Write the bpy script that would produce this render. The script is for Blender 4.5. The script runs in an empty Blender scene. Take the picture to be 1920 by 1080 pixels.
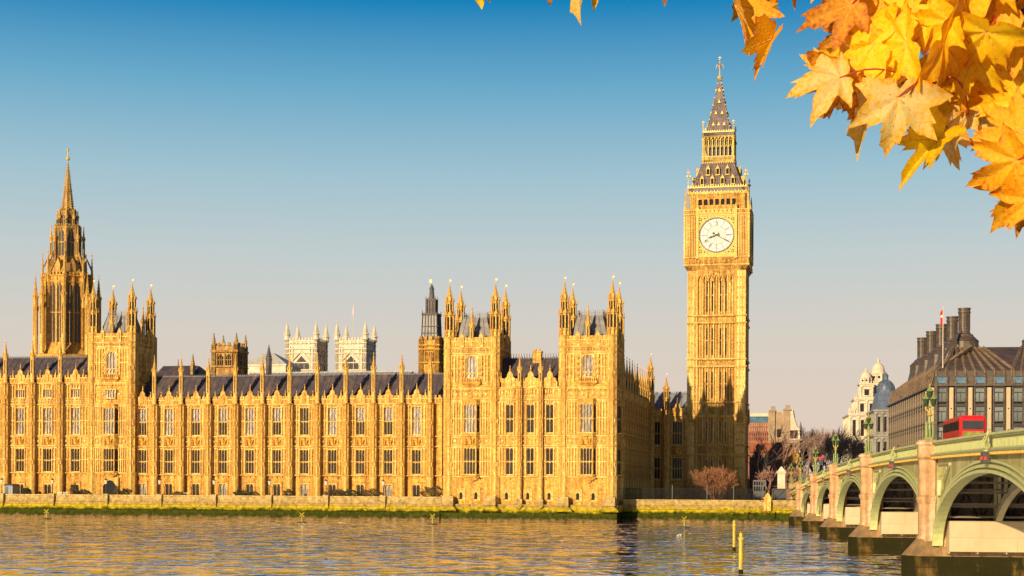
import bpy, math, random
from mathutils import Matrix, Vector
PI = math.pi; R = math.radians
S = bpy.context.scene; C = S.collection
random.seed(7)
# ------------------------------------------------------------------ camera, sky, sun
F = 2840.0; ROLL = R(0.3); CX, CY = 960.0, 914.0; EYE = 6.4
cam = bpy.data.cameras.new('camera'); cam.sensor_width = 36; cam.lens = F/1920*36
cam.shift_y = (CY-540)/1920; cam.clip_start = 0.1; cam.clip_end = 9000
co = bpy.data.objects.new('camera', cam); C.objects.link(co); S.camera = co
co.matrix_world = Matrix.Translation((0, 0, EYE)) @ Matrix.Rotation(PI/2, 4, 'X') @ Matrix.Rotation(ROLL, 4, 'Z')
SUN_AZ = R(33); SUN_EL = R(15.2)          # travel azimuth of the light, clockwise from +Y
W = bpy.data.worlds.new('World'); S.world = W; W.use_nodes = True
nt = W.node_tree; bg = nt.nodes['Background']
sky = nt.nodes.new('ShaderNodeTexSky'); sky.sky_type = 'NISHITA'; sky.sun_disc = False
sky.sun_elevation = SUN_EL; sky.sun_rotation = PI + SUN_AZ; sky.altitude = 0; sky.dust_density = 3
tc = nt.nodes.new('ShaderNodeTexCoord'); sp = nt.nodes.new('ShaderNodeSeparateXYZ')
nt.links.new(tc.outputs['Generated'], sp.inputs[0])
rp = nt.nodes.new('ShaderNodeValToRGB'); ma_ = nt.nodes.new('ShaderNodeMath'); ma_.operation = 'MULTIPLY_ADD'; ma_.inputs[1].default_value = .9; ma_.inputs[2].default_value = .1; nt.links.new(sp.outputs['Z'], ma_.inputs[0]); nt.links.new(ma_.outputs[0], rp.inputs[0])
def lin(r, g, b):
    return tuple((c/255/12.92 if c/255 <= .04045 else ((c/255+.055)/1.055)**2.4) for c in (r, g, b))
stops = [(-.105, (40, 36, 30)), (-.03, (60, 52, 44)), (-.002, (226, 201, 180)), (0.05, (223, 204, 188)), (0.10, (213, 205, 194)), (0.15, (193, 203, 203)), (0.20, (160, 193, 206)),
         (0.255, (104, 168, 200)), (0.305, (4, 128, 184)), (0.42, (0, 92, 165)), (.65, (0, 66, 138)), (1.0, (0, 22, 52))]
el = rp.color_ramp.elements
while len(el) < len(stops): el.new(0.5)
for e, (p, c) in zip(el, stops): e.position = p*.9+.1; e.color = lin(*c)+(1,)
mul = nt.nodes.new('ShaderNodeMix'); mul.data_type = 'RGBA'; mul.blend_type = 'MIX'
sc_ = nt.nodes.new('ShaderNodeVectorMath'); sc_.operation = 'SCALE'; sc_.inputs['Scale'].default_value = 0.10
nt.links.new(sky.outputs[0], sc_.inputs[0])
mul.inputs[0].default_value = 0.96
nt.links.new(sc_.outputs[0], mul.inputs[6]); nt.links.new(rp.outputs[0], mul.inputs[7])
nt.links.new(mul.outputs[2], bg.inputs[0]); bg.inputs[1].default_value = 0.665
sl = bpy.data.lights.new('sun', 'SUN'); sl.energy = 4.5; sl.angle = R(0.5); sl.color = (1.0, 0.83, 0.55)
so = bpy.data.objects.new('sun', sl); C.objects.link(so)
trav = Vector((math.sin(SUN_AZ)*math.cos(SUN_EL), math.cos(SUN_AZ)*math.cos(SUN_EL), -math.sin(SUN_EL)))
so.rotation_euler = trav.to_track_quat('-Z', 'Y').to_euler(); so.location = (-60, -60, 60)
vs = S.view_settings; vs.view_transform = 'Standard'; vs.look = 'None'; vs.exposure = 0.64; vs.gamma = 1; vs.use_curve_mapping = False
# ------------------------------------------------------------------ frames: where things stand
class Frame:
    def __init__(s, ox, oy, ang):        # ang: clockwise turn of the depth axis from +Y
        s.o = Vector((ox, oy, 0)); s.a = ang
        s.u = Vector((math.cos(ang), -math.sin(ang), 0)); s.d = Vector((math.sin(ang), math.cos(ang), 0))
    def at(s, px, py, t):                 # point of the plane at depth t seen at a spot of the photo -> (x, z)
        dx, dy = px-CX, CY-py
        v = Vector((dx*math.cos(ROLL)-dy*math.sin(ROLL), F, dy*math.cos(ROLL)+dx*math.sin(ROLL)))
        k = (s.o.dot(s.d)+t)/v.dot(s.d)
        return (v*k-s.o).dot(s.u), EYE+v.z*k
    def X(s, px, t, py=830): return s.at(px, py, t)[0]
    def Zf(s, px, t): return lambda py: s.at(px, py, t)[1]
P = Frame(19.43, 283, math.atan2(600, 2840))       # the palace: x along the river front, y away from the river
B = Frame(16.85, 0, math.atan2(367, 2840))          # the bridge: y along it, x across
G = Frame(0, 0, 0)
ORG = {}
def tag(o, label=None, cat=None, group=None, kind=None):
    if label: o['label'] = label
    if cat: o['category'] = cat
    if group: o['group'] = group
    if kind: o['kind'] = kind
    return o
def thing(name, label, cat, fr, org, group=None, kind=None, rz=0):
    o = bpy.data.objects.new(name, None); C.objects.link(o); o.empty_display_size = .5
    o.location = fr.o+fr.u*org[0]+fr.d*org[1]+Vector((0, 0, org[2])); o.rotation_euler = (0, 0, -fr.a+rz)
    ORG[o.name] = Vector(org); return tag(o, label, cat, group, kind)
class MB:
    def __init__(s): s.v = []; s.f = []; s.mi = []; s.m = 0
    def add(s, vs, fs):
        n = len(s.v); s.v += vs
        for f in fs: s.f.append([i+n for i in f]); s.mi.append(s.m)
        return s
    def hexa(s, p): return s.add(p, [(0,3,2,1),(4,5,6,7),(0,1,5,4),(1,2,6,5),(2,3,7,6),(3,0,4,7)])
    def box(s, x0, x1, y0, y1, z0, z1):
        return s.hexa([(x0,y0,z0),(x1,y0,z0),(x1,y1,z0),(x0,y1,z0),(x0,y0,z1),(x1,y0,z1),(x1,y1,z1),(x0,y1,z1)])
    def fr(s, a, z0, b, z1):             # a, b = x0,x1,y0,y1 at the bottom and the top
        return s.hexa([(a[0],a[2],z0),(a[1],a[2],z0),(a[1],a[3],z0),(a[0],a[3],z0),(b[0],b[2],z1),(b[1],b[2],z1),(b[1],b[3],z1),(b[0],b[3],z1)])
    def prism(s, cx, cy, z0, z1, r0, r1=None, n=8, rot=None):
        r1 = r0 if r1 is None else r1; rot = PI/n if rot is None else rot
        p = [(cx+r*math.cos(rot+2*PI*i/n), cy+r*math.sin(rot+2*PI*i/n), z) for r, z in ((r0, z0), (max(r1,1e-3), z1)) for i in range(n)]
        return s.add(p, [tuple(range(n-1,-1,-1)), tuple(range(n,2*n))]+[(i,(i+1)%n,n+(i+1)%n,n+i) for i in range(n)])
    def lathe(s, cx, cy, prof, n=12):     # prof = (r, z) from the bottom up
        p = []; f = []
        for r, z in prof: p += [(cx+r*math.cos(2*PI*i/n), cy+r*math.sin(2*PI*i/n), z) for i in range(n)]
        for k in range(len(prof)-1): f += [(k*n+i, k*n+(i+1)%n, (k+1)*n+(i+1)%n, (k+1)*n+i) for i in range(n)]
        f += [tuple(range(n-1,-1,-1)), tuple(range((len(prof)-1)*n, len(prof)*n))]
        return s.add(p, f)
    def poly(s, pts, y0, y1):             # outline in x,z (anticlockwise from the front) pushed back from y0 to y1
        n = len(pts)
        return s.add([(x,y0,z) for x,z in pts]+[(x,y1,z) for x,z in pts], [tuple(range(n)), tuple(range(2*n-1,n-1,-1))]+[(i,n+i,n+(i+1)%n,(i+1)%n) for i in range(n)])
    def polyx(s, pts, x0, x1):            # outline in y,z swept in x
        n = len(pts)
        return s.add([(x0,y,z) for y,z in pts]+[(x1,y,z) for y,z in pts], [tuple(range(n-1,-1,-1)), tuple(range(n,2*n))]+[(i,(i+1)%n,n+(i+1)%n,n+i) for i in range(n)])
    def bar(s, a, b, r, n=4, r2=None):
        a = Vector(a); b = Vector(b); d = (b-a); 
        if d.length < 1e-6: return s
        d.normalize(); u = d.orthogonal().normalized(); w = d.cross(u); r2 = r if r2 is None else r2
        p = [tuple(q+(u*math.cos(2*PI*i/n+.785)+w*math.sin(2*PI*i/n+.785))*rr) for q, rr in ((a, r), (b, r2)) for i in range(n)]
        return s.add(p, [tuple(range(n-1,-1,-1)), tuple(range(n,2*n))]+[(i,(i+1)%n,n+(i+1)%n,n+i) for i in range(n)])
    def quad(s, *p): return s.add(list(p), [tuple(range(len(p)))])
    def mg(s, o, dx=0, dy=0, dz=0, rz=0, sx=1, sz=1, mats=True):
        c, q = math.cos(rz), math.sin(rz); n = len(s.v)
        s.v += [(x*sx*c-y*sx*q+dx, x*sx*q+y*sx*c+dy, z*sz+dz) for x, y, z in o.v]
        s.f += [[i+n for i in f] for f in o.f]; s.mi += (o.mi if mats else [s.m]*len(o.f)); return s
    def mesh(s, name, mats, off=(0,0,0)):
        me = bpy.data.meshes.new(name)
        me.from_pydata([(x-off[0], y-off[1], z-off[2]) for x, y, z in s.v], [], s.f)
        for m in (mats if isinstance(mats, (list, tuple)) else [mats]): me.materials.append(m)
        if isinstance(mats, (list, tuple)): me.polygons.foreach_set('material_index', s.mi)
        me.update(); return me
    def build(s, name, mats, parent=None, fr=None, smooth=False):
        xs = [v[0] for v in s.v]; ys = [v[1] for v in s.v]; zs = [v[2] for v in s.v]
        off = Vector(((min(xs)+max(xs))/2, (min(ys)+max(ys))/2, min(zs)))
        me = s.mesh(name, mats, off)
        if smooth: me.polygons.foreach_set('use_smooth', [True]*len(me.polygons))
        o = bpy.data.objects.new(name, me); C.objects.link(o); ORG[o.name] = off
        if parent: o.parent = parent; o.location = off-ORG[parent.name]
        elif fr: o.location = fr.o+fr.u*off.x+fr.d*off.y+Vector((0,0,off.z)); o.rotation_euler = (0,0,-fr.a)
        else: o.location = off
        return o
def build_each(mb, name, mats, parent, cap=100):
    par = list(range(len(mb.v)))
    def find(i):
        while par[i] != i: par[i] = par[par[i]]; i = par[i]
        return i
    for f in mb.f:
        for i in f[1:]: par[find(i)] = find(f[0])
    gr = {}
    for k, f in enumerate(mb.f): gr.setdefault(find(f[0]), []).append(f)
    for g in list(gr.values()):
        ids = sorted({i for f in g for i in f}); mp = {v: k for k, v in enumerate(ids)}
        q = MB(); q.add([mb.v[i] for i in ids], [[mp[i] for i in f] for f in g]); q.build(name, mats, parent)
def inst(name, me, parent, pos, rz=0, sc=None, local=False):
    o = bpy.data.objects.new(name, me); C.objects.link(o); o.parent = parent
    o.location = Vector(pos) if local else Vector(pos)-ORG[parent.name]
    o.rotation_euler = (0, 0, rz); ORG[o.name] = Vector(pos)
    if sc: o.scale = sc
    return o
# ------------------------------------------------------------------ materials
def mat(name, col, rough=.8, metal=0, var=.25, vs=.6, bump=.0, bs=8, brick=None, stain=None, spec=.5, emis=None, rnd=.0, col2=None, shade_grit=0):
    m = bpy.data.materials.new(name); m.use_nodes = True; n = m.node_tree; N = n.nodes; L = n.links; b = N['Principled BSDF']
    b.inputs['Roughness'].default_value = rough; b.inputs['Metallic'].default_value = metal; b.inputs['Specular IOR Level'].default_value = spec
    t = N.new('ShaderNodeTexCoord'); col = tuple(c*.78 for c in col)+(1,)
    def mix(f, a, c, bt='MIX'):
        x = N.new('ShaderNodeMix'); x.data_type = 'RGBA'; x.blend_type = bt
        for k, q in ((0, f), (6, a), (7, c)):
            if hasattr(q, 'links') or hasattr(q, 'is_output'): L.new(q, x.inputs[k])
            else: x.inputs[k].default_value = q
        return x.outputs[2]
    no = N.new('ShaderNodeTexNoise'); no.inputs['Scale'].default_value = vs; no.inputs['Detail'].default_value = 6; no.inputs['Roughness'].default_value = .65
    L.new(t.outputs['Object'], no.inputs['Vector'])
    cr = N.new('ShaderNodeValToRGB'); cr.color_ramp.elements[0].position = .3; cr.color_ramp.elements[1].position = .7
    c2 = tuple(col2)+(1,) if col2 else tuple(c*(1-var) for c in col[:3])+(1,)
    cr.color_ramp.elements[0].color = c2; cr.color_ramp.elements[1].color = tuple(min(1, c*(1+var*.6)) for c in col[:3])+(1,)
    L.new(no.outputs['Fac'], cr.inputs[0]); out = cr.outputs[0]; hb = None
    if brick:
        bw, bh, c1, c2, mo = brick
        s2 = N.new('ShaderNodeSeparateXYZ'); L.new(t.outputs['Object'], s2.inputs[0]); ad = N.new('ShaderNodeMath'); L.new(s2.outputs[0], ad.inputs[0]); L.new(s2.outputs[1], ad.inputs[1])
        cb = N.new('ShaderNodeCombineXYZ'); L.new(ad.outputs[0], cb.inputs[0]); L.new(s2.outputs[2], cb.inputs[1])
        bk = N.new('ShaderNodeTexBrick'); bk.inputs['Scale'].default_value = 1; bk.inputs['Brick Width'].default_value = bw; bk.inputs['Row Height'].default_value = bh
        bk.inputs['Mortar Size'].default_value = mo; bk.inputs['Color1'].default_value = (c1,c1,c1,1); bk.inputs['Color2'].default_value = (c2,c2,c2,1); bk.inputs['Mortar'].default_value = (.55,.5,.45,1)
        L.new(cb.outputs[0], bk.inputs['Vector']); out = mix(1.0, out, bk.outputs['Color'], 'MULTIPLY'); hb = bk.outputs['Fac']
    if stain:
        sc, amt, scol, lo = stain
        mp = N.new('ShaderNodeMapping'); mp.inputs['Scale'].default_value = (1, 1, .35); L.new(t.outputs['Object'], mp.inputs[0])
        n2 = N.new('ShaderNodeTexNoise'); n2.inputs['Scale'].default_value = sc; n2.inputs['Detail'].default_value = 8; n2.inputs['Roughness'].default_value = .7; L.new(mp.outputs[0], n2.inputs['Vector'])
        r2 = N.new('ShaderNodeValToRGB'); r2.color_ramp.elements[0].position = lo; r2.color_ramp.elements[1].position = lo+.14
        r2.color_ramp.elements[0].color = (amt,)*3+(1,); r2.color_ramp.elements[1].color = (0,0,0,1); L.new(n2.outputs['Fac'], r2.inputs[0])
        out = mix(r2.outputs[0], out, tuple(scol)+(1,))
    if shade_grit:  # fine noise paints in carved-relief shade; vertical streaks only vary the tone
        ng = N.new('ShaderNodeTexNoise'); ng.inputs['Scale'].default_value = 2.4; ng.inputs['Detail'].default_value = 3; ng.inputs['Roughness'].default_value = .8; L.new(t.outputs['Object'], ng.inputs['Vector'])
        rg = N.new('ShaderNodeValToRGB'); rg.color_ramp.elements[0].position = .38; rg.color_ramp.elements[1].position = .58; rg.color_ramp.elements[0].color = (1-shade_grit*.75,1-shade_grit,1-shade_grit*1.3,1); rg.color_ramp.elements[1].color = (1.08,1.08,1.05,1)
        L.new(ng.outputs['Fac'], rg.inputs[0]); out = mix(1.0, out, rg.outputs[0], 'MULTIPLY')
        ms_ = N.new('ShaderNodeMapping'); ms_.inputs['Scale'].default_value = (1.1, 1.1, .07); L.new(t.outputs['Object'], ms_.inputs[0]); ns = N.new('ShaderNodeTexNoise'); ns.inputs['Scale'].default_value = 1; ns.inputs['Detail'].default_value = 4; L.new(ms_.outputs[0], ns.inputs['Vector'])
        rs = N.new('ShaderNodeValToRGB'); rs.color_ramp.elements[0].position = .36; rs.color_ramp.elements[1].position = .62; rs.color_ramp.elements[0].color = (.72,.60,.42,1); rs.color_ramp.elements[1].color = (1.08,1.12,1.25,1); L.new(ns.outputs['Fac'], rs.inputs[0]); out = mix(1.0, out, rs.outputs[0], 'MULTIPLY')
    if rnd:
        oi = N.new('ShaderNodeObjectInfo'); mr = N.new('ShaderNodeMapRange'); mr.inputs[3].default_value = 1-rnd; mr.inputs[4].default_value = 1+rnd; L.new(oi.outputs['Random'], mr.inputs[0])
        vm = N.new('ShaderNodeVectorMath'); vm.operation = 'SCALE'; L.new(out, vm.inputs[0]); L.new(mr.outputs[0], vm.inputs['Scale']); out = vm.outputs[0]
    L.new(out, b.inputs['Base Color'])
    if bump:
        n3 = N.new('ShaderNodeTexNoise'); n3.inputs['Scale'].default_value = bs; n3.inputs['Detail'].default_value = 4; L.new(t.outputs['Object'], n3.inputs['Vector'])
        bp = N.new('ShaderNodeBump'); bp.inputs['Strength'].default_value = bump; bp.inputs['Distance'].default_value = .1; L.new(n3.outputs['Fac'], bp.inputs['Height']); L.new(bp.outputs[0], b.inputs['Normal'])
    if emis: b.inputs['Emission Color'].default_value = tuple(emis[:3])+(1,); b.inputs['Emission Strength'].default_value = emis[3]
    return m
STN = dict(brick=(.95,.38,1.15,.82,.012), stain=(.55,.6,(.44,.20,.04),.34), bump=.5, bs=5, vs=.9, shade_grit=.5)
M = {}
M['stone'] = mat('golden_limestone', (.70,.425,.07), var=.35, col2=(.52,.255,.028), **STN)
M['stone2'] = mat('golden_limestone_carved', (.78,.50,.11), var=.35, col2=(.56,.30,.045), vs=2.2, bump=.9, bs=4, shade_grit=.4, stain=(1.6,.6,(.36,.16,.035),.38), rnd=.08)
M['stone3'] = mat('clock_tower_limestone', (.68,.42,.085), var=.30, col2=(.50,.25,.035), **STN)
M['spire'] = mat('brown_spire_stone', (.66,.38,.075), var=.35, vs=1.5, bump=.8, bs=4, stain=(.8,.8,(.22,.10,.03),.45))
M['slate'] = mat('roof_slate', (.09,.068,.072), rough=.6, var=.35, vs=.8, brick=(.8,.6,1.15,.85,.02), stain=(.5,.5,(.2,.11,.07),.36))
M['slatelt'] = mat('roof_grey_lead', (.26,.27,.30), rough=.55, var=.3, brick=(1.5,2.2,1.1,.9,.03))
M['roofct'] = mat('clock_roof_tiles', (.20,.135,.12), rough=.55, var=.35, vs=1.2, brick=(.5,.7,1.25,.75,.03))
M['gold'] = mat('gilded_metal', (.92,.55,.09), rough=.45, metal=.25, var=.4, vs=3)
M['glass'] = mat('window_glass_dark', (.045,.035,.028), rough=.15, var=.9, vs=1.4, spec=.35, rnd=.25)
M['blind'] = mat('window_glass_pale', (.50,.42,.34), rough=.25, var=.45, vs=.9, spec=.6, rnd=.2, stain=(1.1,1,(.07,.06,.055),.42))
M['black'] = mat('dark_opening', (.012,.010,.010), rough=.9)
M['iron'] = mat('dark_ironwork', (.05,.05,.055), rough=.5)
M['white'] = mat('opal_glass', (.82,.76,.62), rough=.4, var=.06)
M['mulln'] = mat('pale_mullion_lit_rib_stone', (.84,.59,.18), var=.3, vs=3, col2=(.66,.42,.10), shade_grit=.3)
M['gilt'] = mat('gilded_stonework', (.80,.50,.08), rough=.6, var=.45, vs=2.5)
M['brown'] = mat('brown_metal', (.10,.065,.045), rough=.5, var=.4, vs=2)
# ------------------------------------------------------------------ gothic building kit
def wall_grid(mb, x0, x1, z0, z1, y0, y1, holes):
    zs = sorted({z0, z1} | {h[2] for h in holes} | {h[3] for h in holes})
    for a, b in zip(zs, zs[1:]):
        hs = sorted([h for h in holes if h[2] < b-1e-6 and h[3] > a+1e-6]); x = x0
        for h in hs:
            if h[0] > x: mb.box(x, h[0], y0, y1, a, b)
            x = max(x, h[1])
        if x < x1: mb.box(x, x1, y0, y1, a, b)
WC = {}
def window_mesh(w, h, nl, trs, gl='glass', arch=False, hood=True):
    k = (round(w,2), round(h,2), nl, tuple(trs), gl, arch)
    if k in WC: return WC[k]
    f = MB(); g = MB(); t = .075; yf, yb = .10, .30
    if gl == 'half':
        q = h*.52; g.m = 1; g.quad((-w/2,.32,0),(w/2,.32,0),(w/2,.32,q),(-w/2,.32,q)); g.m = 0; g.quad((-w/2,.32,q),(w/2,.32,q),(w/2,.32,h),(-w/2,.32,h))
    else: g.quad((-w/2,.32,0),(w/2,.32,0),(w/2,.32,h),(-w/2,.32,h))
    f.box(-w/2,-w/2+.06,yf,yb,0,h); f.box(w/2-.06,w/2,yf,yb,0,h); f.box(-w/2,w/2,-.12,yb,-.14,.02)
    lw = w/nl
    for i in range(1, nl): f.box(-w/2+i*lw-t/2, -w/2+i*lw+t/2, yf-.03, yb, 0, h)
    for q in trs: f.box(-w/2, w/2, yf-.05, yb, h*q-.05, h*q+.06)
    for q in list(trs)+[1]:
        zt = h*q-(.08 if q < 1 else 0)
        for i in range(nl):
            a = -w/2+i*lw; c = a+lw/2; d = lw*.55
            f.poly([(a,zt),(a,zt-d),(a+lw*.18,zt-d*.45),(c,zt)], yf, yb); f.poly([(a+lw,zt),(c,zt),(a+lw-lw*.18,zt-d*.45),(a+lw,zt-d)], yf, yb)
    if arch:
        H = w*.32
        for sgn in (-1, 1):
            pts = [(sgn*w/2, h), (sgn*w/2, h-H), (sgn*w*.40, h-H*.45), (sgn*w*.22, h-H*.12), (0, h)]
            f.poly(pts if sgn > 0 else pts[::-1], yf-.08, yb)
        for i in range(nl+1): f.box(-w/2+i*lw-.04, -w/2+i*lw+.04, yf, yb, h-H*1.2, h-.1)
    if hood:
        f.box(-w/2-.16,w/2+.16,-.18,.06,h,h+.16)
        for sgn in (-1, 1): f.box(sgn*(w/2+.13)-.07, sgn*(w/2+.13)+.07, -.12, .06, h-.55, h)
    WC[k] = (g.mesh('window_glass', [M['blind'], M['glass']] if gl == 'half' else M[gl]), f.mesh('window_tracery', M['mulln'])); return WC[k]
def put_window(parent, pos, rz, *a, **k):
    g, f = window_mesh(*a, **k); w = inst('window', g, parent, pos, rz); inst('tracery', f, w, (0,0,0), local=True); return w
def ribs(mb, xs, z0, z1, y, d=.24, w=.13, heads=True):
    m0 = mb.m; mb.m = 1  # ribs, strings and frames coloured paler so recessed fields read as shaded
    ribs_(mb, xs, z0, z1, y, max(d, .22), w, heads); mb.m = m0
def ribs_(mb, xs, z0, z1, y, d, w, heads):
    for x in xs: mb.box(x-w/2, x+w/2, y-d, y+.02, z0, z1)
    if heads:
        for a, b in zip(xs, xs[1:]):
            if b-a < 1.3:
                c = (a+b)/2; hh = min(.5, (z1-z0)*.3)
                mb.poly([(a,z1),(a,z1-hh),(c,z1-.04),(c,z1)], y-d*.7, y+.02); mb.poly([(b,z1),(c,z1),(c,z1-.04),(b,z1-hh)], y-d*.7, y+.02)
                if z1-z0 > 3:
                    zm = (z0+z1)/2; mb.box(a, b, y-d*.7, y+.02, zm-.1, zm+.08)
def string(mb, x0, x1, y, z, p=.36, h=.26):
    m0 = mb.m; mb.m = 1
    mb.polyx([(y+.05,z-h),(y-p*.35,z-h),(y-p,z-h*.4),(y-p,z),(y+.05,z+.1)], x0, x1); mb.m = m0
def studs(mb, x0, x1, y, z, step=.7, s=.13):
    n = max(1, int((x1-x0)/step))
    for i in range(n):
        c = x0+(i+.5)*(x1-x0)/n; mb.box(c-s, c+s, y-.16, y, z-s, z+s)
def quatre(mb, x0, x1, z0, z1, y):
    m0 = mb.m; mb.m = 1; mb.box(x0, x1, y-.2, y, z0, z0+.1); mb.box(x0, x1, y-.2, y, z1-.1, z1); mb.box(x0, x0+.1, y-.2, y, z0+.1, z1-.1); mb.box(x1-.1, x1, y-.2, y, z0+.1, z1-.1)
    c, z, r = (x0+x1)/2, (z0+z1)/2, min(x1-x0, z1-z0, 1.15)*.27
    mb.poly([(c-r,z),(c,z-r),(c+r,z),(c,z+r)], y-.2, y); mb.m = m0
def arms_mesh(w, h, seed=1):             # carved coat of arms: shield, crown and two supporters in relief
    rr = random.Random(seed); nx, nz = 16, 14; p = []; f = []
    def hgt(u, v):
        a = abs(u); s = 0
        if a < .26 and -.75 < v < .45: s = .30-.25*a
        if a < .20 and .45 < v < .9: s = .26
        q = (a-.58)**2/.05+(v-(.1+.35*math.sin(a*9)))**2/.28
        if q < 1: s = max(s, .30*(1-q)**.5)
        if v < -.72: s = max(s, .16)
        return s+rr.random()*.09*(1 if a < .95 else 0)
    for j in range(nz+1):
        for i in range(nx+1):
            u, v = 2*i/nx-1, 2*j/nz-1; hh = hgt(u, v)
            if i in (0, nx) or j in (0, nz): hh = 0
            p.append((u*w/2, -hh*1.5, (v+1)*h/2))
    for j in range(nz):
        for i in range(nx): a = j*(nx+1)+i; f.append((a, a+1, a+nx+2, a+nx+1))
    m = MB(); m.add(p, f); return m.mesh('coat_of_arms', M['stone'])
def spirelet(mb, cx, cy, z0, z1, r, n=8, gold=True, gi=1, crk=6):
    mb.prism(cx, cy, z0, z1, r, .04, n)
    for k in range(crk):
        q = (k+.4)/crk; z = z0+(z1-z0)*q*.92; rr = r*(1-q*.92)+.05; s = .12*(1-q*.4)*max(1, r*1.3)
        for i in range(4 if r < .5 else 8):
            a = PI/8+i*2*PI/(4 if r < .5 else 8); x, y = cx+rr*math.cos(a), cy+rr*math.sin(a); mb.box(x-s/2, x+s/2, y-s/2, y+s/2, z, z+s*1.3)
    mb.prism(cx, cy, z1-.3, z1-.12, .05, .17*max(1,r), 6); mb.prism(cx, cy, z1-.12, z1+.05, .17*max(1,r), .05, 6)
    if gold:
        m0 = mb.m; mb.m = gi; mb.prism(cx, cy, z1, z1+.55, .05, .04, 5); mb.prism(cx, cy, z1+.5, z1+.72, .12, .06, 6); mb.m = m0
def turret_top():                         # octagonal turret above the parapet, 11.6 m to the tip of the vane
    m = MB(); r = .98
    m.prism(0,0,0,4.3,r*.86)
    for i in range(8):
        a = PI/8+i*PI/4; m.prism(r*.92*math.cos(a), r*.92*math.sin(a), 0, 4.4, .15, n=4, rot=a)
        b = a+PI/8; m.m = 2; m.prism(r*.80*math.cos(b), r*.80*math.sin(b), 1.5, 3.9, .17, n=4, rot=b); m.m = 0
    for z, e in ((0,.14),(1.1,.08),(4.25,.2)): m.prism(0,0,z,z+.2,r+e-.05,r+e)
    for i in range(8):
        a = PI/8+i*PI/4; m.prism((r+.1)*math.cos(a), (r+.1)*math.sin(a), 4.3, 5.3, .13, .03, 4)
    m.prism(0,0,4.4,7.0,r*.62)
    for i in range(8):
        a = PI/8+i*PI/4; m.prism(r*.70*math.cos(a), r*.70*math.sin(a), 4.4, 6.9, .12, n=4, rot=a)
        b = a+PI/8; m.m = 2; m.prism(r*.60*math.cos(b), r*.60*math.sin(b), 4.9, 6.4, .12, n=4, rot=b); m.m = 0
    m.prism(0,0,6.85,7.1,r*.75,r*.92)
    for i in range(8):
        a = PI/8+i*PI/4; m.prism(r*.88*math.cos(a), r*.88*math.sin(a), 7.0, 7.85, .17, .02, 4)
    spirelet(m, 0, 0, 7.05, 10.1, r*.68, gold=False, crk=7)
    m.m = 1; m.prism(0,0,10.0,11.5,.05,.04,5); m.box(.0,.32,-.03,.03,10.85,11.12); m.prism(0,0,11.4,11.6,.1,.05,6)
    return m.mesh('turret_top', [M['stone2'], M['gold'], M['black']])
TURRET = turret_top()
def pinnacle_mesh(hs, hsp, r=.46):
    m = MB(); m.prism(0,0,0,hs,r)
    for i in range(4):
        a = i*PI/2; m.m = 2; m.prism(r*.9*math.cos(a), r*.9*math.sin(a), hs*.35, hs*.85, .1, n=4, rot=a); m.m = 0
    m.prism(0,0,hs-.15,hs+.1,r+.04,r+.16)
    for i in range(8):
        a = PI/8+i*PI/4; m.prism((r+.06)*math.cos(a), (r+.06)*math.sin(a), hs, hs+.75, .11, .02, 4)
    spirelet(m, 0, 0, hs, hs+hsp, r*.85)
    return m.mesh('pinnacle', [M['stone2'], M['gold'], M['black']])
def buttress_mesh(L, r=.66):              # octagonal buttress with string courses; L = list of levels, base first
    m = MB(); z0 = L[0]; m.prism(0,.1,0,L[1]-z0,r*1.22)
    m.prism(0,.1,L[1]-z0-.5,L[1]-z0,r*1.22,r*1.38); top = L[-1]-z0
    m.prism(0,.1,L[1]-z0,top,r); m.box(-r*.96,r*.96,.15,1.5,0,top)
    for i in range(8):
        a = PI/8+i*PI/4
        m.prism(r*math.cos(a), .1+r*math.sin(a), L[1]-z0, top, .11, n=4, rot=a)
    for z in L[1:]: m.prism(0,.1,z-z0-.26,z-z0,r+.1,r+.28); m.prism(0,.1,z-z0,z-z0+.15,r+.28,r+.05)
    zs = L[1:]
    for a, b in zip(zs, zs[1:]):
        if b-a > 3:
            zm = (a+b)/2-z0; m.prism(0,.1,zm-.15,zm+.15,r+.12)
            for i in range(4, 8):
                an = i*PI/4; m.box(r*math.cos(an)-.12, r*math.cos(an)+.12, .1+r*math.sin(an)-.08, .1+r*math.sin(an)+.04, zm-1.1, zm-.3)
    return m.mesh('buttress', M['stone2'])
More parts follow.
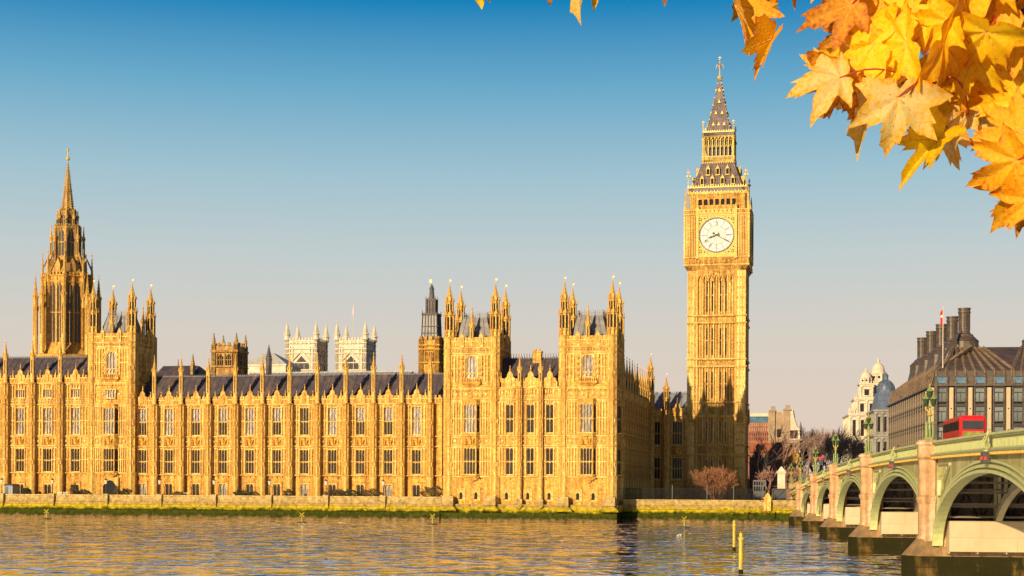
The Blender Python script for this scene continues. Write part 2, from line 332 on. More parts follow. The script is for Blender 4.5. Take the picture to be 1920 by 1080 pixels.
def parapet(mb, x0, x1, y, z0, h=1.5, gable=True, gi=1, step=.62):
    mb.box(x0, x1, y, y+.35, z0, z0+h*.62); string(mb, x0, x1, y, z0+h*.62, .14, .14)
    n = max(2, int((x1-x0)/step)); w = (x1-x0)/n; c = (x0+x1)/2
    for i in range(n):
        a = x0+i*w
        mb.box(a+w*.14, a+w*.68, y, y+.3, z0+h*.62, z0+h)
        mb.box(a+w*.1, a+w*.22, y-.12, y, z0+.1, z0+h*.55); mb.poly([(a+w*.35,z0+h*.2),(a+w*.55,z0+h*.1),(a+w*.75,z0+h*.2),(a+w*.55,z0+h*.5)], y-.1, y)
    if gable:
        g = 1.05
        mb.poly([(c-g,z0),(c+g,z0),(c+g,z0+h*1.0),(c+g*.55,z0+h*1.15),(c+g*.5,z0+h*1.45),(c+.18,z0+h*1.75),(c-.18,z0+h*1.75),(c-g*.5,z0+h*1.45),(c-g*.55,z0+h*1.15),(c-g,z0+h*1.0)], y-.16, y+.3)
        mb.poly([(c-.3,z0+.35),(c+.3,z0+.35),(c+.3,z0+h*.95),(c,z0+h*1.25),(c-.3,z0+h*.95)], y-.3, y-.16)
        mb.prism(c, y+.05, z0+h*1.75, z0+h*1.75+.9, .13, .05, 6); mb.prism(c, y+.05, z0+h*1.75+.35, z0+h*1.75+.6, .2, .1, 6)
        for q in (-1, 1):
            mb.box(c+q*1.75-.12, c+q*1.75+.12, y-.05, y+.22, z0+h*.6, z0+h*1.25); mb.prism(c+q*1.75, y+.08, z0+h*1.25, z0+h*1.55, .12, .02, 6)
            m0 = mb.m; mb.m = gi; mb.prism(c+q*1.75, y+.08, z0+h*1.5, z0+h*1.5+.3, .1, .05, 6); mb.m = m0
        m0 = mb.m; mb.m = gi; mb.prism(c, y+.05, z0+h*1.75+.9, z0+h*1.75+1.2, .09, .04, 6); mb.m = m0
def bay(mb, x0, x1, y, L, ww, extra=None):
    """one bay of wall between buttresses: L has base,s0,w1b,w1t,s1,s1t,w2b,w2t,top and maybe s3.. for a third storey"""
    c = (x0+x1)/2; holes = [(c-ww/2, c+ww/2, L['w1b'], L['w1t']), (c-ww/2, c+ww/2, L['w2b'], L['w2t'])]
    if 'w3b' in L: holes.append((c-ww/2, c+ww/2, L['w3b'], L['w3t']))
    if 'w0b' in L: holes.append((c-L['w0w']/2, c+L['w0w']/2, L['w0b'], L['w0t']))
    wall_grid(mb, x0, x1, L['base'], L['top'], y, y+.7, holes)
    sts = [L['s0'], L['s1'], L['s1t'], L['top']]+([L['s2']] if 's2' in L else [])
    for z in sts: string(mb, x0, x1, y, z)
    xs = []; n = max(1, round(((x1-x0)/2-ww/2-.25)/.62)); step = ((x1-x0)/2-ww/2-.2)/n
    le = [x0+.05+i*step for i in range(n+1)]; ri = [x1-.05-i*step for i in range(n, -1, -1)]
    for a, b in ((L['s0']+.1, L['s1']-.3), (L['s1t']+.1, (L.get('s2', L['top']))-.3)):
        ribs(mb, le, a, b, y); ribs(mb, ri, a, b, y)
        k = max(3, int(ww/.5)); q = [c-ww/2+i*ww/k for i in range(k+1)]
    for (a, b) in ((L['w2t']+.2, L.get('s2', L['top'])-.3), (L['s0']+.12, L['w1b']-.15), (L['s1t']+.12, L['w2b']-.15), (L['w1t']+.2, L['s1']-.3)):
        if b-a > .35: ribs(mb, q, a, b, y, heads=False)
    hh = L['s1t']-L['s1']; nq = max(1, int(((x1-x0)/2-ww*.62)/(hh*.8))); wq = ((x1-x0)/2-ww*.62)/nq
    for i in range(nq):
        quatre(mb, x0+i*wq+.05, x0+(i+1)*wq-.03, L['s1']+.15, L['s1t']-.3, y); quatre(mb, x1-(i+1)*wq+.03, x1-i*wq-.05, L['s1']+.15, L['s1t']-.3, y)
    studs(mb, x0+.1, x1-.1, y-.1, L['top']-.45, .55, .11); studs(mb, x0+.1, x1-.1, y-.05, L['s0']-.45, 1.1, .14)
    if 's2' in L:
        a, b = L['s2']+.15, L['w3b']-.25
        nq = int((x1-x0)/.75); wq = (x1-x0)/nq
        for i in range(nq): quatre(mb, x0+i*wq+.04, x0+(i+1)*wq-.04, a, b, y)
        ribs(mb, le, b+.1, L['top']-.3, y); ribs(mb, ri, b+.1, L['top']-.3, y)
        if L['w3t'] < L['top']-1: ribs(mb, q, L['w3t']+.2, L['top']-.3, y, heads=False)
    if 'w0b' in L:
        w = L['w0w']; 
        for q in (-1, 1): mb.box(c+q*(w/2+.3)-.12, c+q*(w/2+.3)+.12, y-.14, y, L['w0b']-.3, L['w0t']+.35)
        mb.box(c-w/2-.42, c+w/2+.42, y-.16, y, L['w0t']+.35, L['w0t']+.6)
        mb.box(x0, x1, y-.12, y, L['base'], L['base']+.5)
def seams(mb, x0, x1, y0, z0, y1, z1, step):
    n = max(1, int((x1-x0)/step))
    for i in range(n+1):
        x = x0+i*(x1-x0)/n
        mb.hexa([(x-.05,y0,z0),(x+.05,y0,z0),(x+.05,y0+.1,z0),(x-.05,y0+.1,z0),(x-.05,y1-.1,z1+.08),(x+.05,y1-.1,z1+.08),(x+.05,y1,z1-.05),(x-.05,y1,z1-.05)])
def gable_roof(mb, x0, x1, y0, y1, ze, zr, step=1.35, crest=True):
    ym = (y0+y1)/2
    mb.polyx([(y0,ze),(y1,ze),(ym,zr)], x0, x1)
    n = max(1, int((x1-x0)/step))
    for i in range(n+1):
        x = x0+.06+i*(x1-x0-.12)/n; mb.bar((x,y0,ze+.04), (x,ym,zr+.04), .06)
    mb.box(x0, x1, ym-.12, ym+.12, zr-.1, zr+.12)
    if crest:
        n = int((x1-x0)/.45)
        for i in range(n): x = x0+(i+.5)*(x1-x0)/n; mb.box(x-.07, x+.07, ym-.03, ym+.03, zr+.12, zr+.36)
# ------------------------------------------------------------------ the long wing
ZW = P.Zf(540, 10); YW = 10.0
LW = dict(base=4.0, s0=ZW(890.5), w1b=ZW(888), w1t=ZW(843.5), s1=ZW(837), s1t=ZW(818), w2b=ZW(815.5), w2t=ZW(765), top=ZW(758), w0b=4.1, w0t=ZW(908), w0w=1.5)
bx = [P.X(p, YW) for p in (243, 292, 342, 393, 443.6, 494, 545, 597, 650, 702, 754.6, 808)]
wing = thing('palace_wing', 'long golden gothic range of eleven bays behind the river terrace', 'palace', P, ((bx[0]+bx[-1])/2, YW+4, 4))
wl = MB(); pr = MB()
xe = P.X(829, YW)
for a, b in zip(bx, bx[1:]): bay(wl, a, b, YW, LW, 1.75); parapet(pr, a+.5, b-.5, YW-.1, LW['top'], 1.65)
wall_grid(wl, bx[-1], xe, 4, LW['top'], YW, YW+.7, []); parapet(pr, bx[-1]+.5, xe, YW-.1, LW['top'], 1.65, False)
for z in (LW['s0'], LW['s1'], LW['s1t'], LW['top']): string(wl, bx[-1], xe, YW, z)
wl.box(bx[0], xe, 21, 21.6, 4, LW['top']-.2); wl.box(xe-.4, xe, YW+.7, 21, 4, LW['top']-.2)
wl.build('wall', [M['stone'], M['mulln']], wing); pr.build('parapet', [M['stone2'], M['gold']], wing)
rf = MB(); gable_roof(rf, bx[0], xe+2, YW+1.2, YW+11.2, LW['top']+.6, P.Zf(540, YW+6.2)(704)); rf.build('roof', M['slate'], wing)
fl = MB(); fl.box(bx[0], xe, YW+.3, YW+11.5, LW['top']-.6, LW['top']-.2); fl.build('gutter', M['slatelt'], wing)
bm_ = buttress_mesh([4.0, LW['s0'], LW['s1'], LW['s1t'], LW['top']]); pm_ = pinnacle_mesh(ZW(694)-LW['top'], ZW(670)-ZW(694))
for x in bx[1:]:
    o = inst('buttress', bm_, wing, (x, YW-.85, 4.0)); inst('pinnacle', pm_, o, (0, .1, LW['top']-4.0), local=True)
am = [arms_mesh(2.0, LW['s1t']-LW['s1']-.35, k) for k in range(3)]
sd = [0]
for i, (a, b) in enumerate(zip(bx, bx[1:])):
    c = (a+b)/2
    put_window(wing, (c, YW, LW['w2b']), 0, 1.75, LW['w2t']-LW['w2b'], 3, (.5,), gl=('half','blind','half','half','blind','half','glass','blind','half','half','blind')[i])
    put_window(wing, (c, YW, LW['w1b']), 0, 1.75, LW['w1t']-LW['w1b'], 3, (.5,))
    put_window(wing, (c, YW, 4.1), 0, 1.5, LW['w0t']-4.1, 2, (), gl='glass' if i % 3 else 'blind')
    inst('coat_of_arms', am[i % 3], wing, (c, YW, LW['s1']+.05))
# ------------------------------------------------------------------ river towers: used by the centre block and the corner pavilion
def tower_levels(Z, t):
    return {k: Z(v) for k, v in t.items()}
def river_tower(par, xc, yf, hw, L, base, feet=False, sides=(0, 1), back=True):
    """square tower, front at y=yf, half width hw; parts go on par"""
    yc = yf+hw; wi = hw-.55; wl = MB(); pp = MB()
    def face(mb, pm, k):
        a = PI/2*k; f = MB(); q = MB()
        x0, x1 = -hw+1.6, hw-1.6; y = -wi
        holes = [(-1.0, 1.0, L['w3b'], L['w3t'])]
        wall_grid(f, x0-.6, x1+.6, base, L['par'], y, y+.6, holes)
        for z in (L['s0'], L['s1'], L['s1t'], L['s2'], L['s3'], L['c2'], L['c1']): string(f, x0-.3, x1+.3, y, z, .34 if z != L['c1'] else .5, .3)
        n = 5; st = (x1-1.35)/n
        for a0, b0 in ((L['s0'], L['s1']), (L['s1t'], L['s2'])):
            xs = [1.85+i*(x1-1.85)/4 for i in range(5)]; ribs(f, xs, a0+.1, b0-.3, y, .16, .13); ribs(f, [-v for v in xs[::-1]], a0+.1, b0-.3, y, .16, .13)
        xs = [1.3+i*(x1-1.3)/4 for i in range(5)]
        ribs(f, xs, L['s3']+1.2, L['c2']-.3, y, .18, .15); ribs(f, [-v for v in xs[::-1]], L['s3']+1.2, L['c2']-.3, y, .18, .15)
        for v in (1.65, 2.0): 
            for s_ in (-1, 1):
                for kk in range(4): zz = L['w3b']+.4+kk*1.05; f.box(s_*v-.17, s_*v+.17, y-.34, y, zz, zz+.6)
        for (a0, b0) in ((L['s1'], L['s1t']), (L['s2'], L['s3']), (L['c2'], L['c1'])):
            nq = int((x1-x0)/max(.7, (b0-a0)*.75)); wq = (x1-x0)/nq
            for i in range(nq): quatre(f, x0+i*wq+.05, x0+(i+1)*wq-.05, a0+.14, b0-.32, y)
        # balcony under the top window
        f.box(-1.9, 1.9, y-.7, y, L['w3b']-1.1, L['w3b']-.85)
        for i in range(9): f.box(-1.85+i*.42, -1.6+i*.42, y-.7, y-.5, L['w3b']-.85, L['w3b']-.15)
        f.fr((-1.2,1.2,y-.1,y), L['w3b']-1.7, (-1.9,1.9,y-.65,y), L['w3b']-1.1)
        studs(f, x0, x1, y-.25, L['c1']-.5, .6, .13); studs(f, x0, x1, y-.1, L['s3']-.5, .6, .13); studs(f, x0, x1, y, L['s0']-.6, .8, .16)
        # oriel
        z0, z1 = L['s0']-.1, L['s2']; ox, oy = 1.85, 1.0; cx_ = 1.2
        def ring(za, zb, e=0):
            p = [(-ox-e, y), (-cx_-e*.5, y-oy-e), (cx_+e*.5, y-oy-e), (ox+e, y)]
            f.add([(x, yy, za) for x, yy in p]+[(x, yy, zb) for x, yy in p], [(0,1,2,3)[::-1], (4,5,6,7), (0,1,5,4), (1,2,6,5), (2,3,7,6)])
        for za, zb in ((z0, L['w1b']), (L['w1t'], L['w2b']), (L['w2t'], z1)): ring(za, zb)
        for za in (L['s0'], L['s1'], L['s1t'], z1): ring(za-.2, za, .15)
        for za, zb in ((L['w1b'], L['w1t']), (L['w2b'], L['w2t'])):
            for sx in (-1, 1): f.prism(sx*cx_, y-oy+.02, za, zb, .13, n=6); f.prism(sx*ox, y-.06, za, zb, .14, n=6)
        for kk in range(4):
            e = -.35*kk; zz = z0-.32*kk; p = 1-.25*kk
            f.fr((-ox*(p-.12), ox*(p-.12), y-oy*max(.05, p-.2), y), zz-.32, (-ox*p*.95, ox*p*.95, y-oy*p*.9, y), zz)
        mb.mg(f, xc, yc, 0, a)
        parapet(q, x0-.3, x1+.3, y-.1, L['c1'], L['par']-L['c1'], False, step=.7)
        pm.mg(q, xc, yc, 0, a); 
        def put(px_, py_, z, r_, *aa, **kw):
            cs, sn = math.cos(a), math.sin(a); put_window(par, (xc+px_*cs-py_*sn, yc+px_*sn+py_*cs, z), a+r_, *aa, **kw)
        put(0, y, L['w3b'], 0, 2.0, L['w3t']-L['w3b'], 3, (.22,), gl='blind', arch=True)
        for zb, zt, g in ((L['w1b'], L['w1t'], 'glass'), (L['w2b'], L['w2t'], 'blind')):
            put(0, y-oy-.05, zb, 0, 2.3, zt-zb, 4, (.5,), gl=g, hood=False)
            an = math.atan2(oy, ox-cx_); le = math.hypot(oy, ox-cx_)
            for s_ in (-1, 1): put(s_*(ox+cx_)/2, y-oy/2-.05, zb, s_*an, le-.16, zt-zb, 1, (.5,), gl='glass', hood=False)
        inst('coat_of_arms', arms_mesh(2.2, L['s1t']-L['s1']-.25, k+5), par, (xc+(y-oy)*-math.sin(a), yc+(y-oy)*math.cos(a), L['s1']+.02), a)
        for v in (-1.0, 1.0):
            cs, sn = math.cos(a), math.sin(a); inst('statue_niche', NICHE, par, (xc+v*1.9*cs-(y-.1)*sn, yc+v*1.9*sn+(y-.1)*cs, L['c1']+.1), a)
    for k in range(4):
        if k in sides: face(wl, pp, k)
        else:
            f = MB(); f.box(-hw+1, hw-1, -wi, -wi+.6, base, L['par']-.5); wl.mg(f, xc, yc, 0, PI/2*k)
    wl.build('wall', [M['stone'], M['mulln']], par); pp.build('parapet', [M['stone2'], M['gold']], par)
    tb = buttress_mesh([base, L['s0'], L['s1'], L['s1t'], L['s2'], L['s3'], L['c2'], L['c1'], L['par']], r=.92)
    for sx in (-1, 1):
        for sy in (-1, 1):
            o = inst('turret', tb, par, (xc+sx*(hw-1.0), yc+sy*(hw-1.0)-.1, base)); inst('turret_top', TURRET, o, (0, .1, L['par']-base), local=True)
    # steep iron roof with railed flat
    r = MB(); zb = L['par']-1.2; a = hw-1.7; b_ = hw-3.1; zt = L['roof']
    r.fr((xc-a, xc+a, yc-a, yc+a), zb, (xc-b_, xc+b_, yc-b_, yc+b_), zt)
    for i in range(7):
        q = -1+2*i/6
        for k in range(4):
            cs, sn = math.cos(k*PI/2), math.sin(k*PI/2)
            A = (q*a, -a); B_ = (q*b_, -b_); r.bar((xc+A[0]*cs-A[1]*sn, yc+A[0]*sn+A[1]*cs, zb), (xc+B_[0]*cs-B_[1]*sn, yc+B_[0]*sn+B_[1]*cs, zt), .07)
    for k in range(4):
        cs, sn = math.cos(k*PI/2), math.sin(k*PI/2); f = MB(); f.box(-b_, b_, -b_-.05, -b_+.05, zt+.15, zt+.25); f.box(-b_, b_, -b_-.05, -b_+.05, zt+.65, zt+.72)
        for i in range(12): x = -b_+(i+.5)*2*b_/12; f.box(x-.05, x+.05, -b_-.04, -b_+.04, zt, zt+1.0+.3*(i % 2))
        f.prism(0, -a+.2, zb+1.2, zb+3.2, .28, .05, 6); r.mg(f, xc, yc, 0, k*PI/2)
    r.build('roof', M['lead'], par)
    for k in sides:
        cs, sn = math.cos(k*PI/2), math.sin(k*PI/2); inst('pinnacle', MIDPIN, par, (xc+(wi-.1)*sn*1, yc-(wi-.1)*cs, L['c1']+.3))
def niche():
    m = MB(); m.box(-.42,.42,-.25,.1,0,2.0); m.poly([(-.42,2.0),(.42,2.0),(0,2.9)], -.25, .1); m.m = 1; m.poly([(-.22,.5),(.22,.5),(.22,1.5),(0,1.85),(-.22,1.5)], -.28, -.2); m.m = 0
    m.prism(0,-.3,.5,1.45,.14,.1,6); return m.mesh('niche', [M['stone2'], M['spire']])
M['lead'] = mat('dark_lead_roof', (.22,.19,.17), rough=.5, var=.4, brick=(.9,1.1,1.1,.85,.03), stain=(.6,.5,(.1,.08,.07),.4))
NICHE = niche(); MIDPIN = pinnacle_mesh(4.0, 3.4, .42)
# corner pavilion
ZP = P.Zf(1000, 0)
tp = dict(s0=893, w1b=889.6, w1t=840, s1=835, s1t=816, w2b=811, w2t=758, s2=748.6, s3=726, w3b=707, w3t=666, c2=660, c1=650, par=630, roof=591)
LP = tower_levels(ZP, tp)
pav = thing('river_pavilion', 'golden gothic pavilion with two four-turreted towers rising straight from the river wall', 'palace', P, (P.X(1000, 0), 6, 0))
hwA = (P.X(935, 0)-P.X(829.5, 0))/2; xA = (P.X(935, 0)+P.X(829.5, 0))/2; hwB = (0-P.X(1045.5, 0))/2; xB = -hwB
ZB0 = 3.2
river_tower(pav, xA, 0, hwA, LP, ZB0, sides=(0, 1, 3)); river_tower(pav, xB, 0, hwB, LP, ZB0)
mid = MB(); pmid = MB(); ym = .75
Lm = dict(base=ZB0, s0=LP['s0'], w1b=LP['w1b'], w1t=LP['w1t'], s1=LP['s1'], s1t=LP['s1t'], w2b=LP['w2b'], w2t=LP['w2t'], s2=LP['s2'], w3b=LP['s2']+1.05, w3t=LP['s2']+1.1, top=LP['s3'])
xs = [P.X(935, 0), P.X(973.5, 0), P.X(1012.7, 0), P.X(1046, 0)]
for a, b in zip(xs, xs[1:]):
    bay(mid, a, b, ym, Lm, 1.35); parapet(pmid, a+.3, b-.3, ym-.1, Lm['top'], 1.75, True)
    for zb, zt, g in ((LP['w1b'], LP['w1t'], 'glass'), (LP['w2b'], LP['w2t'], 'glass')): put_window(pav, ((a+b)/2, ym, zb), 0, 1.35, zt-zb, 2, (.5,), gl=g)
mid.box(xs[0], xs[-1], 11.5, 12, ZB0, Lm['top'])
mid.build('wall', [M['stone'], M['mulln']], pav); pmid.build('parapet', [M['stone2'], M['gold']], pav)
bmm = buttress_mesh([ZB0, LP['s0'], LP['s1'], LP['s1t'], LP['s2'], LP['s3']], r=.42); pmm = pinnacle_mesh(3.2, 2.6, .38)
for x in xs[1:3]: o = inst('buttress', bmm, pav, (x, ym-.7, ZB0)); inst('pinnacle', pmm, o, (0, .1, LP['s3']-ZB0), local=True)
rf = MB(); gable_roof(rf, xs[0]-.6, xs[3]+.6, ym+.9, 11.3, LP['s3']+.9, P.Zf(990, 6)(672)); 
for i in range(22): x = xs[0]+i*.52; rf.box(x-.05, x+.05, 6.05, 6.15, P.Zf(990, 6)(672), P.Zf(990, 6)(663))
rf.build('roof', M['slate'], pav)
ch = MB(); a, b = P.X(999, 6), P.X(1014, 6); zt = P.Zf(1006, 6)(658); ch.box(a, b, 5.6, 7.0, zt-3.5, zt); ch.box(a-.15, b+.15, 5.45, 7.15, zt-.35, zt); ch.box(a+.2, a+.6, 5.9, 6.4, zt, zt+.35); ch.box(b-.6, b-.2, 5.9, 6.4, zt, zt+.35); ch.build('chimney', M['stone'], pav)
# base of the pavilion in the water
bs = MB(); x0, x1 = P.X(829, 0)-.2, .25
bs.box(x0, x1, -.30, 11.8, -3, ZB0); bs.box(x0-.1, x1+.1, -.45, 11.9, ZB0-.35, ZB0); bs.box(x0, x1, -.6, 12, -3, 1.9)
for p in (842, 921, 1057, 1144): 
    x = P.X(p, 0); bs.fr((x-1.7, x+1.7, -1.6, 0), 2.3, (x-.9, x+.9, -1.0, 0), 3.0); bs.fr((x-1.9, x+1.9, -1.8, 0), 1.9, (x-1.7, x+1.7, -1.6, 0), 2.3); bs.fr((x-1.15, x+1.15, -1.25, 0), 3.0, (x-1.1, x+1.1, -1.2, 0), ZB0+1.5)
for p in (973.5, 1012.7): x = P.X(p, 0); bs.fr((x-.2, x+.2, -.7, 0), 2.3, (x-.9, x+.9, -1.0, 0), 3.1); bs.box(x-.7, x+.7, -.6, .4, 3.1, 4.2)
M['algae'] = bpy.data.materials.new('river_wall_stone')
bs.build('base', M['algae'], pav)
sw = MB()
for p, yy in ((864, -.05), (892, -.05), (949, ym), (989, ym), (1029, ym), (1083, -.05), (1112, -.05)):
    x = P.X(p, 0); zb = ZP(937)
    yq = yy-.02 if yy > 0 else .53
    inst('basement_window', None or WC.setdefault('bw', (lambda m: (m.box(-.85,.85,-.12,.05,-.3,2.1), m.box(-.6,.6,-.16,-.12,-.1,1.9), setattr(m,'m',1), m.poly([(-.3,0),(.3,0),(.3,1.05),(0,1.45),(-.3,1.05)], -.2, -.15), m.mesh('basement_window', [M['stone2'], M['glass']]))[-1])(MB())), pav, (x, yq, zb))
# ------------------------------------------------------------------ centre block with its tower, at the left
ZL = P.Zf(90, 9); YL = 9.2
LL = dict(base=4.0, s0=ZL(886), w1b=ZL(884), w1t=ZL(841), s1=ZL(835), s1t=ZL(817), w2b=ZL(814), w2t=ZL(765), s2=ZL(758), w3b=ZL(745), w3t=ZL(730), top=ZL(718), w0b=4.1, w0t=ZL(908), w0w=1.6)
cen = thing('palace_centre', 'taller golden gothic palace block with one square turreted tower, cut off by the left edge', 'palace', P, (P.X(110, 9), 13, 4))
wl = MB(); pr = MB(); lx = [P.X(p, YL) for p in (-92, -39, 13, 63.4, 115.5, 168)]
for a, b in zip(lx, lx[1:]):
    bay(wl, a, b, YL, LL, 1.85); parapet(pr, a+.5, b-.5, YL-.1, LL['top'], 1.65); c = (a+b)/2
    put_window(cen, (c, YL, LL['w2b']), 0, 1.85, LL['w2t']-LL['w2b'], 3, (.5,), gl='blind'); put_window(cen, (c, YL, LL['w1b']), 0, 1.85, LL['w1t']-LL['w1b'], 3, (.5,))
    put_window(cen, (c, YL, LL['w3b']), 0, 1.85, LL['w3t']-LL['w3b'], 4, (), gl='blind'); put_window(cen, (c, YL, 4.1), 0, 1.6, LL['w0t']-4.1, 2, ())
    inst('coat_of_arms', am[1], cen, (c, YL, LL['s1']+.05))
wl.box(lx[0], lx[-1], 21, 21.6, 4, LL['top']); wl.build('wall', [M['stone'], M['mulln']], cen); pr.build('parapet', [M['stone2'], M['gold']], cen)
bml = buttress_mesh([4.0, LL['s0'], LL['s1'], LL['s1t'], LL['s2'], LL['top']]); pml = pinnacle_mesh(ZL(668)-LL['top'], ZL(640)-ZL(668))
for x in lx[:-1]: o = inst('buttress', bml, cen, (x, YL-.8, 4.0)); inst('pinnacle', pml, o, (0, .1, LL['top']-4), local=True)
rf = MB(); gable_roof(rf, lx[0], lx[-1], YL+1.2, YL+11.2, LL['top']+.6, P.Zf(90, 15)(670)); rf.build('roof', M['slate'], cen)
tl = dict(s0=886, w1b=884, w1t=841, s1=835, s1t=817, w2b=814, w2t=765, s2=758, s3=717, w3b=700, w3t=659, c2=649, c1=641, par=624, roof=590)
ZT = P.Zf(205, 8.3); LT = tower_levels(ZT, tl); hwL = (P.X(250.5, 8.3)-P.X(161, 8.3))/2
river_tower(cen, P.X(205.7, 8.3), 8.3, hwL, LT, 4.0)
xc = P.X(205.7, 8.3)
o = put_window(cen, (xc, 8.3+.05, LT['s2']+1.3), 0, 2.3, 1.7, 4, (), gl='blind')
dm = MB(); dm.poly([(xc-1.9,4),(xc-1.5,4),(xc-1.5,6.2),(xc-.8,7.2),(xc,7.5),(xc+.8,7.2),(xc+1.5,6.2),(xc+1.5,4),(xc+1.9,4),(xc+1.9,8),(xc-1.9,8)], 8.4, 8.9); dm.build('door_arch', M['stone2'], cen)
dd = MB(); dd.poly([(xc-1.5,4),(xc+1.5,4),(xc+1.5,6.2),(xc+.8,7.2),(xc,7.5),(xc-.8,7.2),(xc-1.5,6.2)], 8.7, 8.8); dd.build('door', M['black'], cen)
# ------------------------------------------------------------------ clock tower
TY = 57.0; ZC = P.Zf(1343, TY); xl, xr = P.X(1288, TY), P.X(1396.5, TY); hw = (xr-xl)/2; tx = (xl+xr)/2; ty = TY+hw
ct = thing('clock_tower', 'tall golden clock tower with white round dials and a steep spire, beside the bridge', 'clock tower', P, (tx, ty, 4))
SC = 8.36
lv = [ZC(v) for v in (935, 851, 833.6, 779, 753, 686, 672, 604, 590.5, 515)]
f = MB(); y = -hw; y2 = y+.45; cw = 2.15; zb = 4; zt = ZC(507)
f.box(-hw+cw-.1, hw-cw+.1, y2, y2+.8, zb, zt)
for s_ in (-1, 1):
    x0 = s_*(hw-cw/2); f.box(x0-cw/2+.12, x0+cw/2, y+.06, y+1.5, zb, zt)
    f.m = 1
    for q in (-1, -.33, .33, 1): f.box(x0+q*cw*.46-.1, x0+q*cw*.46+.1, y-.06, y+.1, zb, zt)
f.m = 0
inner = [-hw+cw+.05+i*(2*hw-2*cw-.1)/14 for i in range(15)]; slits = [(inner[k]+inner[k+1])/2 for k in (3, 5, 8, 10)]
segs = [(lv[0], lv[1]), (lv[2], lv[3]), (lv[4], lv[5]), (lv[6], lv[7]), (lv[8], lv[9])]
for a, b in segs:
    for i, x in enumerate(inner):
        w = .2 if i % 2 == 0 else .12; d = .40 if i % 2 == 0 else .26; f.m = 1; f.box(x-w/2, x+w/2, y2-d, y2+.02, a, b); f.m = 0
    for i in range(0, 14):
        p, q = inner[i], inner[i+1]; c = (p+q)/2; f.poly([(p,b),(p,b-.8),(c,b-.2),(c,b)], y2-.2, y2+.02); f.poly([(q,b),(c,b),(c,b-.2),(q,b-.8)], y2-.2, y2+.02)
        if i % 2 == 0: f.box(p, inner[i+2], y2-.12, y2+.02, (a+b)/2-.1, (a+b)/2+.1)
    for s_ in (-1, 1):
        for q in (-.66, 0, .66):
            x0 = s_*(hw-cw/2)+q*cw*.46
            for kk in range(4): zz = a+(b-a)*(kk+.8)/4; f.box(x0-.22, x0+.22, y-.02, y+.1, zz-.18, zz); f.prism(x0, y+.02, zz-.5, zz-.2, .1, n=4)
for a, b in ((lv[1], lv[2]), (lv[3], lv[4]), (lv[5], lv[6]), (lv[7], lv[8])):
    for z in (a, b): string(f, -hw-.1, hw+.1, y+.0, z, .32, .34); string(f, -hw+cw, hw-cw, y2, z, .4, .34)
    for i in range(0, 14, 2): quatre(f, inner[i]+.08, inner[i+2]-.08, a+.15, b-.4, y2)
    for i in range(0, 14, 2): c = inner[i+1]; f.poly([(c-.35,a+.2),(c+.35,a+.2),(c,b-.5)], y2-.28, y2)
for s_ in (-1, 1):                                     # gablets at the foot and above the first stage
    for zz in (lv[0]+1.0, lv[3]-1.6):
        x0 = s_*(hw-cw/2); f.poly([(x0-.75,zz),(x0+.75,zz),(x0+.75,zz+1.6),(x0,zz+3.4),(x0-.75,zz+1.6)], y-.4, y+.1); f.prism(x0, y-.25, zz+3.3, zz+4.3, .14, .03, 4)
f.box(-hw-.3, hw+.3, y-.25, y+1, zb, zb+1.6); f.box(-hw-.15, hw+.15, y-.12, y+1, zb+1.6, zb+2.6)
for k in (0, 1):
    cs_, sn_ = math.cos(k*PI/2), math.sin(k*PI/2)
    for a, b in segs:
        m_ = WC.setdefault(('slit', round(b-a,1)), MB().box(-.13,.13,-.06,.05,0,b-a-2.1).mesh('slit_window', M['glass']))
        for x in slits: inst('slit_window', m_, ct, (tx+x*cs_-y2*sn_, ty+x*sn_+y2*cs_, a+.8), k*PI/2)
    a, b = lv[3]+.5, lv[4]-.7; m_ = WC.setdefault('slitb', MB().poly([(-.25,0),(.25,0),(.25,b-a-.5),(0,b-a),(-.25,b-a-.5)], -.06, .05).mesh('lancet_window', M['glass']))
    for x in (-2.9, -1.6, 1.5, 2.8): inst('lancet_window', m_, ct, (tx+x*cs_-y2*sn_, ty+x*sn_+y2*cs_, a), k*PI/2)
# arcade right under the clock stage
zc0, zc1 = ZC(515), ZC(483); H = 7.15
f2 = MB()
for i in range(6): e = i*.1; f2.box(-hw-e-.05, hw+e+.05, -hw-e-.05, -hw+1, zt+i*.17, zt+i*.17+.18)
za = zt+1.02
for i in range(0, 14, 2):
    c = inner[i+1]; f.poly([(c-.7,zt-2.8),(c-.35,zt-1.4),(c,zt-1.0),(c+.35,zt-1.4),(c+.7,zt-2.8),(c+.7,zt),(c-.7,zt)], y2-.5, y2)
f2.box(-H+.15, H-.15, -H+.2, -H+1.2, za, zc1)
for i in range(8): x = -3.9+i*7.8/7; f2.box(x-.17, x+.17, -H-.05, -H+.25, za+.2, zc1)
for i in range(7):
    x = -3.9+(i+.5)*7.8/7; f2.poly([(x-.4,zc1-.2),(x-.4,zc1-1.1),(x,zc1-.5),(x+.4,zc1-1.1),(x+.4,zc1-.2)], -H+.02, -H+.25)
for s_ in (-1, 1):
    for i in range(4): x = s_*(4.55+i*.78); f2.box(x-.09, x+.09, -H+.04, -H+.25, za+.2, zc1-.1)
string(f2, -H, H, -H+.2, za+.25, .3, .3); string(f2, -H-.1, H+.1, -H+.15, zc1+.1, .35, .3); studs(f2, -H, H, -H+.1, za+.75, .45, .12)
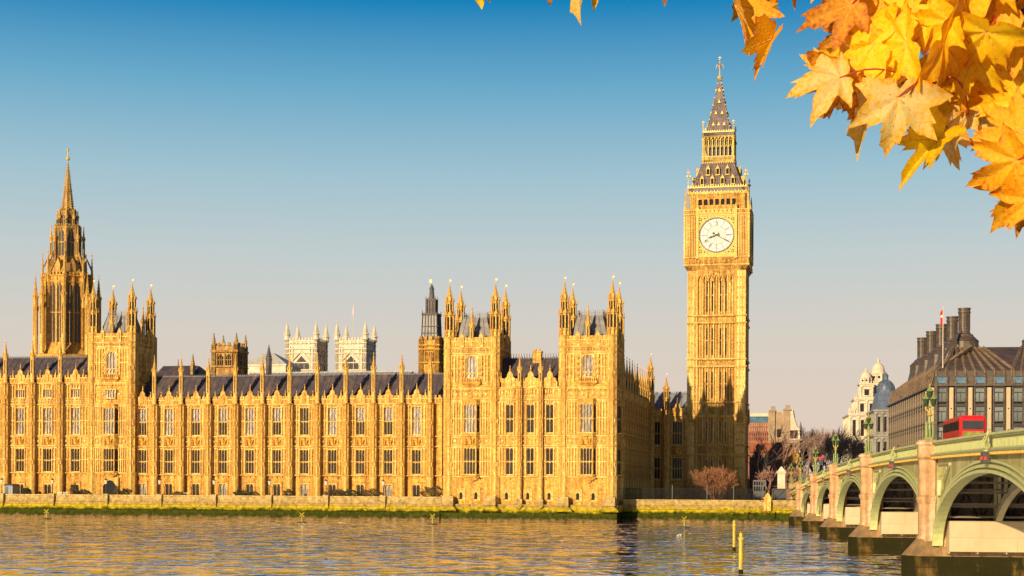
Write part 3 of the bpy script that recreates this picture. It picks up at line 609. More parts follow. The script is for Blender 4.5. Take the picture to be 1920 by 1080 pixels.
# clock stage
z0, z1 = zc1+.1, ZC(393); zcen = ZC(441.8); dr = 31.4/SC; fs = 35.3/SC
f2.box(-H+.1, H-.1, -H+.15, -H+1, z0, z1)
for s_ in (-1, 1):
    for i in range(7): x = s_*(fs+.62+i*(H-fs-.75)/6); f2.m = 1; f2.box(x-.08, x+.08, -H-.10, -H+.2, z0+.3, z1-1.4); f2.m = 0
    for zz in (z0+2.6, z0+5.6): f2.box(s_*fs if s_ > 0 else -H, H if s_ > 0 else -fs, -H+.0, -H+.2, zz, zz+.25)
    for zz in (z0+3.3, z0+6.5):
        for i in range(6): x = s_*(fs+.85+i*(H-fs-.95)/6); f2.poly([(x-.2,zz),(x,zz-.35),(x+.2,zz),(x,zz+.35)], -H-.0, -H+.2)
string(f2, -H-.1, H+.1, -H+.15, z1-1.0, .35, .3); string(f2, -H-.1, H+.1, -H+.15, z1-.05, .4, .35)
for i in range(30): x = -H+.2+i*(2*H-.4)/29; f2.box(x-.07, x+.07, -H-.02, -H+.2, z1-.85, z1-.35)
gms = [MB(), MB()]
for s_ in (-1, 1):
    gm = gms[(s_+1)//2]
    gm.box(s_*fs-.3, s_*fs+.3, -H-.35, -H+.1, z0-.4, z1+.3)
    gm.prism(s_*fs, -H-.1, z1+.3, z1+1.3, .3, .05, 6); gm.prism(s_*(H-.15), -H+.15, z1, z1+1.2, .33, .12, 6); gm.prism(s_*(H-.15), -H+.15, z1+1.1, z1+2.0, .28, .03, 6)
    for i in range(16): zz = z0+i*(z1-z0)/16; gm.box(s_*(H-.12)-.2, s_*(H-.12)+.2, -H+.0, -H+.3, zz, zz+.3)
gb = MB()
gb.box(-fs, fs, -H-.18, -H+.1, zcen+fs, zcen+fs+.35); gb.box(-fs, fs, -H-.18, -H+.1, zcen-fs-.35, zcen-fs); gb.box(-fs+.3, fs-.3, -H-.28, -H+.1, z0-.1, z0+.35); gb.box(-fs, fs, -H-.28, -H+.1, zcen+fs+.5, zcen+fs+.75)
for i in range(9): x = -fs+.5+i*(2*fs-1)/8; gb.poly([(x-.42,zcen+fs+.8),(x+.42,zcen+fs+.8),(x,zcen+fs+1.75)], -H-.2, -H)
for i in range(12): x = -fs+.35+i*(2*fs-.7)/11; gb.box(x-.16, x+.16, -H-.12, -H, zcen+fs+.38, zcen+fs+.5)
# spandrels with gold tracery round the dial
n = 24
for qx in (-1, 1):
    for qz in (-1, 1):
        arc = [(qx*(dr+.12)*math.cos(PI/2*i/8), zcen+qz*(dr+.12)*math.sin(PI/2*i/8)) for i in range(9)]; pts = arc+[(0*qx, zcen+qz*fs), (qx*fs, zcen+qz*fs), (qx*fs, zcen)]
        if qx*qz < 0: pts = pts[::-1]
        gb.poly(pts, -H-.06, -H+.05)
        gb.prism(qx*fs*.84, -H, zcen+qz*fs*.84-.1, zcen+qz*fs*.84+.1, .3, n=6)
dk = MB()
for qx in (-1, 1):
    for qz in (-1, 1):
        for (u, v, r) in ((.84,.84,.42), (.88,.62,.2), (.62,.88,.2), (.93,.47,.14), (.47,.93,.14)):
            cxx, czz = qx*fs*u, zcen+qz*fs*v; dk.poly([(cxx+r*math.cos(2*PI*i/8), czz+r*math.sin(2*PI*i/8)) for i in range(8)], -H-.09, -H-.03)
        cxx, czz = qx*fs*.84, zcen+qz*fs*.84; 
        gb.poly([(cxx+.24*math.cos(2*PI*i/8), czz+.24*math.sin(2*PI*i/8)) for i in range(8)], -H-.13, -H-.08)
dial = MB(); dial.poly([(dr*math.cos(2*PI*i/48), zcen+dr*math.sin(2*PI*i/48)) for i in range(48)], -H-.05, -H+.05)
mk = MB(); yk = -H-.11
def ring_(m, r0, r1, ya, yb, n=48):
    for i in range(n):
        a, b = 2*PI*i/n, 2*PI*(i+1)/n
        m.poly([(r0*math.cos(a), zcen+r0*math.sin(a)), (r1*math.cos(a), zcen+r1*math.sin(a)), (r1*math.cos(b), zcen+r1*math.sin(b)), (r0*math.cos(b), zcen+r0*math.sin(b))], ya, yb)
ring_(mk, dr-.06, dr+.14, yk-.1, yk+.1)
mg_ = MB(); ring_(mg_, dr*.80, dr*.822, yk+.02, yk+.06); ring_(mg_, dr*.540, dr*.568, yk+.02, yk+.06); ring_(mg_, dr*.93, dr*.945, yk+.02, yk+.06)
def radbar(m, r0, r1, ang, w, off=0, skew=0):            # ang clockwise from 12
    u = (math.sin(ang), math.cos(ang)); p = (math.cos(ang), -math.sin(ang)); q = []
    for r, s_, k in ((r0,-1,-skew), (r0,1,-skew), (r1,1,skew), (r1,-1,skew)): q.append((u[0]*r+p[0]*(off+k+s_*w), zcen+u[1]*r+p[1]*(off+k+s_*w)))
    m.poly(q, yk, yk+.05)
nums = []
NUM = ['XII','I','II','III','IV','V','VI','VII','VIII','IX','X','XI']
for h_ in range(12):
    a = h_*PI/6; radbar(mg_, dr*.565, dr*.60, a, .045); radbar(mg_, dr*.80, dr*.945, a, .05)
    wd = {'I': .15, 'V': .34, 'X': .34}; tot = sum(wd[c] for c in NUM[h_]); o_ = -tot/2; nm_ = MB(); nums.append(nm_)
    for c in NUM[h_]:
        m_ = o_+wd[c]/2
        if c == 'I': radbar(nm_, dr*.60, dr*.78, a, .045, m_)
        if c == 'X': radbar(nm_, dr*.60, dr*.78, a, .04, m_, .11); radbar(nm_, dr*.60, dr*.78, a, .03, m_, -.11)
        if c == 'V': radbar(nm_, dr*.60, dr*.78, a, .04, m_-.08, -.07); radbar(nm_, dr*.60, dr*.78, a, .03, m_+.08, .07)
        o_ += wd[c]
for i in range(60): radbar(mg_, dr*.945, dr*.975, i*PI/30, .03)
for i in range(24):
    a = i*PI/12; radbar(mg_, dr*.14, dr*.54, a, .016)
for r in (.2, .3, .4, .48): ring_(mg_, dr*r, dr*r+.03, yk+.02, yk+.06, 24)
hd = MB(); yk -= .12; am_, ah_ = R(120), R(250); radbar(hd, -.9, dr*.93, am_, .085); radbar(hd, -.55, dr*.40, ah_, .16); radbar(hd, dr*.36, dr*.50, ah_, .09)
u = (math.sin(ah_), math.cos(ah_)); p = (math.cos(ah_), -math.sin(ah_)); rr = dr*.40
hd.poly([(u[0]*(rr-.3)+p[0]*.3, zcen+u[1]*(rr-.3)+p[1]*.3), (u[0]*(rr+.35), zcen+u[1]*(rr+.35)), (u[0]*(rr-.3)-p[0]*.3, zcen+u[1]*(rr-.3)-p[1]*.3)], yk-.02, yk+.03)
hd.poly([(.28*math.cos(2*PI*i/10), zcen+.28*math.sin(2*PI*i/10)) for i in range(10)], yk-.03, yk+.1); radbar(hd, -.95, -.6, am_, .2); radbar(hd, -.6, -.4, ah_, .3)
# belfry
b0, b1 = z1, ZC(362); hb = 51/SC; f3 = MB(); bk = MB()
f3.box(-hb, hb, -hb+.35, -hb+.9, b0, b1)
for i in range(8): x = -4.35+i*8.7/7; f3.box(x-.2, x+.2, -hb-.12, -hb+.4, b0, b1)
for i in range(7):
    x = -4.35+(i+.5)*8.7/7; w = .43; bk.poly([(x-w,b0+1.1),(x+w,b0+1.1),(x+w,b1-1.6),(x,b1-.75),(x-w,b1-1.6)], -hb+.25, -hb+.36)
    f3.poly([(x-w-.05,b1-1.7),(x-.02,b1-.8),(x-.02,b1-.3),(x-w-.05,b1-.3)][::-1], -hb+.02, -hb+.4); f3.poly([(x+w+.05,b1-1.7),(x+.02,b1-.8),(x+.02,b1-.3),(x+w+.05,b1-.3)], -hb+.02, -hb+.4)
    f3.poly([(x-.55,b1-1.3),(x+.55,b1-1.3),(x,b1-.1)][::1], -hb-.14, -hb-.02)
    f3.box(x-w, x+w, -hb+.0, -hb+.4, b0+.2, b0+1.1)
for s_ in (-1, 1):
    for q in (4.9, 5.35, 5.8): f3.box(s_*q-.1, s_*q+.1, -hb-.1, -hb+.4, b0, b1)
    f3.box(min(s_*4.6, s_*hb), max(s_*4.6, s_*hb), -hb+.05, -hb+.4, b0, b1)
    f3.box(s_*(H-.35)-.22, s_*(H-.35)+.22, -H+.1, -H+.5, b0, b0+3.2); f3.prism(s_*(H-.35), -H+.3, b0+3.2, b0+5.0, .25, .03, 4)
string(f3, -hb-.1, hb+.1, -hb, b1-.0, .35, .3); f3.box(-hb-.35, hb+.35, -hb-.35, -hb+1, b1, b1+.35)
g3 = MB()
gb0 = b1+.35
for i in range(34): x = -6.3+i*12.6/33; g3.box(x-.1, x+.1, -hb-.42, -hb-.3, gb0-.45+.2*(i % 2), gb0+.0+.2*(i % 2))
g3.box(-6.4, 6.4, -hb-.4, -hb-.28, gb0+.9, gb0+1.05)
for i in range(24): x = -6.3+i*12.6/23; g3.poly([(x-.2,gb0+1.05),(x+.2,gb0+1.05),(x,gb0+1.6)], -hb-.4, -hb-.3)
for s_ in (-1, 1):
    g3.prism(s_*6.35, -hb-.3, gb0, gb0+5.2, .09, .05, 5); g3.box(s_*6.35-.45, s_*6.35+.45, -hb-.33, -hb-.27, gb0+3.5, gb0+3.75); g3.prism(s_*6.35, -hb-.3, gb0+3.3, gb0+3.9, .22, .22, 6); g3.prism(s_*6.35, -hb-.3, gb0+4.7, gb0+5.0, .16, .05, 6); g3.box(s_*6.35-.3, s_*6.35+.3, -hb-.33, -hb-.27, gb0+4.4, gb0+4.55)
ir = MB(); ir.box(-hb-.25, hb+.25, -hb-.25, -hb+.8, b1+.35, gb0+.9)
# lower roof (four stages, slightly hollow), dormers
cxo = 1346.5
def ZD(py, half): return P.Zf(1343, TY+hw-half/SC)(py)
def wz(py, half): return (half/SC, ZD(py, half))
prof = [wz(352, 47.5), wz(340, 42.5), wz(325, 36.5), wz(312, 32), wz(303, 29.3)]
r1 = MB()
for (a, za_), (b, zb_) in zip(prof, prof[1:]):
    r1.fr((-a,a,-a,a), za_, (-b,b,-b,b), zb_)
for k in range(4):
    q = MB()
    for i in range(17):
        u = -1+2*i/16
        for (a, za_), (b, zb_) in zip(prof, prof[1:]): q.bar((u*a,-a,za_), (u*b,-b,zb_), .07)
    r1.mg(q, 0, 0, 0, k*PI/2)
dz = MB(); db = MB()
for row, (py, hw_, xs_) in enumerate(((346, 45, (-1,-.33,.33,1)), (328, 38, (-1,0,1)))):
    zz = ZD(py, hw_); yy = -hw_/SC
    for u in xs_:
        x = u*(hw_/SC)*.63 if row == 0 else u*2.15
        dz.box(x-.42, x-.3, yy-.35, yy+1.2, zz, zz+1.3); dz.box(x+.3, x+.42, yy-.35, yy+1.2, zz, zz+1.3); dz.poly([(x-.48,zz+1.3),(x+.48,zz+1.3),(x,zz+2.1)], yy-.4, yy+1.6); dz.box(x-.5,x+.5,yy-.35,yy+1,zz-.15,zz+.1)
        db.box(x-.3, x+.3, yy-.2, yy+.8, zz, zz+1.3); dz.prism(x, yy-.35, zz+2.0, zz+2.4, .06, .03, 4)
# lantern
l0, l1, l2 = ZD(303, 27), ZD(258, 27), ZD(248, 25); hl = 27.2/SC
ln = MB(); lk = MB()
ln.box(-hl-.35, hl+.35, -hl-.35, hl, l0-.2, l0+.35)
for i in range(26): x = -hl-.2+i*(2*hl+.4)/25; ln.box(x-.07, x+.07, -hl-.4, -hl-.25, l0+.3, l0+1.1)
ln.box(-hl-.35, hl+.35, -hl-.42, -hl-.25, l0+1.0, l0+1.2); studs(ln, -hl-.3, hl+.3, -hl-.35, l0-.3, .5, .16)
for i in range(8):
    x = -hl+.15+i*(2*hl-.3)/7; ln.box(x-.1, x+.1, -hl-.02, -hl+.2, l0+.3, l1)
    if i < 7:
        c = x+(2*hl-.3)/14; w = .34; ln.poly([(c-w,l1-1.7),(c,l1-1.0),(c+w,l1-1.7),(c+w,l1-1.3),(c,l1-.5),(c-w,l1-1.3)], -hl, -hl+.15) if False else None
        ln.bar((x,-hl,l1-2.4),(c,-hl,l1-1.6),.07); ln.bar((2*c-x,-hl,l1-2.4),(c,-hl,l1-1.6),.07); ln.bar((c,-hl,l1-1.6),(c,-hl,l1),.05); ln.bar((x,-hl,l1-.7),(c,-hl,l1-.2),.05); ln.bar((2*c-x,-hl,l1-.7),(c,-hl,l1-.2),.05)
for s_ in (-1, 1): ln.prism(s_*(hl+.1), -hl-.1, l0, l1, .2, n=6)
ln.box(-hl-.35, hl+.35, -hl-.35, hl, l1, l1+.35); studs(ln, -hl-.2, hl+.2, -hl-.3, l1-.15, .7, .15)
lk.box(-hl+.75, hl-.75, -hl+.75, hl-.75, l0, l1); 
ih = MB(); ih.box(-hl-.2, hl+.2, -hl-.2, hl, l1+.35, l2-.05)
g4 = MB(); g4.box(-hl-.3, hl+.3, -hl-.3, -hl-.15, l2-.1, l2+.1)
for i in range(14): x = -hl+i*2*hl/13; g4.poly([(x-.18,l2+.05),(x+.18,l2+.05),(x,l2+.5)], -hl-.25, -hl-.15)
for s_ in (-1, 1): g4.prism(s_*(hl+.1), -hl-.15, l1, l2+2.6, .09, .05, 5); g4.prism(s_*(hl+.1), -hl-.15, l2+1.5, l2+1.9, .18, n=6); g4.box(s_*(hl+.1)-.25, s_*(hl+.1)+.25, -hl-.2, -hl-.1, l2+2.2, l2+2.35)
# spire
sp0, sp1 = l2, ZD(148, 0); hs = 23.4/SC; prof2 = [(hs, sp0), (hs*.66, sp0+(sp1-sp0)*.30), (hs*.36, sp0+(sp1-sp0)*.62), (.16, sp1)]
r2 = MB()
for (a, za_), (b, zb_) in zip(prof2, prof2[1:]): r2.fr((-a,a,-a,a), za_, (-b,b,-b,b), zb_)
for k in range(4):
    q = MB()
    for i in range(9):
        u = -1+2*i/8
        for (a, za_), (b, zb_) in list(zip(prof2, prof2[1:]))[:2]: q.bar((u*a,-a,za_), (u*b,-b,zb_), .06)
    r2.mg(q, 0, 0, 0, k*PI/2)
    for j in range(15):
        t_ = (j+.5)/15; z_ = sp0+(sp1-sp0)*t_
        for (a, za_), (b, zb_) in zip(prof2, prof2[1:]):
            if za_ <= z_ <= zb_: w_ = a+(b-a)*(z_-za_)/(zb_-za_)
        q = MB(); q.m = 0; q.box(-w_-.18, -w_+.12, -w_-.18, -w_+.12, z_, z_+.28); g4.mg(q, 0, 0, 0, k*PI/2) if j % 2 else r2.mg(q, 0, 0, 0, k*PI/2)
gd = MB()
for t_, us in ((.13, (-.5,0,.5)), (.34, (-.4,.4)), (.55, (0,)), (.76, (0,))):
    z_ = sp0+(sp1-sp0)*t_
    for (a, za_), (b, zb_) in zip(prof2, prof2[1:]):
        if za_ <= z_ <= zb_: w_ = a+(b-a)*(z_-za_)/(zb_-za_)
    for u in us: x = u*w_; gd.poly([(x-.28,z_),(x+.28,z_),(x,z_+.75)], -w_-.25, -w_+.3)
fn = MB(); ZC = P.Zf(1346, TY+hw); zt_ = ZC(148); fn.lathe(0,0,[(.14,zt_-.4),(.5,zt_+.1),(.62,zt_+.45),(.5,zt_+.6),(.12,zt_+.8),(.1,ZC(128)),(.32,ZC(127)),(.3,ZC(124.5)),(.09,ZC(123)),(.08,ZC(114)),(.3,ZC(112.8)),(.3,ZC(111)),(.06,ZC(110)),(.05,ZC(105.5))], 8)
for k in range(4):
    a = k*PI/2; c_, s_ = math.cos(a), math.sin(a); fn.bar((0,0,ZC(126)), (c_*.7,s_*.7,ZC(121)), .09); fn.bar((c_*.7,s_*.7,ZC(121)), (c_*.85,s_*.85,ZC(129)), .07)
fn.box(-.3,.3,-.05,.05,ZC(108.6),ZC(107.6))
def four(m, sides=(0,1,2,3)):
    o = MB()
    for k in sides: o.mg(m, tx, ty, 0, k*PI/2)
    return o
def one(m): return MB().mg(m, tx, ty, 0, 0)
four(f).build('shaft', [M['stone3'], M['mulln']], ct); four(f2).build('clock_stage', [M['stone3'], M['mulln']], ct)
for k in range(4): [MB().mg(gm, tx, ty, 0, k*PI/2).build('corner_shaft', M['gilt'], ct) for gm in gms]
for k in range(4):
    def kk(m): return MB().mg(m, tx, ty, 0, k*PI/2)
    d_ = kk(dial).build('clock_dial', M['white'], ct)
    kk(gb).build('dial_frame', M['gilt'], d_); kk(dk).build('dial_spandrel', M['iron'], d_); kk(mk).build('dial_rim', M['iron'], d_); kk(mg_).build('dial_tracery', M['brown'], d_); [kk(q_).build('numeral', M['iron'], d_) for q_ in nums]; kk(hd).build('clock_hands', M['iron'], d_)
bf = four(f3).build('belfry', [M['stone3'], M['mulln']], ct); build_each(four(bk), 'belfry_opening', M['black'], bf); four(g3).build('gilded_cresting', M['gold'], ct); four(ir).build('gutter', M['roofct'], ct)
rr_ = one(r1).build('lower_roof', M['roofct'], ct); four(dz).build('dormer', M['gilt'], rr_); build_each(four(db), 'dormer_opening', M['black'], rr_)
lo = four(ln).build('lantern', M['gilt'], ct); one(lk).build('lantern_core', M['iron'], lo); four(ih).build('eaves', M['roofct'], lo); four(g4).build('gilded_cresting', M['gold'], lo)
so_ = one(r2).build('spire', M['roofct'], ct); build_each(four(gd), 'gilded_dormer', M['gold'], so_); one(fn).build('finial', M['gold'], so_)
co_ = MB(); co_.box(tx-hw+.8, tx+hw-.8, ty-hw+.8, ty+hw-.8, 4, zt); co_.box(tx-H+1, tx+H-1, ty-H+1, ty+H-1, zt, z1); co_.box(tx-hb+.8, tx+hb-.8, ty-hb+.8, ty+hb-.8, z1, b1+.3); co_.build('core', M['stone3'], ct)
ZC = P.Zf(1343, TY)
# ------------------------------------------------------------------ north range and link to the clock tower
nr = thing('palace_north_range', 'shaded gothic range running back from the river pavilion to the clock tower', 'palace', P, (2, 34, 4))
LN = dict(base=4.0, s0=LP['s0'], w1b=LP['w1b']+.2, w1t=LP['w1t'], s1=LP['s1'], s1t=LP['s1t'], w2b=LP['w2b'], w2t=LP['w2t'], top=24.0)
wl = MB(); pr = MB(); t0, t1 = 11.5, TY; nb = 11; q = MB(); qp = MB(); bw = (t1-t0)/nb
for i in range(nb): bay(q, t0+i*bw, t0+(i+1)*bw, .8, LN, 1.5); parapet(qp, t0+i*bw+.3, t0+(i+1)*bw-.3, .7, LN['top'], 1.5)
wl.mg(q, 0, 0, 0, PI/2); pr.mg(qp, 0, 0, 0, PI/2)       # front of the module turns to face +x, at x = -.8
bmn = buttress_mesh([4.0, LN['s0'], LN['s1'], LN['s1t'], LN['top']], r=.45); pmn = pinnacle_mesh(4.4, 3.4, .4)
for i in range(nb):
    yy = t0+(i+.5)*bw
    for zb, zt2 in ((LN['w1b'], LN['w1t']), (LN['w2b'], LN['w2t'])): put_window(nr, (-.8, yy, zb), PI/2, 1.5, zt2-zb, 3, (.5,))
    o = inst('buttress', bmn, nr, (-.55, t0+(i+.9)*bw, 4.0), PI/2); inst('pinnacle', pmn, o, (0, .1, LN['top']-4), local=True)
# river facing link
xa, xb = -.8, xl+.3; e1 = P.X(1249, TY); ll = dict(LN); ll['top'] = ZC(779); ll['w2t'] = ZC(790); ll['w2b'] = ZC(832)-.2+0; ll['s1'] = ZC(853); ll['s1t'] = ZC(835); ll['w1t'] = ZC(858); ll['w1b'] = ZC(898); ll['s0'] = ZC(900)
bay(wl, xa, e1, TY, ll, 1.2); bay(wl, e1, xb, TY, ll, 2.2); parapet(pr, xa, e1, TY-.1, ll['top'], 1.6, False); parapet(pr, e1, xb, TY-.1, ll['top'], 1.6, True)
for c, w, n_ in (((xa+e1)/2, 1.2, 2), ((e1+xb)/2, 2.2, 4)):
    for zb, zt2 in ((ll['w1b'], ll['w1t']), (ll['w2b'], ll['w2t'])): put_window(nr, (c, TY, zb), 0, w, zt2-zb, n_, (.5,))
inst('coat_of_arms', arms_mesh(2.4, 2, 9), nr, ((e1+xb)/2, TY, ll['s1']+.1))
wl.box(-14, -.9, t0, TY, 4, 4.5); wl.box(-14, -13.4, t0, TY+8, 4, 22)
wl.build('wall', [M['stone'], M['mulln']], nr); pr.build('parapet', [M['stone2'], M['gold']], nr)
tb2 = buttress_mesh([4.0, LN['s0'], LN['s1'], LN['s1t'], ll['top'], 27.0], r=.85)
for (p, tt, dz_) in ((1219, TY-1.5, 0), (1248.5, TY-.6, -4.5)):
    o = inst('turret', tb2 if dz_ == 0 else buttress_mesh([4.0, ll['s0'], ll['s1'], ll['s1t'], ll['top']], r=.75), nr, (P.X(p, tt), tt, 4.0)); inst('turret_top', TURRET, o, (0, .1, 23.0+dz_+(0 if dz_ == 0 else 0)), local=True, sc=(.85,.85,.85))
rf = MB(); g = MB(); gable_roof(g, t0, TY+5, -12.5+13, 12.2, LN['top']+.8, LN['top']+5.0, crest=False)
rf.mg(g, 0, 0, 0, PI/2); rf.build('roof', M['slate'], nr)
rf = MB(); gable_roof(rf, -1, xb+1, TY+1, TY+11, ll['top']+.6, P.Zf(1260, TY+6)(736)); rf.build('roof', M['slatelt'], nr)
# ------------------------------------------------------------------ river, ground and river walls
def wp(px, py, z=0):                      # point at height z seen at a spot of the photo (palace side of the water)
    x, q = G.at(px, py, 1.0); k = (EYE-z)/(EYE-q); return x*k, k
mw = bpy.data.materials.new('river_water'); mw.use_nodes = True; n = mw.node_tree; N = n.nodes; L = n.links; b = N['Principled BSDF']
b.inputs['Base Color'].default_value = (.14,.06,.015,1); b.inputs['Roughness'].default_value = .04; b.inputs['IOR'].default_value = 6.0; b.inputs['Specular IOR Level'].default_value = 1.0
t = N.new('ShaderNodeTexCoord'); mp = N.new('ShaderNodeMapping'); mp.inputs['Scale'].default_value = (1.25,1.0,1); mp.inputs['Rotation'].default_value = (0,0,R(12)); L.new(t.outputs['Object'], mp.inputs[0])
n1 = N.new('ShaderNodeTexNoise'); n1.inputs['Scale'].default_value = .2; n1.inputs['Detail'].default_value = 2; n1.inputs['Roughness'].default_value = .5; L.new(mp.outputs[0], n1.inputs['Vector'])
n2 = N.new('ShaderNodeTexNoise'); n2.inputs['Scale'].default_value = .13; n2.inputs['Detail'].default_value = 2; L.new(mp.outputs[0], n2.inputs['Vector'])
mr = N.new('ShaderNodeMapRange'); mr.inputs[1].default_value = .35; mr.inputs[2].default_value = .65; mr.inputs[3].default_value = .45; mr.inputs[4].default_value = 1.15; L.new(n2.outputs['Fac'], mr.inputs[0])
sm = N.new('ShaderNodeMapRange'); sm.interpolation_type = 'SMOOTHSTEP'; sm.inputs[1].default_value = .44; sm.inputs[2].default_value = .62; L.new(n1.outputs['Fac'], sm.inputs[0])
n3 = N.new('ShaderNodeTexNoise'); n3.inputs['Scale'].default_value = .9; n3.inputs['Detail'].default_value = 3; L.new(mp.outputs[0], n3.inputs['Vector'])
m9 = N.new('ShaderNodeMath'); m9.operation = 'MULTIPLY_ADD'; m9.inputs[1].default_value = .28; L.new(n3.outputs['Fac'], m9.inputs[0]); L.new(sm.outputs[0], m9.inputs[2])
ml = N.new('ShaderNodeMath'); ml.operation = 'MULTIPLY'; L.new(m9.outputs[0], ml.inputs[0]); L.new(mr.outputs[0], ml.inputs[1])
bp = N.new('ShaderNodeBump'); bp.inputs['Strength'].default_value = 1.0; bp.inputs['Distance'].default_value = .52; L.new(ml.outputs[0], bp.inputs['Height']); L.new(bp.outputs[0], b.inputs['Normal'])
w = MB(); w.quad((-700,-40,0),(900,-40,0),(900,420,0),(-700,420,0)); tag(w.build('water', mw), kind='structure')
M['ground'] = mat('ground', (.16,.13,.10), var=.3, vs=.2)
g = MB(); g.box(-900, 3000, 12, 5000, -2, 3.9); g.box(-900, -34.5, .4, 12, -2, 3.9); g.box(.3, 3000, 8.4, 12, -2, 3.9); tag(g.build('ground', M['ground'], fr=P), kind='structure')
g = MB(); g.box(-200, 14, -60, 3.5, -2, 4.75); tag(g.build('riverside_path', mat('paving', (.3,.27,.23), var=.2), fr=G), kind='structure')
# algae stained stone, by height above the water
ma = M['algae']; ma.use_nodes = True; n = ma.node_tree; N = n.nodes; L = n.links; b = N['Principled BSDF']; b.inputs['Roughness'].default_value = .9; b.inputs['Specular IOR Level'].default_value = .03
gp = N.new('ShaderNodeNewGeometry'); s3 = N.new('ShaderNodeSeparateXYZ'); L.new(gp.outputs['Position'], s3.inputs[0])
no = N.new('ShaderNodeTexNoise'); no.inputs['Scale'].default_value = .8; no.inputs['Detail'].default_value = 7; no.inputs['Roughness'].default_value = .7; L.new(gp.outputs['Position'], no.inputs['Vector'])
m1 = N.new('ShaderNodeMath'); m1.operation = 'MULTIPLY_ADD'; m1.inputs[1].default_value = 2.3; m1.inputs[2].default_value = -1.15; L.new(no.outputs['Fac'], m1.inputs[0])
m2 = N.new('ShaderNodeMath'); m2.operation = 'ADD'; L.new(s3.outputs[2], m2.inputs[0]); L.new(m1.outputs[0], m2.inputs[1])
m3 = N.new('ShaderNodeMath'); m3.operation = 'DIVIDE'; m3.inputs[1].default_value = 5.0; L.new(m2.outputs[0], m3.inputs[0])
cr = N.new('ShaderNodeValToRGB'); L.new(m3.outputs[0], cr.inputs[0]); e = cr.color_ramp.elements
for p, c in ((.0,(.20,.12,.055)),(.09,(.10,.065,.02)),(.13,(.035,.042,.006)),(.34,(.05,.055,.006)),(.40,(.30,.21,.010)),(.46,(.44,.31,.015)),(.52,(.36,.25,.03)),(.60,(.34,.22,.075)),(.995,(.52,.35,.13))):
    q = e.new(p); q.color = c+(1,)
e.remove(e[0]); e.remove(e[-1])
n4 = N.new('ShaderNodeTexNoise'); n4.inputs['Scale'].default_value = 1.3; n4.inputs['Detail'].default_value = 9; n4.inputs['Roughness'].default_value = .72; L.new(gp.outputs['Position'], n4.inputs['Vector'])
r4 = N.new('ShaderNodeMapRange'); r4.inputs[1].default_value = .3; r4.inputs[2].default_value = .68; r4.inputs[3].default_value = .28; r4.inputs[4].default_value = 1.3; L.new(n4.outputs['Fac'], r4.inputs[0]); vm = N.new('ShaderNodeVectorMath'); vm.operation = 'SCALE'; L.new(cr.outputs[0], vm.inputs[0]); L.new(r4.outputs[0], vm.inputs['Scale']); L.new(vm.outputs[0], b.inputs['Base Color'])
bp = N.new('ShaderNodeBump'); bp.inputs['Strength'].default_value = .8; bp.inputs['Distance'].default_value = .15; L.new(n4.outputs['Fac'], bp.inputs['Height']); L.new(bp.outputs[0], b.inputs['Normal'])
zt = P.at(300, 928, 0)[1]
lampx = [4, 98.7, 199, 300, 402, 506, 612, 719]
tw = thing('terrace_wall', 'long stained stone river wall with algae below the palace terrace', 'wall', P, (-70, .2, 0))
m = MB(); X0, X1 = P.X(-160, 0), P.X(829, 0)-.2
m.polyx([(1.2,-3),(-1.3,-3),(-1.15,.5),(-.75,1.5),(-.35,1.75),(-.35,2.1),(-.1,2.15),(-.1,2.6),(.05,2.65),(.05,3.1),(.2,3.15),(.2,zt-.3),(.05,zt-.25),(.05,zt),(.8,zt),(.8,zt-.9),(1.2,zt-.9)], X0, X1)
m.build('wall', M['algae'], tw)
pm = MB().box(-.5,.5,-.35,.6,0,zt+.15-1.9).box(-.6,.6,-.45,.7,zt+.15-2.1,zt+.15-1.9).fr((-.35,.35,-.25,.3),-.5,(-.5,.5,-.35,.3),0).mesh('pier', M['algae'])
for p in lampx: inst('pier', pm, tw, (P.X(p, 0), 0, 1.9))
ew = thing('embankment_wall', 'stone embankment wall with yellow algae between the pavilion and the bridge', 'wall', P, (20, 8, 0))
m = MB(); ze = P.at(1300, 937, 8)[1]
m.polyx([(9,-3),(6.6,-3),(6.8,.6),(7.2,1.6),(7.5,1.8),(7.5,2.3),(7.9,2.4),(7.9,3.1),(8,3.15),(8,ze-.25),(7.85,ze-.2),(7.85,ze),(8.6,ze),(8.6,3.5),(9,3.5)], .2, 150)
rr = random.Random(3)
for i in range(60): x = P.X(rr.uniform(1340, 1490), 7); s_ = rr.uniform(.3, 1.0); m.box(x-s_, x+s_, 7.0-rr.random()*.9, 7.6, rr.uniform(-.5, .2), rr.uniform(.5, 2.2))
m.build('wall', M['algae'], ew)
gp_ = thing('gate_pier', 'short domed stone pier on the embankment wall left of the bridge', 'pier', P, (P.X(1440, 7.9), 7.9, 2.2))
x = P.X(1440, 7.9); m = MB(); m.box(x-.65,x+.65,7.2,8.7,2.2,4.6); m.box(x-.8,x+.8,7.05,8.8,4.6,4.8); m.fr((x-.6,x+.6,7.2,8.5),4.8,(x-.35,x+.35,7.5,8.3),5.3); m.build('shaft', M['stone2'], gp_); MB().prism(x,7.9,5.25,5.7,.4,.1,8).build('cap', M['stone2'], gp_)
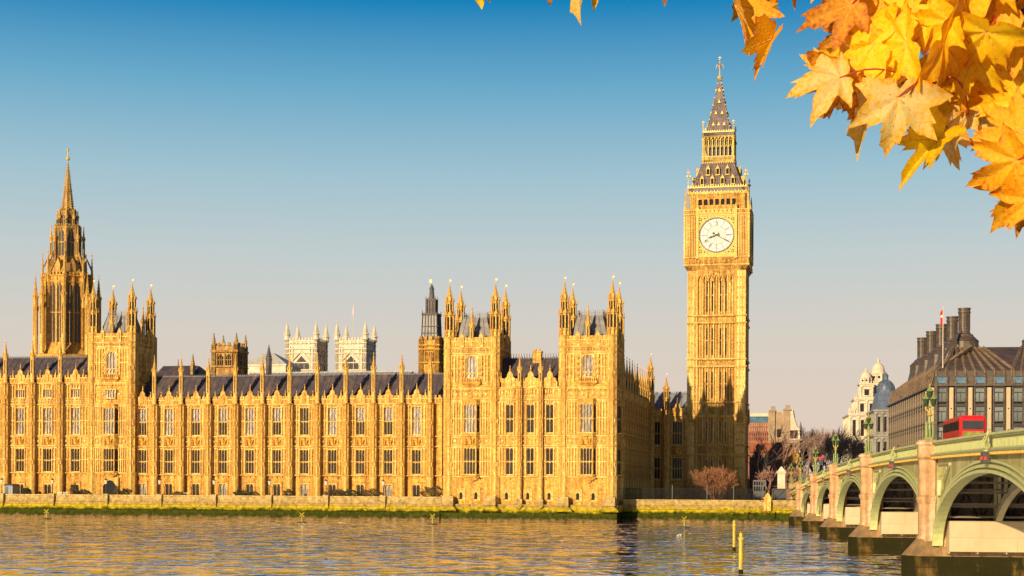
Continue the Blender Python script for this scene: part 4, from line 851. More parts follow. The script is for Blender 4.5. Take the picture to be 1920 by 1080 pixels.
# ------------------------------------------------------------------ terrace lamps, shrubs, railings
def copy_tree(o, parent=None):
    c = o.copy(); C.objects.link(c); c.parent = parent
    for ch in list(o.children): copy_tree(ch, c)
    return c
def move(o, fr, org, rz=0): o.location = fr.o+fr.u*org[0]+fr.d*org[1]+Vector((0,0,org[2])); o.rotation_euler = (0,0,-fr.a+rz)
tl_ = thing('terrace_lamp', '', 'street lamp', P, (0,0,0), 'lamps along the terrace wall')
MB().lathe(0,0,[(.2,0),(.2,.2),(.09,.35),(.06,1.9),(.12,1.95),(.05,2.0)],8).build('post', M['iron'], tl_)
ln_ = MB().prism(0,0,2.0,2.75,.2,.33,6).build('lantern', mat('lantern_glass', (.75,.62,.42), rough=.3), tl_); MB().prism(0,0,2.75,3.1,.38,.05,6).prism(0,0,3.1,3.3,.06,.02,5).build('lantern_roof', M['iron'], ln_)
lb = ['black terrace lamp cut by the left edge of the photo', 'black terrace lamp second from the left edge', 'black terrace lamp before the arched door of the turreted tower', 'black terrace lamp fourth from the left edge', 'black terrace lamp fifth from the left edge', 'black terrace lamp left of the round bush', 'black terrace lamp at the left end of the long red-green hedge', 'black terrace lamp nearest the river pavilion, right of the long hedge']
for i, p in enumerate(lampx):
    o = tl_ if i == 0 else copy_tree(tl_); move(o, P, (P.X(p, .2), .2, zt+.15)); o['label'] = lb[i]
def leafy(m, cx, cy, cz, rx, ry, rz, n, s, rr):
    for i in range(n):
        v = Vector((rr.gauss(0,1), rr.gauss(0,1), rr.gauss(0,1))).normalized()*rr.uniform(.55, 1)**.5
        lump = 1+.25*math.sin(v.x*7+v.z*5+cx); p = Vector((cx+v.x*rx*lump, cy+v.y*ry*lump, cz+v.z*rz*lump))
        a = Vector((rr.gauss(0,1), rr.gauss(0,1), rr.gauss(0,1))).normalized(); b_ = a.orthogonal().normalized()*s*rr.uniform(.6,1.3); a = a*s*.6
        m.quad(tuple(p-b_), tuple(p+a), tuple(p+b_), tuple(p-a))
M['leaf1'] = mat('dark_green_leaves', (.07,.075,.02), var=.6, vs=3, rnd=.2); M['leaf2'] = mat('red_hedge_leaves', (.16,.07,.025), var=.6, vs=3, col2=(.05,.06,.015))
rr = random.Random(5)
for (p, wd, ht, mt, lab) in ((51,.9,1.3,'leaf1','small round green bush on the terrace, right of the leftmost doorway'),(138,.8,2.0,'leaf2','little upright reddish tree in the terrace planting'),(156,2.0,1.1,'leaf1','low green shrub left of the arched door'),(220,.7,1.6,'leaf2','little reddish tree right of the arched door'),(236,1.2,1.3,'leaf1','round green bush right of the arched door'),(334,1.5,.9,'leaf2','low reddish shrub in front of the palace wing'),(452,1.7,1.2,'leaf1','pair of low green shrubs under the wing windows'),(475,1.4,.9,'leaf1','low flat green shrub beside the sixth terrace lamp'),(541,1.3,1.3,'leaf1','round green bush between two terrace lamps'),(628,2.2,1.4,'leaf2','left half of the long hedge, reddish leaves'),(658,3.2,1.3,'leaf1','dark green middle of the long hedge'),(693,2.6,1.4,'leaf2','right half of the long hedge, reddish leaves'),(812,2.5,1.9,'leaf2','loose shrub in the corner against the river pavilion')):
    x = P.X(p, 2); th = thing('terrace_bush', lab, 'bush', P, (x, 2.2, 3.9), 'bushes along the terrace')
    m = MB(); leafy(m, x, 2.2, 3.9+.25+ht*.62, wd*.9, .8, ht*.62, int(500*wd*ht), .12, rr); m.build('foliage', M[mt], th)
    MB().prism(x, 2.2, 3.9, 4.6, .08, .05, 6).build('stem', M['brown'], th)
rl = thing('iron_railing', 'dark iron railing with tall posts behind the embankment wall', 'railing', P, (22, 10, 3.9))
m = MB(); xa_, xb_ = .5, P.X(1485, 10)
for z in (4.3, 6.3): m.box(xa_, xb_, 9.97, 10.03, z, z+.07)
x = xa_
while x < xb_: m.box(x-.022, x+.022, 9.98, 10.02, 3.9, 6.4); x += .15
m.build('rail', M['black'], rl)
pm = MB().box(-.07,.07,-.07,.07,0,3.1).mesh('post', M['iron'])
for p in (1195, 1261, 1326, 1376, 1430, 1478): inst('post', pm, rl, (P.X(p, 10), 10, 3.9))
# ------------------------------------------------------------------ bare trees
def branchy(m, p, d, l, r, dep, rr, spread=.55, up=.12, kids=(3,4), n=4, minr=.03):
    steps = 3 if dep > 2 else 2; q = p
    for i in range(steps):
        d2 = (d+Vector((rr.gauss(0,.13), rr.gauss(0,.13), rr.gauss(0,.1)+up*.4))).normalized(); e_ = q+d2*l/steps; r2 = max(minr, r*(1-.14))
        m.bar(q, e_, r, n, r2); q, d, r = e_, d2, r2
        if dep > 0 and (i > 0 or dep < 3):
            for k in range(rr.randint(*kids)-1 if i < steps-1 else rr.randint(*kids)):
                nd = (d+Vector((rr.gauss(0,spread), rr.gauss(0,spread), rr.gauss(0,spread)*.7+up))).normalized(); branchy(m, q, nd, l*rr.uniform(.58,.82), max(minr, r*rr.uniform(.5,.68)), dep-1, rr, spread, up, kids, n=3, minr=minr)
def bare_tree(lab, fr, x, y, z, h, mt, seed, dep=5, spread=.5, group=None, r=None, kids=(2,3), name='bare_tree', minr=.03, trunk=.28):
    rr = random.Random(seed); th = thing(name, lab, 'tree', fr, (x,y,z), group); r = r or h*.025
    m = MB(); m.bar((x,y,z-.2), (x+.1,y,z+h*trunk), r*1.3, 8, r); m.build('trunk', mt, th)
    c = MB()
    for k in range(5):
        a = k*2*PI/5+rr.random(); nd = Vector((math.cos(a)*spread*1.1, math.sin(a)*spread*1.1, 1)).normalized(); branchy(c, Vector((x+.1,y,z+h*trunk*(.85+.03*k))), nd, h*.27, r*.6, dep-1, rr, spread, kids=kids, minr=minr)
    c.build('crown', mt, th); return th
M['bark'] = mat('dark_bark', (.035,.022,.015), var=.4, vs=2); M['ftwig'] = mat('mauve_twigs', (.34,.21,.15), var=.3, vs=1); M['twig'] = mat('brown_twigs', (.40,.20,.13), var=.35, vs=1); M['rtwig'] = mat('shaded_russet_twigs', (.26,.10,.035), var=.3, vs=2)  # russet twigs darkened to carry the shrub's shade in their colour
x = P.X(1342, 14)
th = thing('russet_shrub', 'bare russet multi-stemmed shrub at the foot of the clock tower', 'shrub', P, (x, 14, 3.9)); rr = random.Random(8)
c = MB()
for k in range(17):
    a = rr.random()*2*PI; s_ = rr.uniform(.1, 1.0); branchy(c, Vector((x+math.cos(a)*.5, 14+math.sin(a)*.4, 3.9)), Vector((math.cos(a)*s_, math.sin(a)*s_*.8, 1)).normalized(), 2.6, .06, 3, rr, .38, kids=(3,4), n=3, minr=.028)
c.build('stems', M['rtwig'], th)
for i, (p, t_, h, s_) in enumerate(((1427,62,15,1),(1456,75,19,2),(1441,45,7.5,3),(1480,60,8,4))):
    bare_tree(['dark bare tree with thick twisted limbs right beside the clock tower','tall bare tree in front of the beige gabled house','small bare tree behind the railing near the clock tower','small bare tree behind the white gate pier'][i], P, P.X(p, t_), t_, 3.9, h, M['bark'] if i == 0 else M['twig'], 20+i, dep=4 if i else 3, spread=.42, kids=(2,2) if i < 2 else (2,3), minr=.035)
for i, (p, t_, h) in enumerate(((1512,150,19),(1530,170,21),(1549,165,20),(1568,150,19.5),(1586,140,19),(1500,190,17))):
    bare_tree(['leftmost tree of the far bare trees left of the white domed building','second from left of the far bare trees beyond the bridge','third from left of the far bare trees beyond the bridge','second from right of the far bare trees, behind the third bridge lamp','far bare tree touching the white domed building','farthest pale bare tree, just right of the beige house'][i], P, P.X(p, t_), t_, 3.9, h*1.0, M['ftwig'], 40+i, dep=5, spread=.5, group='far bare trees', kids=(2,3), minr=.04)
# ------------------------------------------------------------------ towers behind the palace
def octa(m, bk, cx, cy, z0, z1, r, nwin=2, wz0=None, wz1=None, core=.8, split=True):
    m.prism(cx, cy, z0, z1, r); ap = r*math.cos(PI/8); fw = 2*r*math.sin(PI/8)
    q = MB(); k_ = MB()
    for i in range(8):
        a = PI/8+i*PI/4; m.prism(cx+r*math.cos(a), cy+r*math.sin(a), z0, z1+.4, r*.07+.1, n=6)
    if wz0 is None: wz0, wz1 = z0+(z1-z0)*.1, z1-(z1-z0)*.12
    ww = fw*.84/nwin
    for j in range(nwin):
        c = -fw*.42+(j+.5)*ww; h2 = ww*.5
        k_.poly([(c-ww*.36,wz0),(c+ww*.36,wz0),(c+ww*.36,wz1-h2),(c,wz1),(c-ww*.36,wz1-h2)], -ap-.03, -ap+.1)
        q.box(c-.07, c+.07, -ap-.14, -ap, wz0, wz1-h2*.5); q.box(c-ww*.36, c+ww*.36, -ap-.12, -ap, (wz0+wz1)/2-.12, (wz0+wz1)/2+.12)
        q.box(c-ww*.5, c-ww*.38, -ap-.2, -ap, z0, z1); q.box(c+ww*.38, c+ww*.5, -ap-.2, -ap, z0, z1)
    q.box(-fw/2, fw/2, -ap-.22, -ap, wz1+.1, wz1+.35); q.box(-fw/2, fw/2, -ap-.3, -ap, z1-.3, z1)
    for j in range(5): q.box(-fw*.45+j*fw*.2, -fw*.35+j*fw*.2, -ap-.1, -ap+.2, z1, z1+.7)
    for i in range(8): m.mg(q, cx, cy, 0, i*PI/4); bk.mg(k_, cx, cy, 0, i*PI/4)
T1 = 52.0; ZX = P.Zf(125, T1); cx = P.X(124.5, T1); cy = T1; S1 = 7.95
lt = thing('lantern_tower', 'brown octagonal gothic spire with tall open windows and many pinnacles, at the far left', 'tower', P, (cx, cy, 15))
m = MB(); bk = MB(); z = ZX
m.prism(cx, cy, 15, z(668), 7.6); m.prism(cx, cy, z(690), z(650), 7.4, 5.6)
octa(m, bk, cx, cy, z(655), z(520), 5.5, 2, z(645), z(535)); m.build('main_stage', M['stone'], lt); build_each(bk, 'window_opening', M['glass'], lt)
pn = pinnacle_mesh(z(560)-z(668), z(520)-z(560), .62)
pn2 = pinnacle_mesh(z(520)-z(575), z(472)-z(520), .42)
for i in range(8):
    a = PI/8+i*PI/4; inst('corner_pinnacle', pn2, lt, (cx+5.7*math.cos(a), cy+5.7*math.sin(a), z(580)))
    if i % 1 == 0: inst('buttress_pinnacle', pn, lt, (cx+7.3*math.cos(a), cy+7.3*math.sin(a), z(668)))
fb = MB()
for i in range(8):
    a = PI/8+i*PI/4; c_, s_ = math.cos(a), math.sin(a)
    fb.bar((cx+7.2*c_, cy+7.2*s_, z(590)), (cx+5.4*c_, cy+5.4*s_, z(560)), .28); fb.bar((cx+5.6*c_, cy+5.6*s_, z(505)), (cx+3.6*c_, cy+3.6*s_, z(470)), .22)
    fb.bar((cx+4.0*c_, cy+4.0*s_, z(450)), (cx+2.9*c_, cy+2.9*s_, z(440)), .16)
fb.build('flying_buttresses', M['spire'], lt)
m = MB(); m.prism(cx, cy, z(518), z(488), 5.2, 3.1)
for i in range(8):
    q = MB(); q.poly([(-.6,z(512)),(.6,z(512)),(.6,z(500)),(0,z(488)),(-.6,z(500))], -4.6, -3.5); m.mg(q, cx, cy, 0, i*PI/4)
m.build('stone_roof', M['spire'], lt)
m = MB(); bk = MB(); octa(m, bk, cx, cy, z(492), z(428), 2.95, 1, z(482), z(432)); m.build('upper_lantern', M['spire'], lt); build_each(bk, 'lantern_opening', M['glass'], lt)
pn3 = pinnacle_mesh(z(450)-z(495), z(424)-z(450), .3)
for i in range(8): a = PI/8+i*PI/4; inst('lantern_pinnacle', pn3, lt, (cx+3.75*math.cos(a), cy+3.75*math.sin(a), z(495)))
m = MB(); bk = MB(); octa(m, bk, cx, cy, z(428), z(398), 1.85, 1, z(422), z(404)); m.build('top_stage', M['spire'], lt); build_each(bk, 'stage_opening', M['glass'], lt)
pn4 = pinnacle_mesh(z(410)-z(428), z(396)-z(410), .2)
for i in range(8): a = PI/8+i*PI/4; inst('stage_pinnacle', pn4, lt, (cx+2.35*math.cos(a), cy+2.35*math.sin(a), z(428)))
m = MB(); spirelet(m, cx, cy, z(398), z(300), 1.45, gold=False, crk=20)
for q_ in (360, 332): m.prism(cx, cy, z(q_), z(q_)+.35, 1.45*(q_-300)/98+.12)
m.build('spire', M['spire'], lt); MB().lathe(cx, cy, [(.1,z(302)),(.45,z(299)),(.45,z(296)),(.14,z(294)),(.12,z(284)),(.28,z(282)),(.25,z(279)),(.05,z(278))], 8).build('finial', M['gold'], lt)
def square_tower(name, lab, cat, px0, px1, t_, z0, pt, mt, pins=None, win=(2,), wpy=None, pr=.35, mb_=M['black'], group=None, cren=True):
    x0, x1 = P.X(px0, t_, 690), P.X(px1, t_, 690); hw_ = (x1-x0)/2; cx_, cy_ = (x0+x1)/2, t_+hw_; Z_ = P.Zf((px0+px1)/2, t_)
    th = thing(name, lab, cat, P, (cx_, cy_, z0), group); m = MB(); bk = MB(); zt_ = Z_(pt); q = MB(); k_ = MB()
    m.box(x0+.3, x1-.3, t_+.3, t_+2*hw_-.3, z0, zt_)
    for s_ in (-1, 1): q.box(s_*(hw_-.5)-.5, s_*(hw_-.5)+.5, -hw_, -hw_+1, z0, zt_+.3)
    for zz in [Z_(v) for v in (wpy[0]-4, wpy[1]+3)]: q.box(-hw_-.1, hw_+.1, -hw_-.15, -hw_+.5, zz, zz+.35)
    q.box(-hw_-.15, hw_+.15, -hw_-.2, -hw_+.5, zt_-1.3*1, zt_-1.0)
    if cren:
        n_ = int(hw_*2/1.1)
        for i in range(n_): q.box(-hw_+.2+i*2*hw_/n_, -hw_+.75+i*2*hw_/n_, -hw_+.05, -hw_+.4, zt_, zt_+.8)
    n_ = win[0]; ww = (2*hw_-2.6)/n_
    for j in range(n_):
        c = -hw_+1.3+(j+.5)*ww; za_, zb_ = Z_(wpy[1]), Z_(wpy[0])
        k_.poly([(c-ww*.36,za_),(c+ww*.36,za_),(c+ww*.36,zb_-ww*.4),(c,zb_),(c-ww*.36,zb_-ww*.4)], -hw_+.2, -hw_+.28)
        for u in (-.12, .12): q.box(c+u*ww-.06, c+u*ww+.06, -hw_+.08, -hw_+.25, za_, zb_-ww*.3)
        q.box(c-ww*.36, c+ww*.36, -hw_+.08, -hw_+.25, (za_+zb_)/2-.1, (za_+zb_)/2+.1)
        q.box(c-ww*.48, c-ww*.38, -hw_-.02, -hw_+.3, za_-.5, zb_+.2); q.box(c+ww*.38, c+ww*.48, -hw_-.02, -hw_+.3, za_-.5, zb_+.2)
    for k in range(4): m.mg(q, cx_, cy_, 0, k*PI/2); bk.mg(k_, cx_, cy_, 0, k*PI/2)
    m.build('walls', mt, th); build_each(bk, 'window', mb_, th)
    if pins:
        pz = MB(); hs = Z_(pins[0])-zt_; pz.prism(0,0,0,max(.3,hs),pr); pz.prism(0,0,max(.3,hs)-.1,max(.3,hs)+.15,pr*1.3); spirelet(pz, 0, 0, max(.3,hs), Z_(pins[1])-zt_, pr, gold=False); me = pz.mesh('pinnacle', mt)
        for sx in (-1, 1):
            for sy in (-1, 1): inst('pinnacle', me, th, (cx_+sx*(hw_-.45), cy_+sy*(hw_-.45), zt_))
    return th, cx_, cy_, hw_, Z_
M['tan'] = mat('tan_stone', (.62,.37,.09), var=.35, **{k: v for k, v in STN.items() if k != 'vs'}); M['pale'] = mat('white_portland_stone', (.80,.66,.46), var=.22, vs=.5, brick=(1.6,.6,1.05,.9,.01), stain=(.3,.4,(.5,.36,.2),.4)); M['dkstone'] = mat('dark_stone', (.13,.10,.09), var=.4)
square_tower('stair_tower', 'small brown square tower with four pinnacles and louvred windows behind the wing', 'tower', 396, 445, 55, 15, 648, M['tan'], (640, 624), (2,), (664, 685))
th, ax, ay, ah, az = square_tower('ventilation_tower', 'yellow stone tower with a dark slatted spire behind the left pavilion tower', 'tower', 784.5, 823, 40, 15, 637, M['stone'], None, (2,), (660, 678), cren=True)
m = MB(); q = MB()
for v in (-1, 0, 1): pass
m.fr((ax-ah*.78, ax+ah*.78, ay-ah*.78, ay+ah*.78), az(640), (ax-ah*.68, ax+ah*.68, ay-ah*.68, ay+ah*.68), az(587)); m.build('louvre_stage', M['lead'], th)
m = MB()
for k in range(4):
    q = MB(); a = ah*.78
    for i in range(6): u = -1+2*i/5; q.bar((u*a, -a, az(640)), (u*ah*.68, -ah*.68, az(587)), .12)
    for py in (625, 612, 590): q.box(-a, a, -a-.05, -a+.2, az(py), az(py)+.2)
    for u in (-1, 1): q.prism(u*ah*.72, -ah*.72, az(587), az(580), .14, .03, 4); q.prism(u*ah*.45, -ah*.45, az(560), az(553), .12, .03, 4)
    q.box(-ah*.75, ah*.75, -ah*.75, -ah*.6, az(588), az(586)); q.box(-ah*.44, ah*.44, -ah*.44, -ah*.3, az(562), az(559)); q.prism(ah*.15,-ah*.15,az(559),az(545),.1,n=4)
    for u in (-.45, -.15, .15, .45): q.box(u*ah-.12, u*ah+.12, -ah*.45, -ah*.36, az(586), az(560))
    m.mg(q, ax, ay, 0, k*PI/2)
m.box(ax-ah*.36, ax+ah*.36, ay-ah*.36, ay+ah*.36, az(587), az(558)); m.prism(ax, ay, az(558), az(541), ah*.27, ah*.2, 8); spirelet(m, ax, ay, az(541), az(530), .5, gold=False); m.build('dark_lantern', M['dkstone'], th); MB().prism(ax,ay,az(531),az(520),.07,.05,5).box(ax-.55,ax,ay-.04,ay+.04,az(527),az(522)).build('vane', M['gold'], th)
for pr_, lab in (((535, 594), 'white abbey tower with four pinnacles, left of its twin'), ((628.5, 686.5), 'white abbey tower with four pinnacles, right of its twin, flag mast behind')):
    th, ax, ay, ah, az = square_tower('abbey_tower', lab, 'tower', pr_[0], pr_[1], 230, 10, 637, M['pale'], (627, 602), (1,), (667, 692), pr=1.0, mb_=M['glass'], group='twin abbey towers')
    m = MB()
    for k in range(2):
        q = MB()
        for i in range(5): q.box(-ah*.6+i*ah*.26, -ah*.48+i*ah*.26, -ah-.1, -ah+.3, az(645), az(640))
        for s_ in (-1, 1):
            for u in (.55, .72): q.box(s_*ah*u-.15, s_*ah*u+.15, -ah-.1, -ah+.35, az(694), az(650))
        q.poly([(-ah*.5,az(672)),(0,az(656)),(ah*.5,az(672)),(ah*.5,az(675)),(0,az(660)),(-ah*.5,az(675))][::-1], -ah-.25, -ah+.3); q.box(-ah,ah,-ah-.15,-ah+.4,az(655),az(653)); q.box(-ah,ah,-ah-.15,-ah+.4,az(681),az(679))
        m.mg(q, ax, ay, 0, k*PI/2)
    m.build('tracery', M['pale'], th)
tt = 190; x0, x1 = P.X(448, tt, 690), P.X(537, tt, 690); xm = P.X(489, tt, 690); ZZ = P.Zf(490, tt)
th = thing('abbey_lantern', 'low pale pyramid roof of the abbey crossing', 'roof', P, ((x0+x1)/2, tt+6, 10)); m = MB(); m.box(x0+.4, x1-.4, tt+.4, tt+15, 10, ZZ(684)); m.box(x0, x1, tt, tt+15.4, ZZ(686), ZZ(683)); m.build('walls', M['pale'], th); hx = (x1-x0)/2
MB().fr((x0,x1,tt,tt+15.4), ZZ(683), ((x0+x1)/2-1.2,(x0+x1)/2+1.2,tt+6.5,tt+8.9), ZZ(659)).build('roof', mat('pale_lead', (.62,.56,.46), rough=.5, var=.2, brick=(1.1,9,1.05,.9,.05)), th)
th = thing('hall_roof', 'long pale grey roof ridge showing above the wing roof, under the white towers', 'building', P, (-75, 95, 4)); x0, x1 = P.X(450, 90, 690), P.X(760, 90, 690); Z9 = P.Zf(600, 95)
MB().box(x0, x1, 90.4, 104.6, 4, Z9(712)).build('walls', M['tan'], th); m = MB(); gable_roof(m, x0, x1, 90, 105, Z9(712), Z9(697)); m.build('roof', mat('pale_grey_roof', (.50,.48,.44), var=.2), th)
th = thing('dark_roofed_hall', 'dark slate hall roof behind the wing, right of the left turreted tower', 'building', P, (-100, 45, 4)); x0, x1 = P.X(285, 40, 690), P.X(372, 40, 690); Z9 = P.Zf(330, 46)
MB().box(x0, x1, 40.4, 51.6, 4, Z9(712)).build('walls', M['tan'], th); m = MB(); m.polyx([(40,Z9(712)),(52,Z9(712)),(46,Z9(686))], x0, x1-3); m.fr((x1-3.02,x1,40,52),Z9(712),(x1-3.02,x1-2.5,45.5,46.5),Z9(687)); m.build('roof', M['slate'], th)
for p, t_, pt, r_, mt, lab in ((361.5,42,664,.55,'tan','small brown crocketed pinnacle behind the wing roof, right of the dark hall roof'),(334,50,674,.3,'tan','tiny pale pinnacle on the dark hall roof'),(504,60,647,.7,'dkstone','dark crocketed spirelet in front of the pale pyramid roof')):
    x = P.X(p, t_, 690); Z9 = P.Zf(p, t_); th = thing('roof_spirelet', lab, 'spirelet', P, (x, t_, Z9(712))); MB().prism(x, t_, Z9(712), Z9(pt+28), r_).build('shaft', M[mt], th); m = MB(); spirelet(m, x, t_, Z9(pt+28), Z9(pt), r_*1.1, gold=False); m.build('spire', M[mt], th)
x = P.X(663, 200, 640); Z9 = P.Zf(663, 200); th = thing('flag_mast', 'thin white flag mast with a furled flag above the right abbey tower', 'flagpole', P, (x, 200, 10)); MB().bar((x,200,10),(x,200,Z9(566)),.16,6,.08).build('mast', M['pale'], th)
M['redp'] = mat('red_paint', (.62,.012,.012), rough=.3, var=.1)
MB().poly([(x-.05,Z9(572)),(x-.05,Z9(590)),(x-.55,Z9(592)),(x-.4,Z9(580))][::-1], 199.95, 200.05).build('flag', M['redp'], th)
# ------------------------------------------------------------------ small things on the terrace
for i, (p, lab) in enumerate(((112,'white garden bench on the terrace, left one of two'),(122,'white garden bench on the terrace, right one of two'),(347,'white garden bench between the fifth lamp and the fourth wing window'))):
    x = P.X(p, 3); th = thing('garden_bench', lab, 'bench', P, (x, 3, 3.9), 'white benches on the terrace')
    m = MB(); m.box(x-.45,x+.45,2.8,3.2,4.35,4.42); m.build('seat', M['white'], th); m = MB()
    for k in range(5): m.box(x-.45+k*.205,x-.37+k*.205,3.18,3.24,4.4,4.95)
    m.box(x-.45,x+.45,3.17,3.25,4.9,5.0); m.build('backrest', M['white'], th)
    for sx in (-.4,.4): MB().box(x+sx-.04,x+sx+.04,2.82,2.9,3.9,4.35).box(x+sx-.04,x+sx+.04,3.12,3.2,3.9,4.35).build('leg', M['white'], th)
x0, x1 = P.X(8, 4), P.X(24, 4); th = thing('grey_shelter', 'grey boxy shelter on the terrace near the left edge', 'shelter', P, ((x0+x1)/2, 4, 3.9)); MB().box(x0,x1,4,6.5,3.9,6.3).build('walls', M['slatelt'], th); MB().fr((x0-.2,x1+.2,3.8,6.7),6.3,(x0+.1,x1-.1,4.2,6.3),6.6).build('roof', M['slate'], th); MB().box(x0+.2,x0+.9,3.93,4,3.9,6).build('door', M['iron'], th)
# ------------------------------------------------------------------ the bridge
M['green'] = mat('pale_green_bridge_paint', (.45,.43,.16), rough=.5, var=.22, vs=.6, shade_grit=.12, stain=(.6,.6,(.34,.23,.07),.38)); M['green2'] = mat('bridge_trim_green', (.55,.54,.21), rough=.45, var=.2, vs=2)
M['granite'] = mat('pinkish_granite', (.66,.46,.25), var=.3, vs=.8, bump=.4, bs=6, shade_grit=.15, stain=(.7,.65,(.38,.18,.06),.42)); M['granite_dk'] = mat('wet_pier_stone', (.20,.115,.03), var=.6, vs=.7, rough=.95, spec=.03, brick=(1.6,.75,1.3,.7,.04), bump=.8, bs=3, stain=(.35,.97,(.016,.015,.005),.54))
M['plate'] = mat('cream_riveted_plate', (.56,.43,.24), rough=.5, var=.12, vs=.5, brick=(5,1.15,1.03,.97,.012), stain=(.6,.5,(.42,.28,.12),.42)); M['ribl'] = mat('sunlit_tone_inner_rib', (.46,.38,.22), rough=.6, var=.25); M['ribm'] = mat('brown_green_iron', (.15,.11,.06), rough=.6, var=.35)  # inner ribs paler than the cross beams, sunlight painted into their colour
M['slope'] = mat('rusty_sloping_stone', (.34,.19,.07), var=.4, vs=1.2, bump=.5, stain=(.9,.6,(.12,.08,.03),.44))
PA = [28, 70, 113, 156, 196, 232.5, 270, 303]
def ztop(a): return 10.0-.00013*(a-133)**2
br = thing('road_bridge', 'pale green iron arch bridge on granite piers, crossing the river at the right', 'bridge', B, (10, 160, 0))
WB = 24.0
def strip(m, a0, a1, prof, step=2.0):     # prof = (c, dz below the parapet top), swept along the bridge
    n = max(1, int((a1-a0)/step)); k = len(prof); p = []; f = []
    for i in range(n+1):
        a = a0+(a1-a0)*i/n; z = ztop(a); p += [(c, a, z+d) for c, d in prof]
    for i in range(n):
        for j in range(k): f.append((i*k+j, (i+1)*k+j, (i+1)*k+(j+1)%k, i*k+(j+1)%k))
    f += [tuple(range(k)), tuple(range((n+1)*k-1, n*k-1, -1))]; m.add(p, f)
dk_ = MB(); strip(dk_, 10, 330, [(.5,-1.15),(WB-.5,-1.15),(WB-.5,-1.75),(.5,-1.75)], 4); dk_.build('deck', M['ribm'], br)
for fl_, nm in ((0, 1), (1, -1)):
    c0 = 0 if nm == 1 else WB
    m = MB()
    def S_(prof): strip(m, 10, 330, [(c0+nm*c, d) for c, d in prof][::nm], 2)
    S_([(-.45,0),(.35,0),(.35,-.14),(-.45,-.14)]); S_([(-.32,-.14),(.2,-.14),(.2,-.24),(-.32,-.24)]); S_([(.08,-.24),(.2,-.24),(.2,-.95),(.08,-.95)])
    S_([(-.30,-.86),(.3,-.86),(.3,-.98),(-.30,-.98)]); S_([(-.62,-.98),(.3,-.98),(.3,-1.10),(-.50,-1.10)]); S_([(-.4,-1.10),(.3,-1.10),(.3,-1.2),(-.35,-1.2)])
    m.build('parapet', M['green2'], br)
m = MB(); a = 60
while a < 303:
    z = ztop(a); m.box(-.16, .1, a-.06, a+.06, z-.88, z-.24); m.box(-.14, .1, a+.06, a+.30, z-.40, z-.24); a += .36
m.build('balusters', M['green2'], br)
m = MB(); a = 60
while a < 303: z = ztop(a); m.box(-.46, -.3, a-.08, a+.08, z-1.28, z-1.12); a += .32
strip(m, 60, 303, [(-.34,-1.19),(.1,-1.19),(.1,-1.30),(-.34,-1.30)]); m.build('gilded_cornice', M['gold'], br)
def arch_fn(a0, a1):
    h0, h1 = a0+1.7, a1-1.7; mid = (h0+h1)/2; hs_ = (h1-h0)/2; zs = 2.3; zc = ztop(mid)-2.35
    return h0, h1, (lambda a, e=0: zs+(zc+e-zs)*math.sqrt(max(0, 1-((a-mid)/(hs_+e))**2)))
def arc_pts(a0, a1, e, n=36, zmin=2.3):
    h0, h1, fz = arch_fn(a0, a1); mid = (h0+h1)/2; hs_ = (h1-h0)/2; zc = ztop(mid)-2.35
    return [(mid-(hs_+e)*math.cos(PI*i/n), 2.3+(zc+e-2.3)*math.sin(PI*i/n)) for i in range(n+1)]
def arc_band(m, a0, a1, e0, e1, c0, c1, n=36, zmin=-9):
    p, q = arc_pts(a0, a1, e0, n), arc_pts(a0, a1, e1, n)
    for i in range(n):
        if max(p[i][1], p[i+1][1]) < zmin: continue
        A, B_, C_, D = p[i], p[i+1], q[i+1], q[i]
        m.add([(c0,)+A, (c0,)+B_, (c0,)+C_, (c0,)+D, (c1,)+A, (c1,)+B_, (c1,)+C_, (c1,)+D], [(0,1,2,3)[::-1], (4,5,6,7), (0,1,5,4)[::-1], (3,2,6,7)])
SPN = list(zip(PA, PA[1:]))
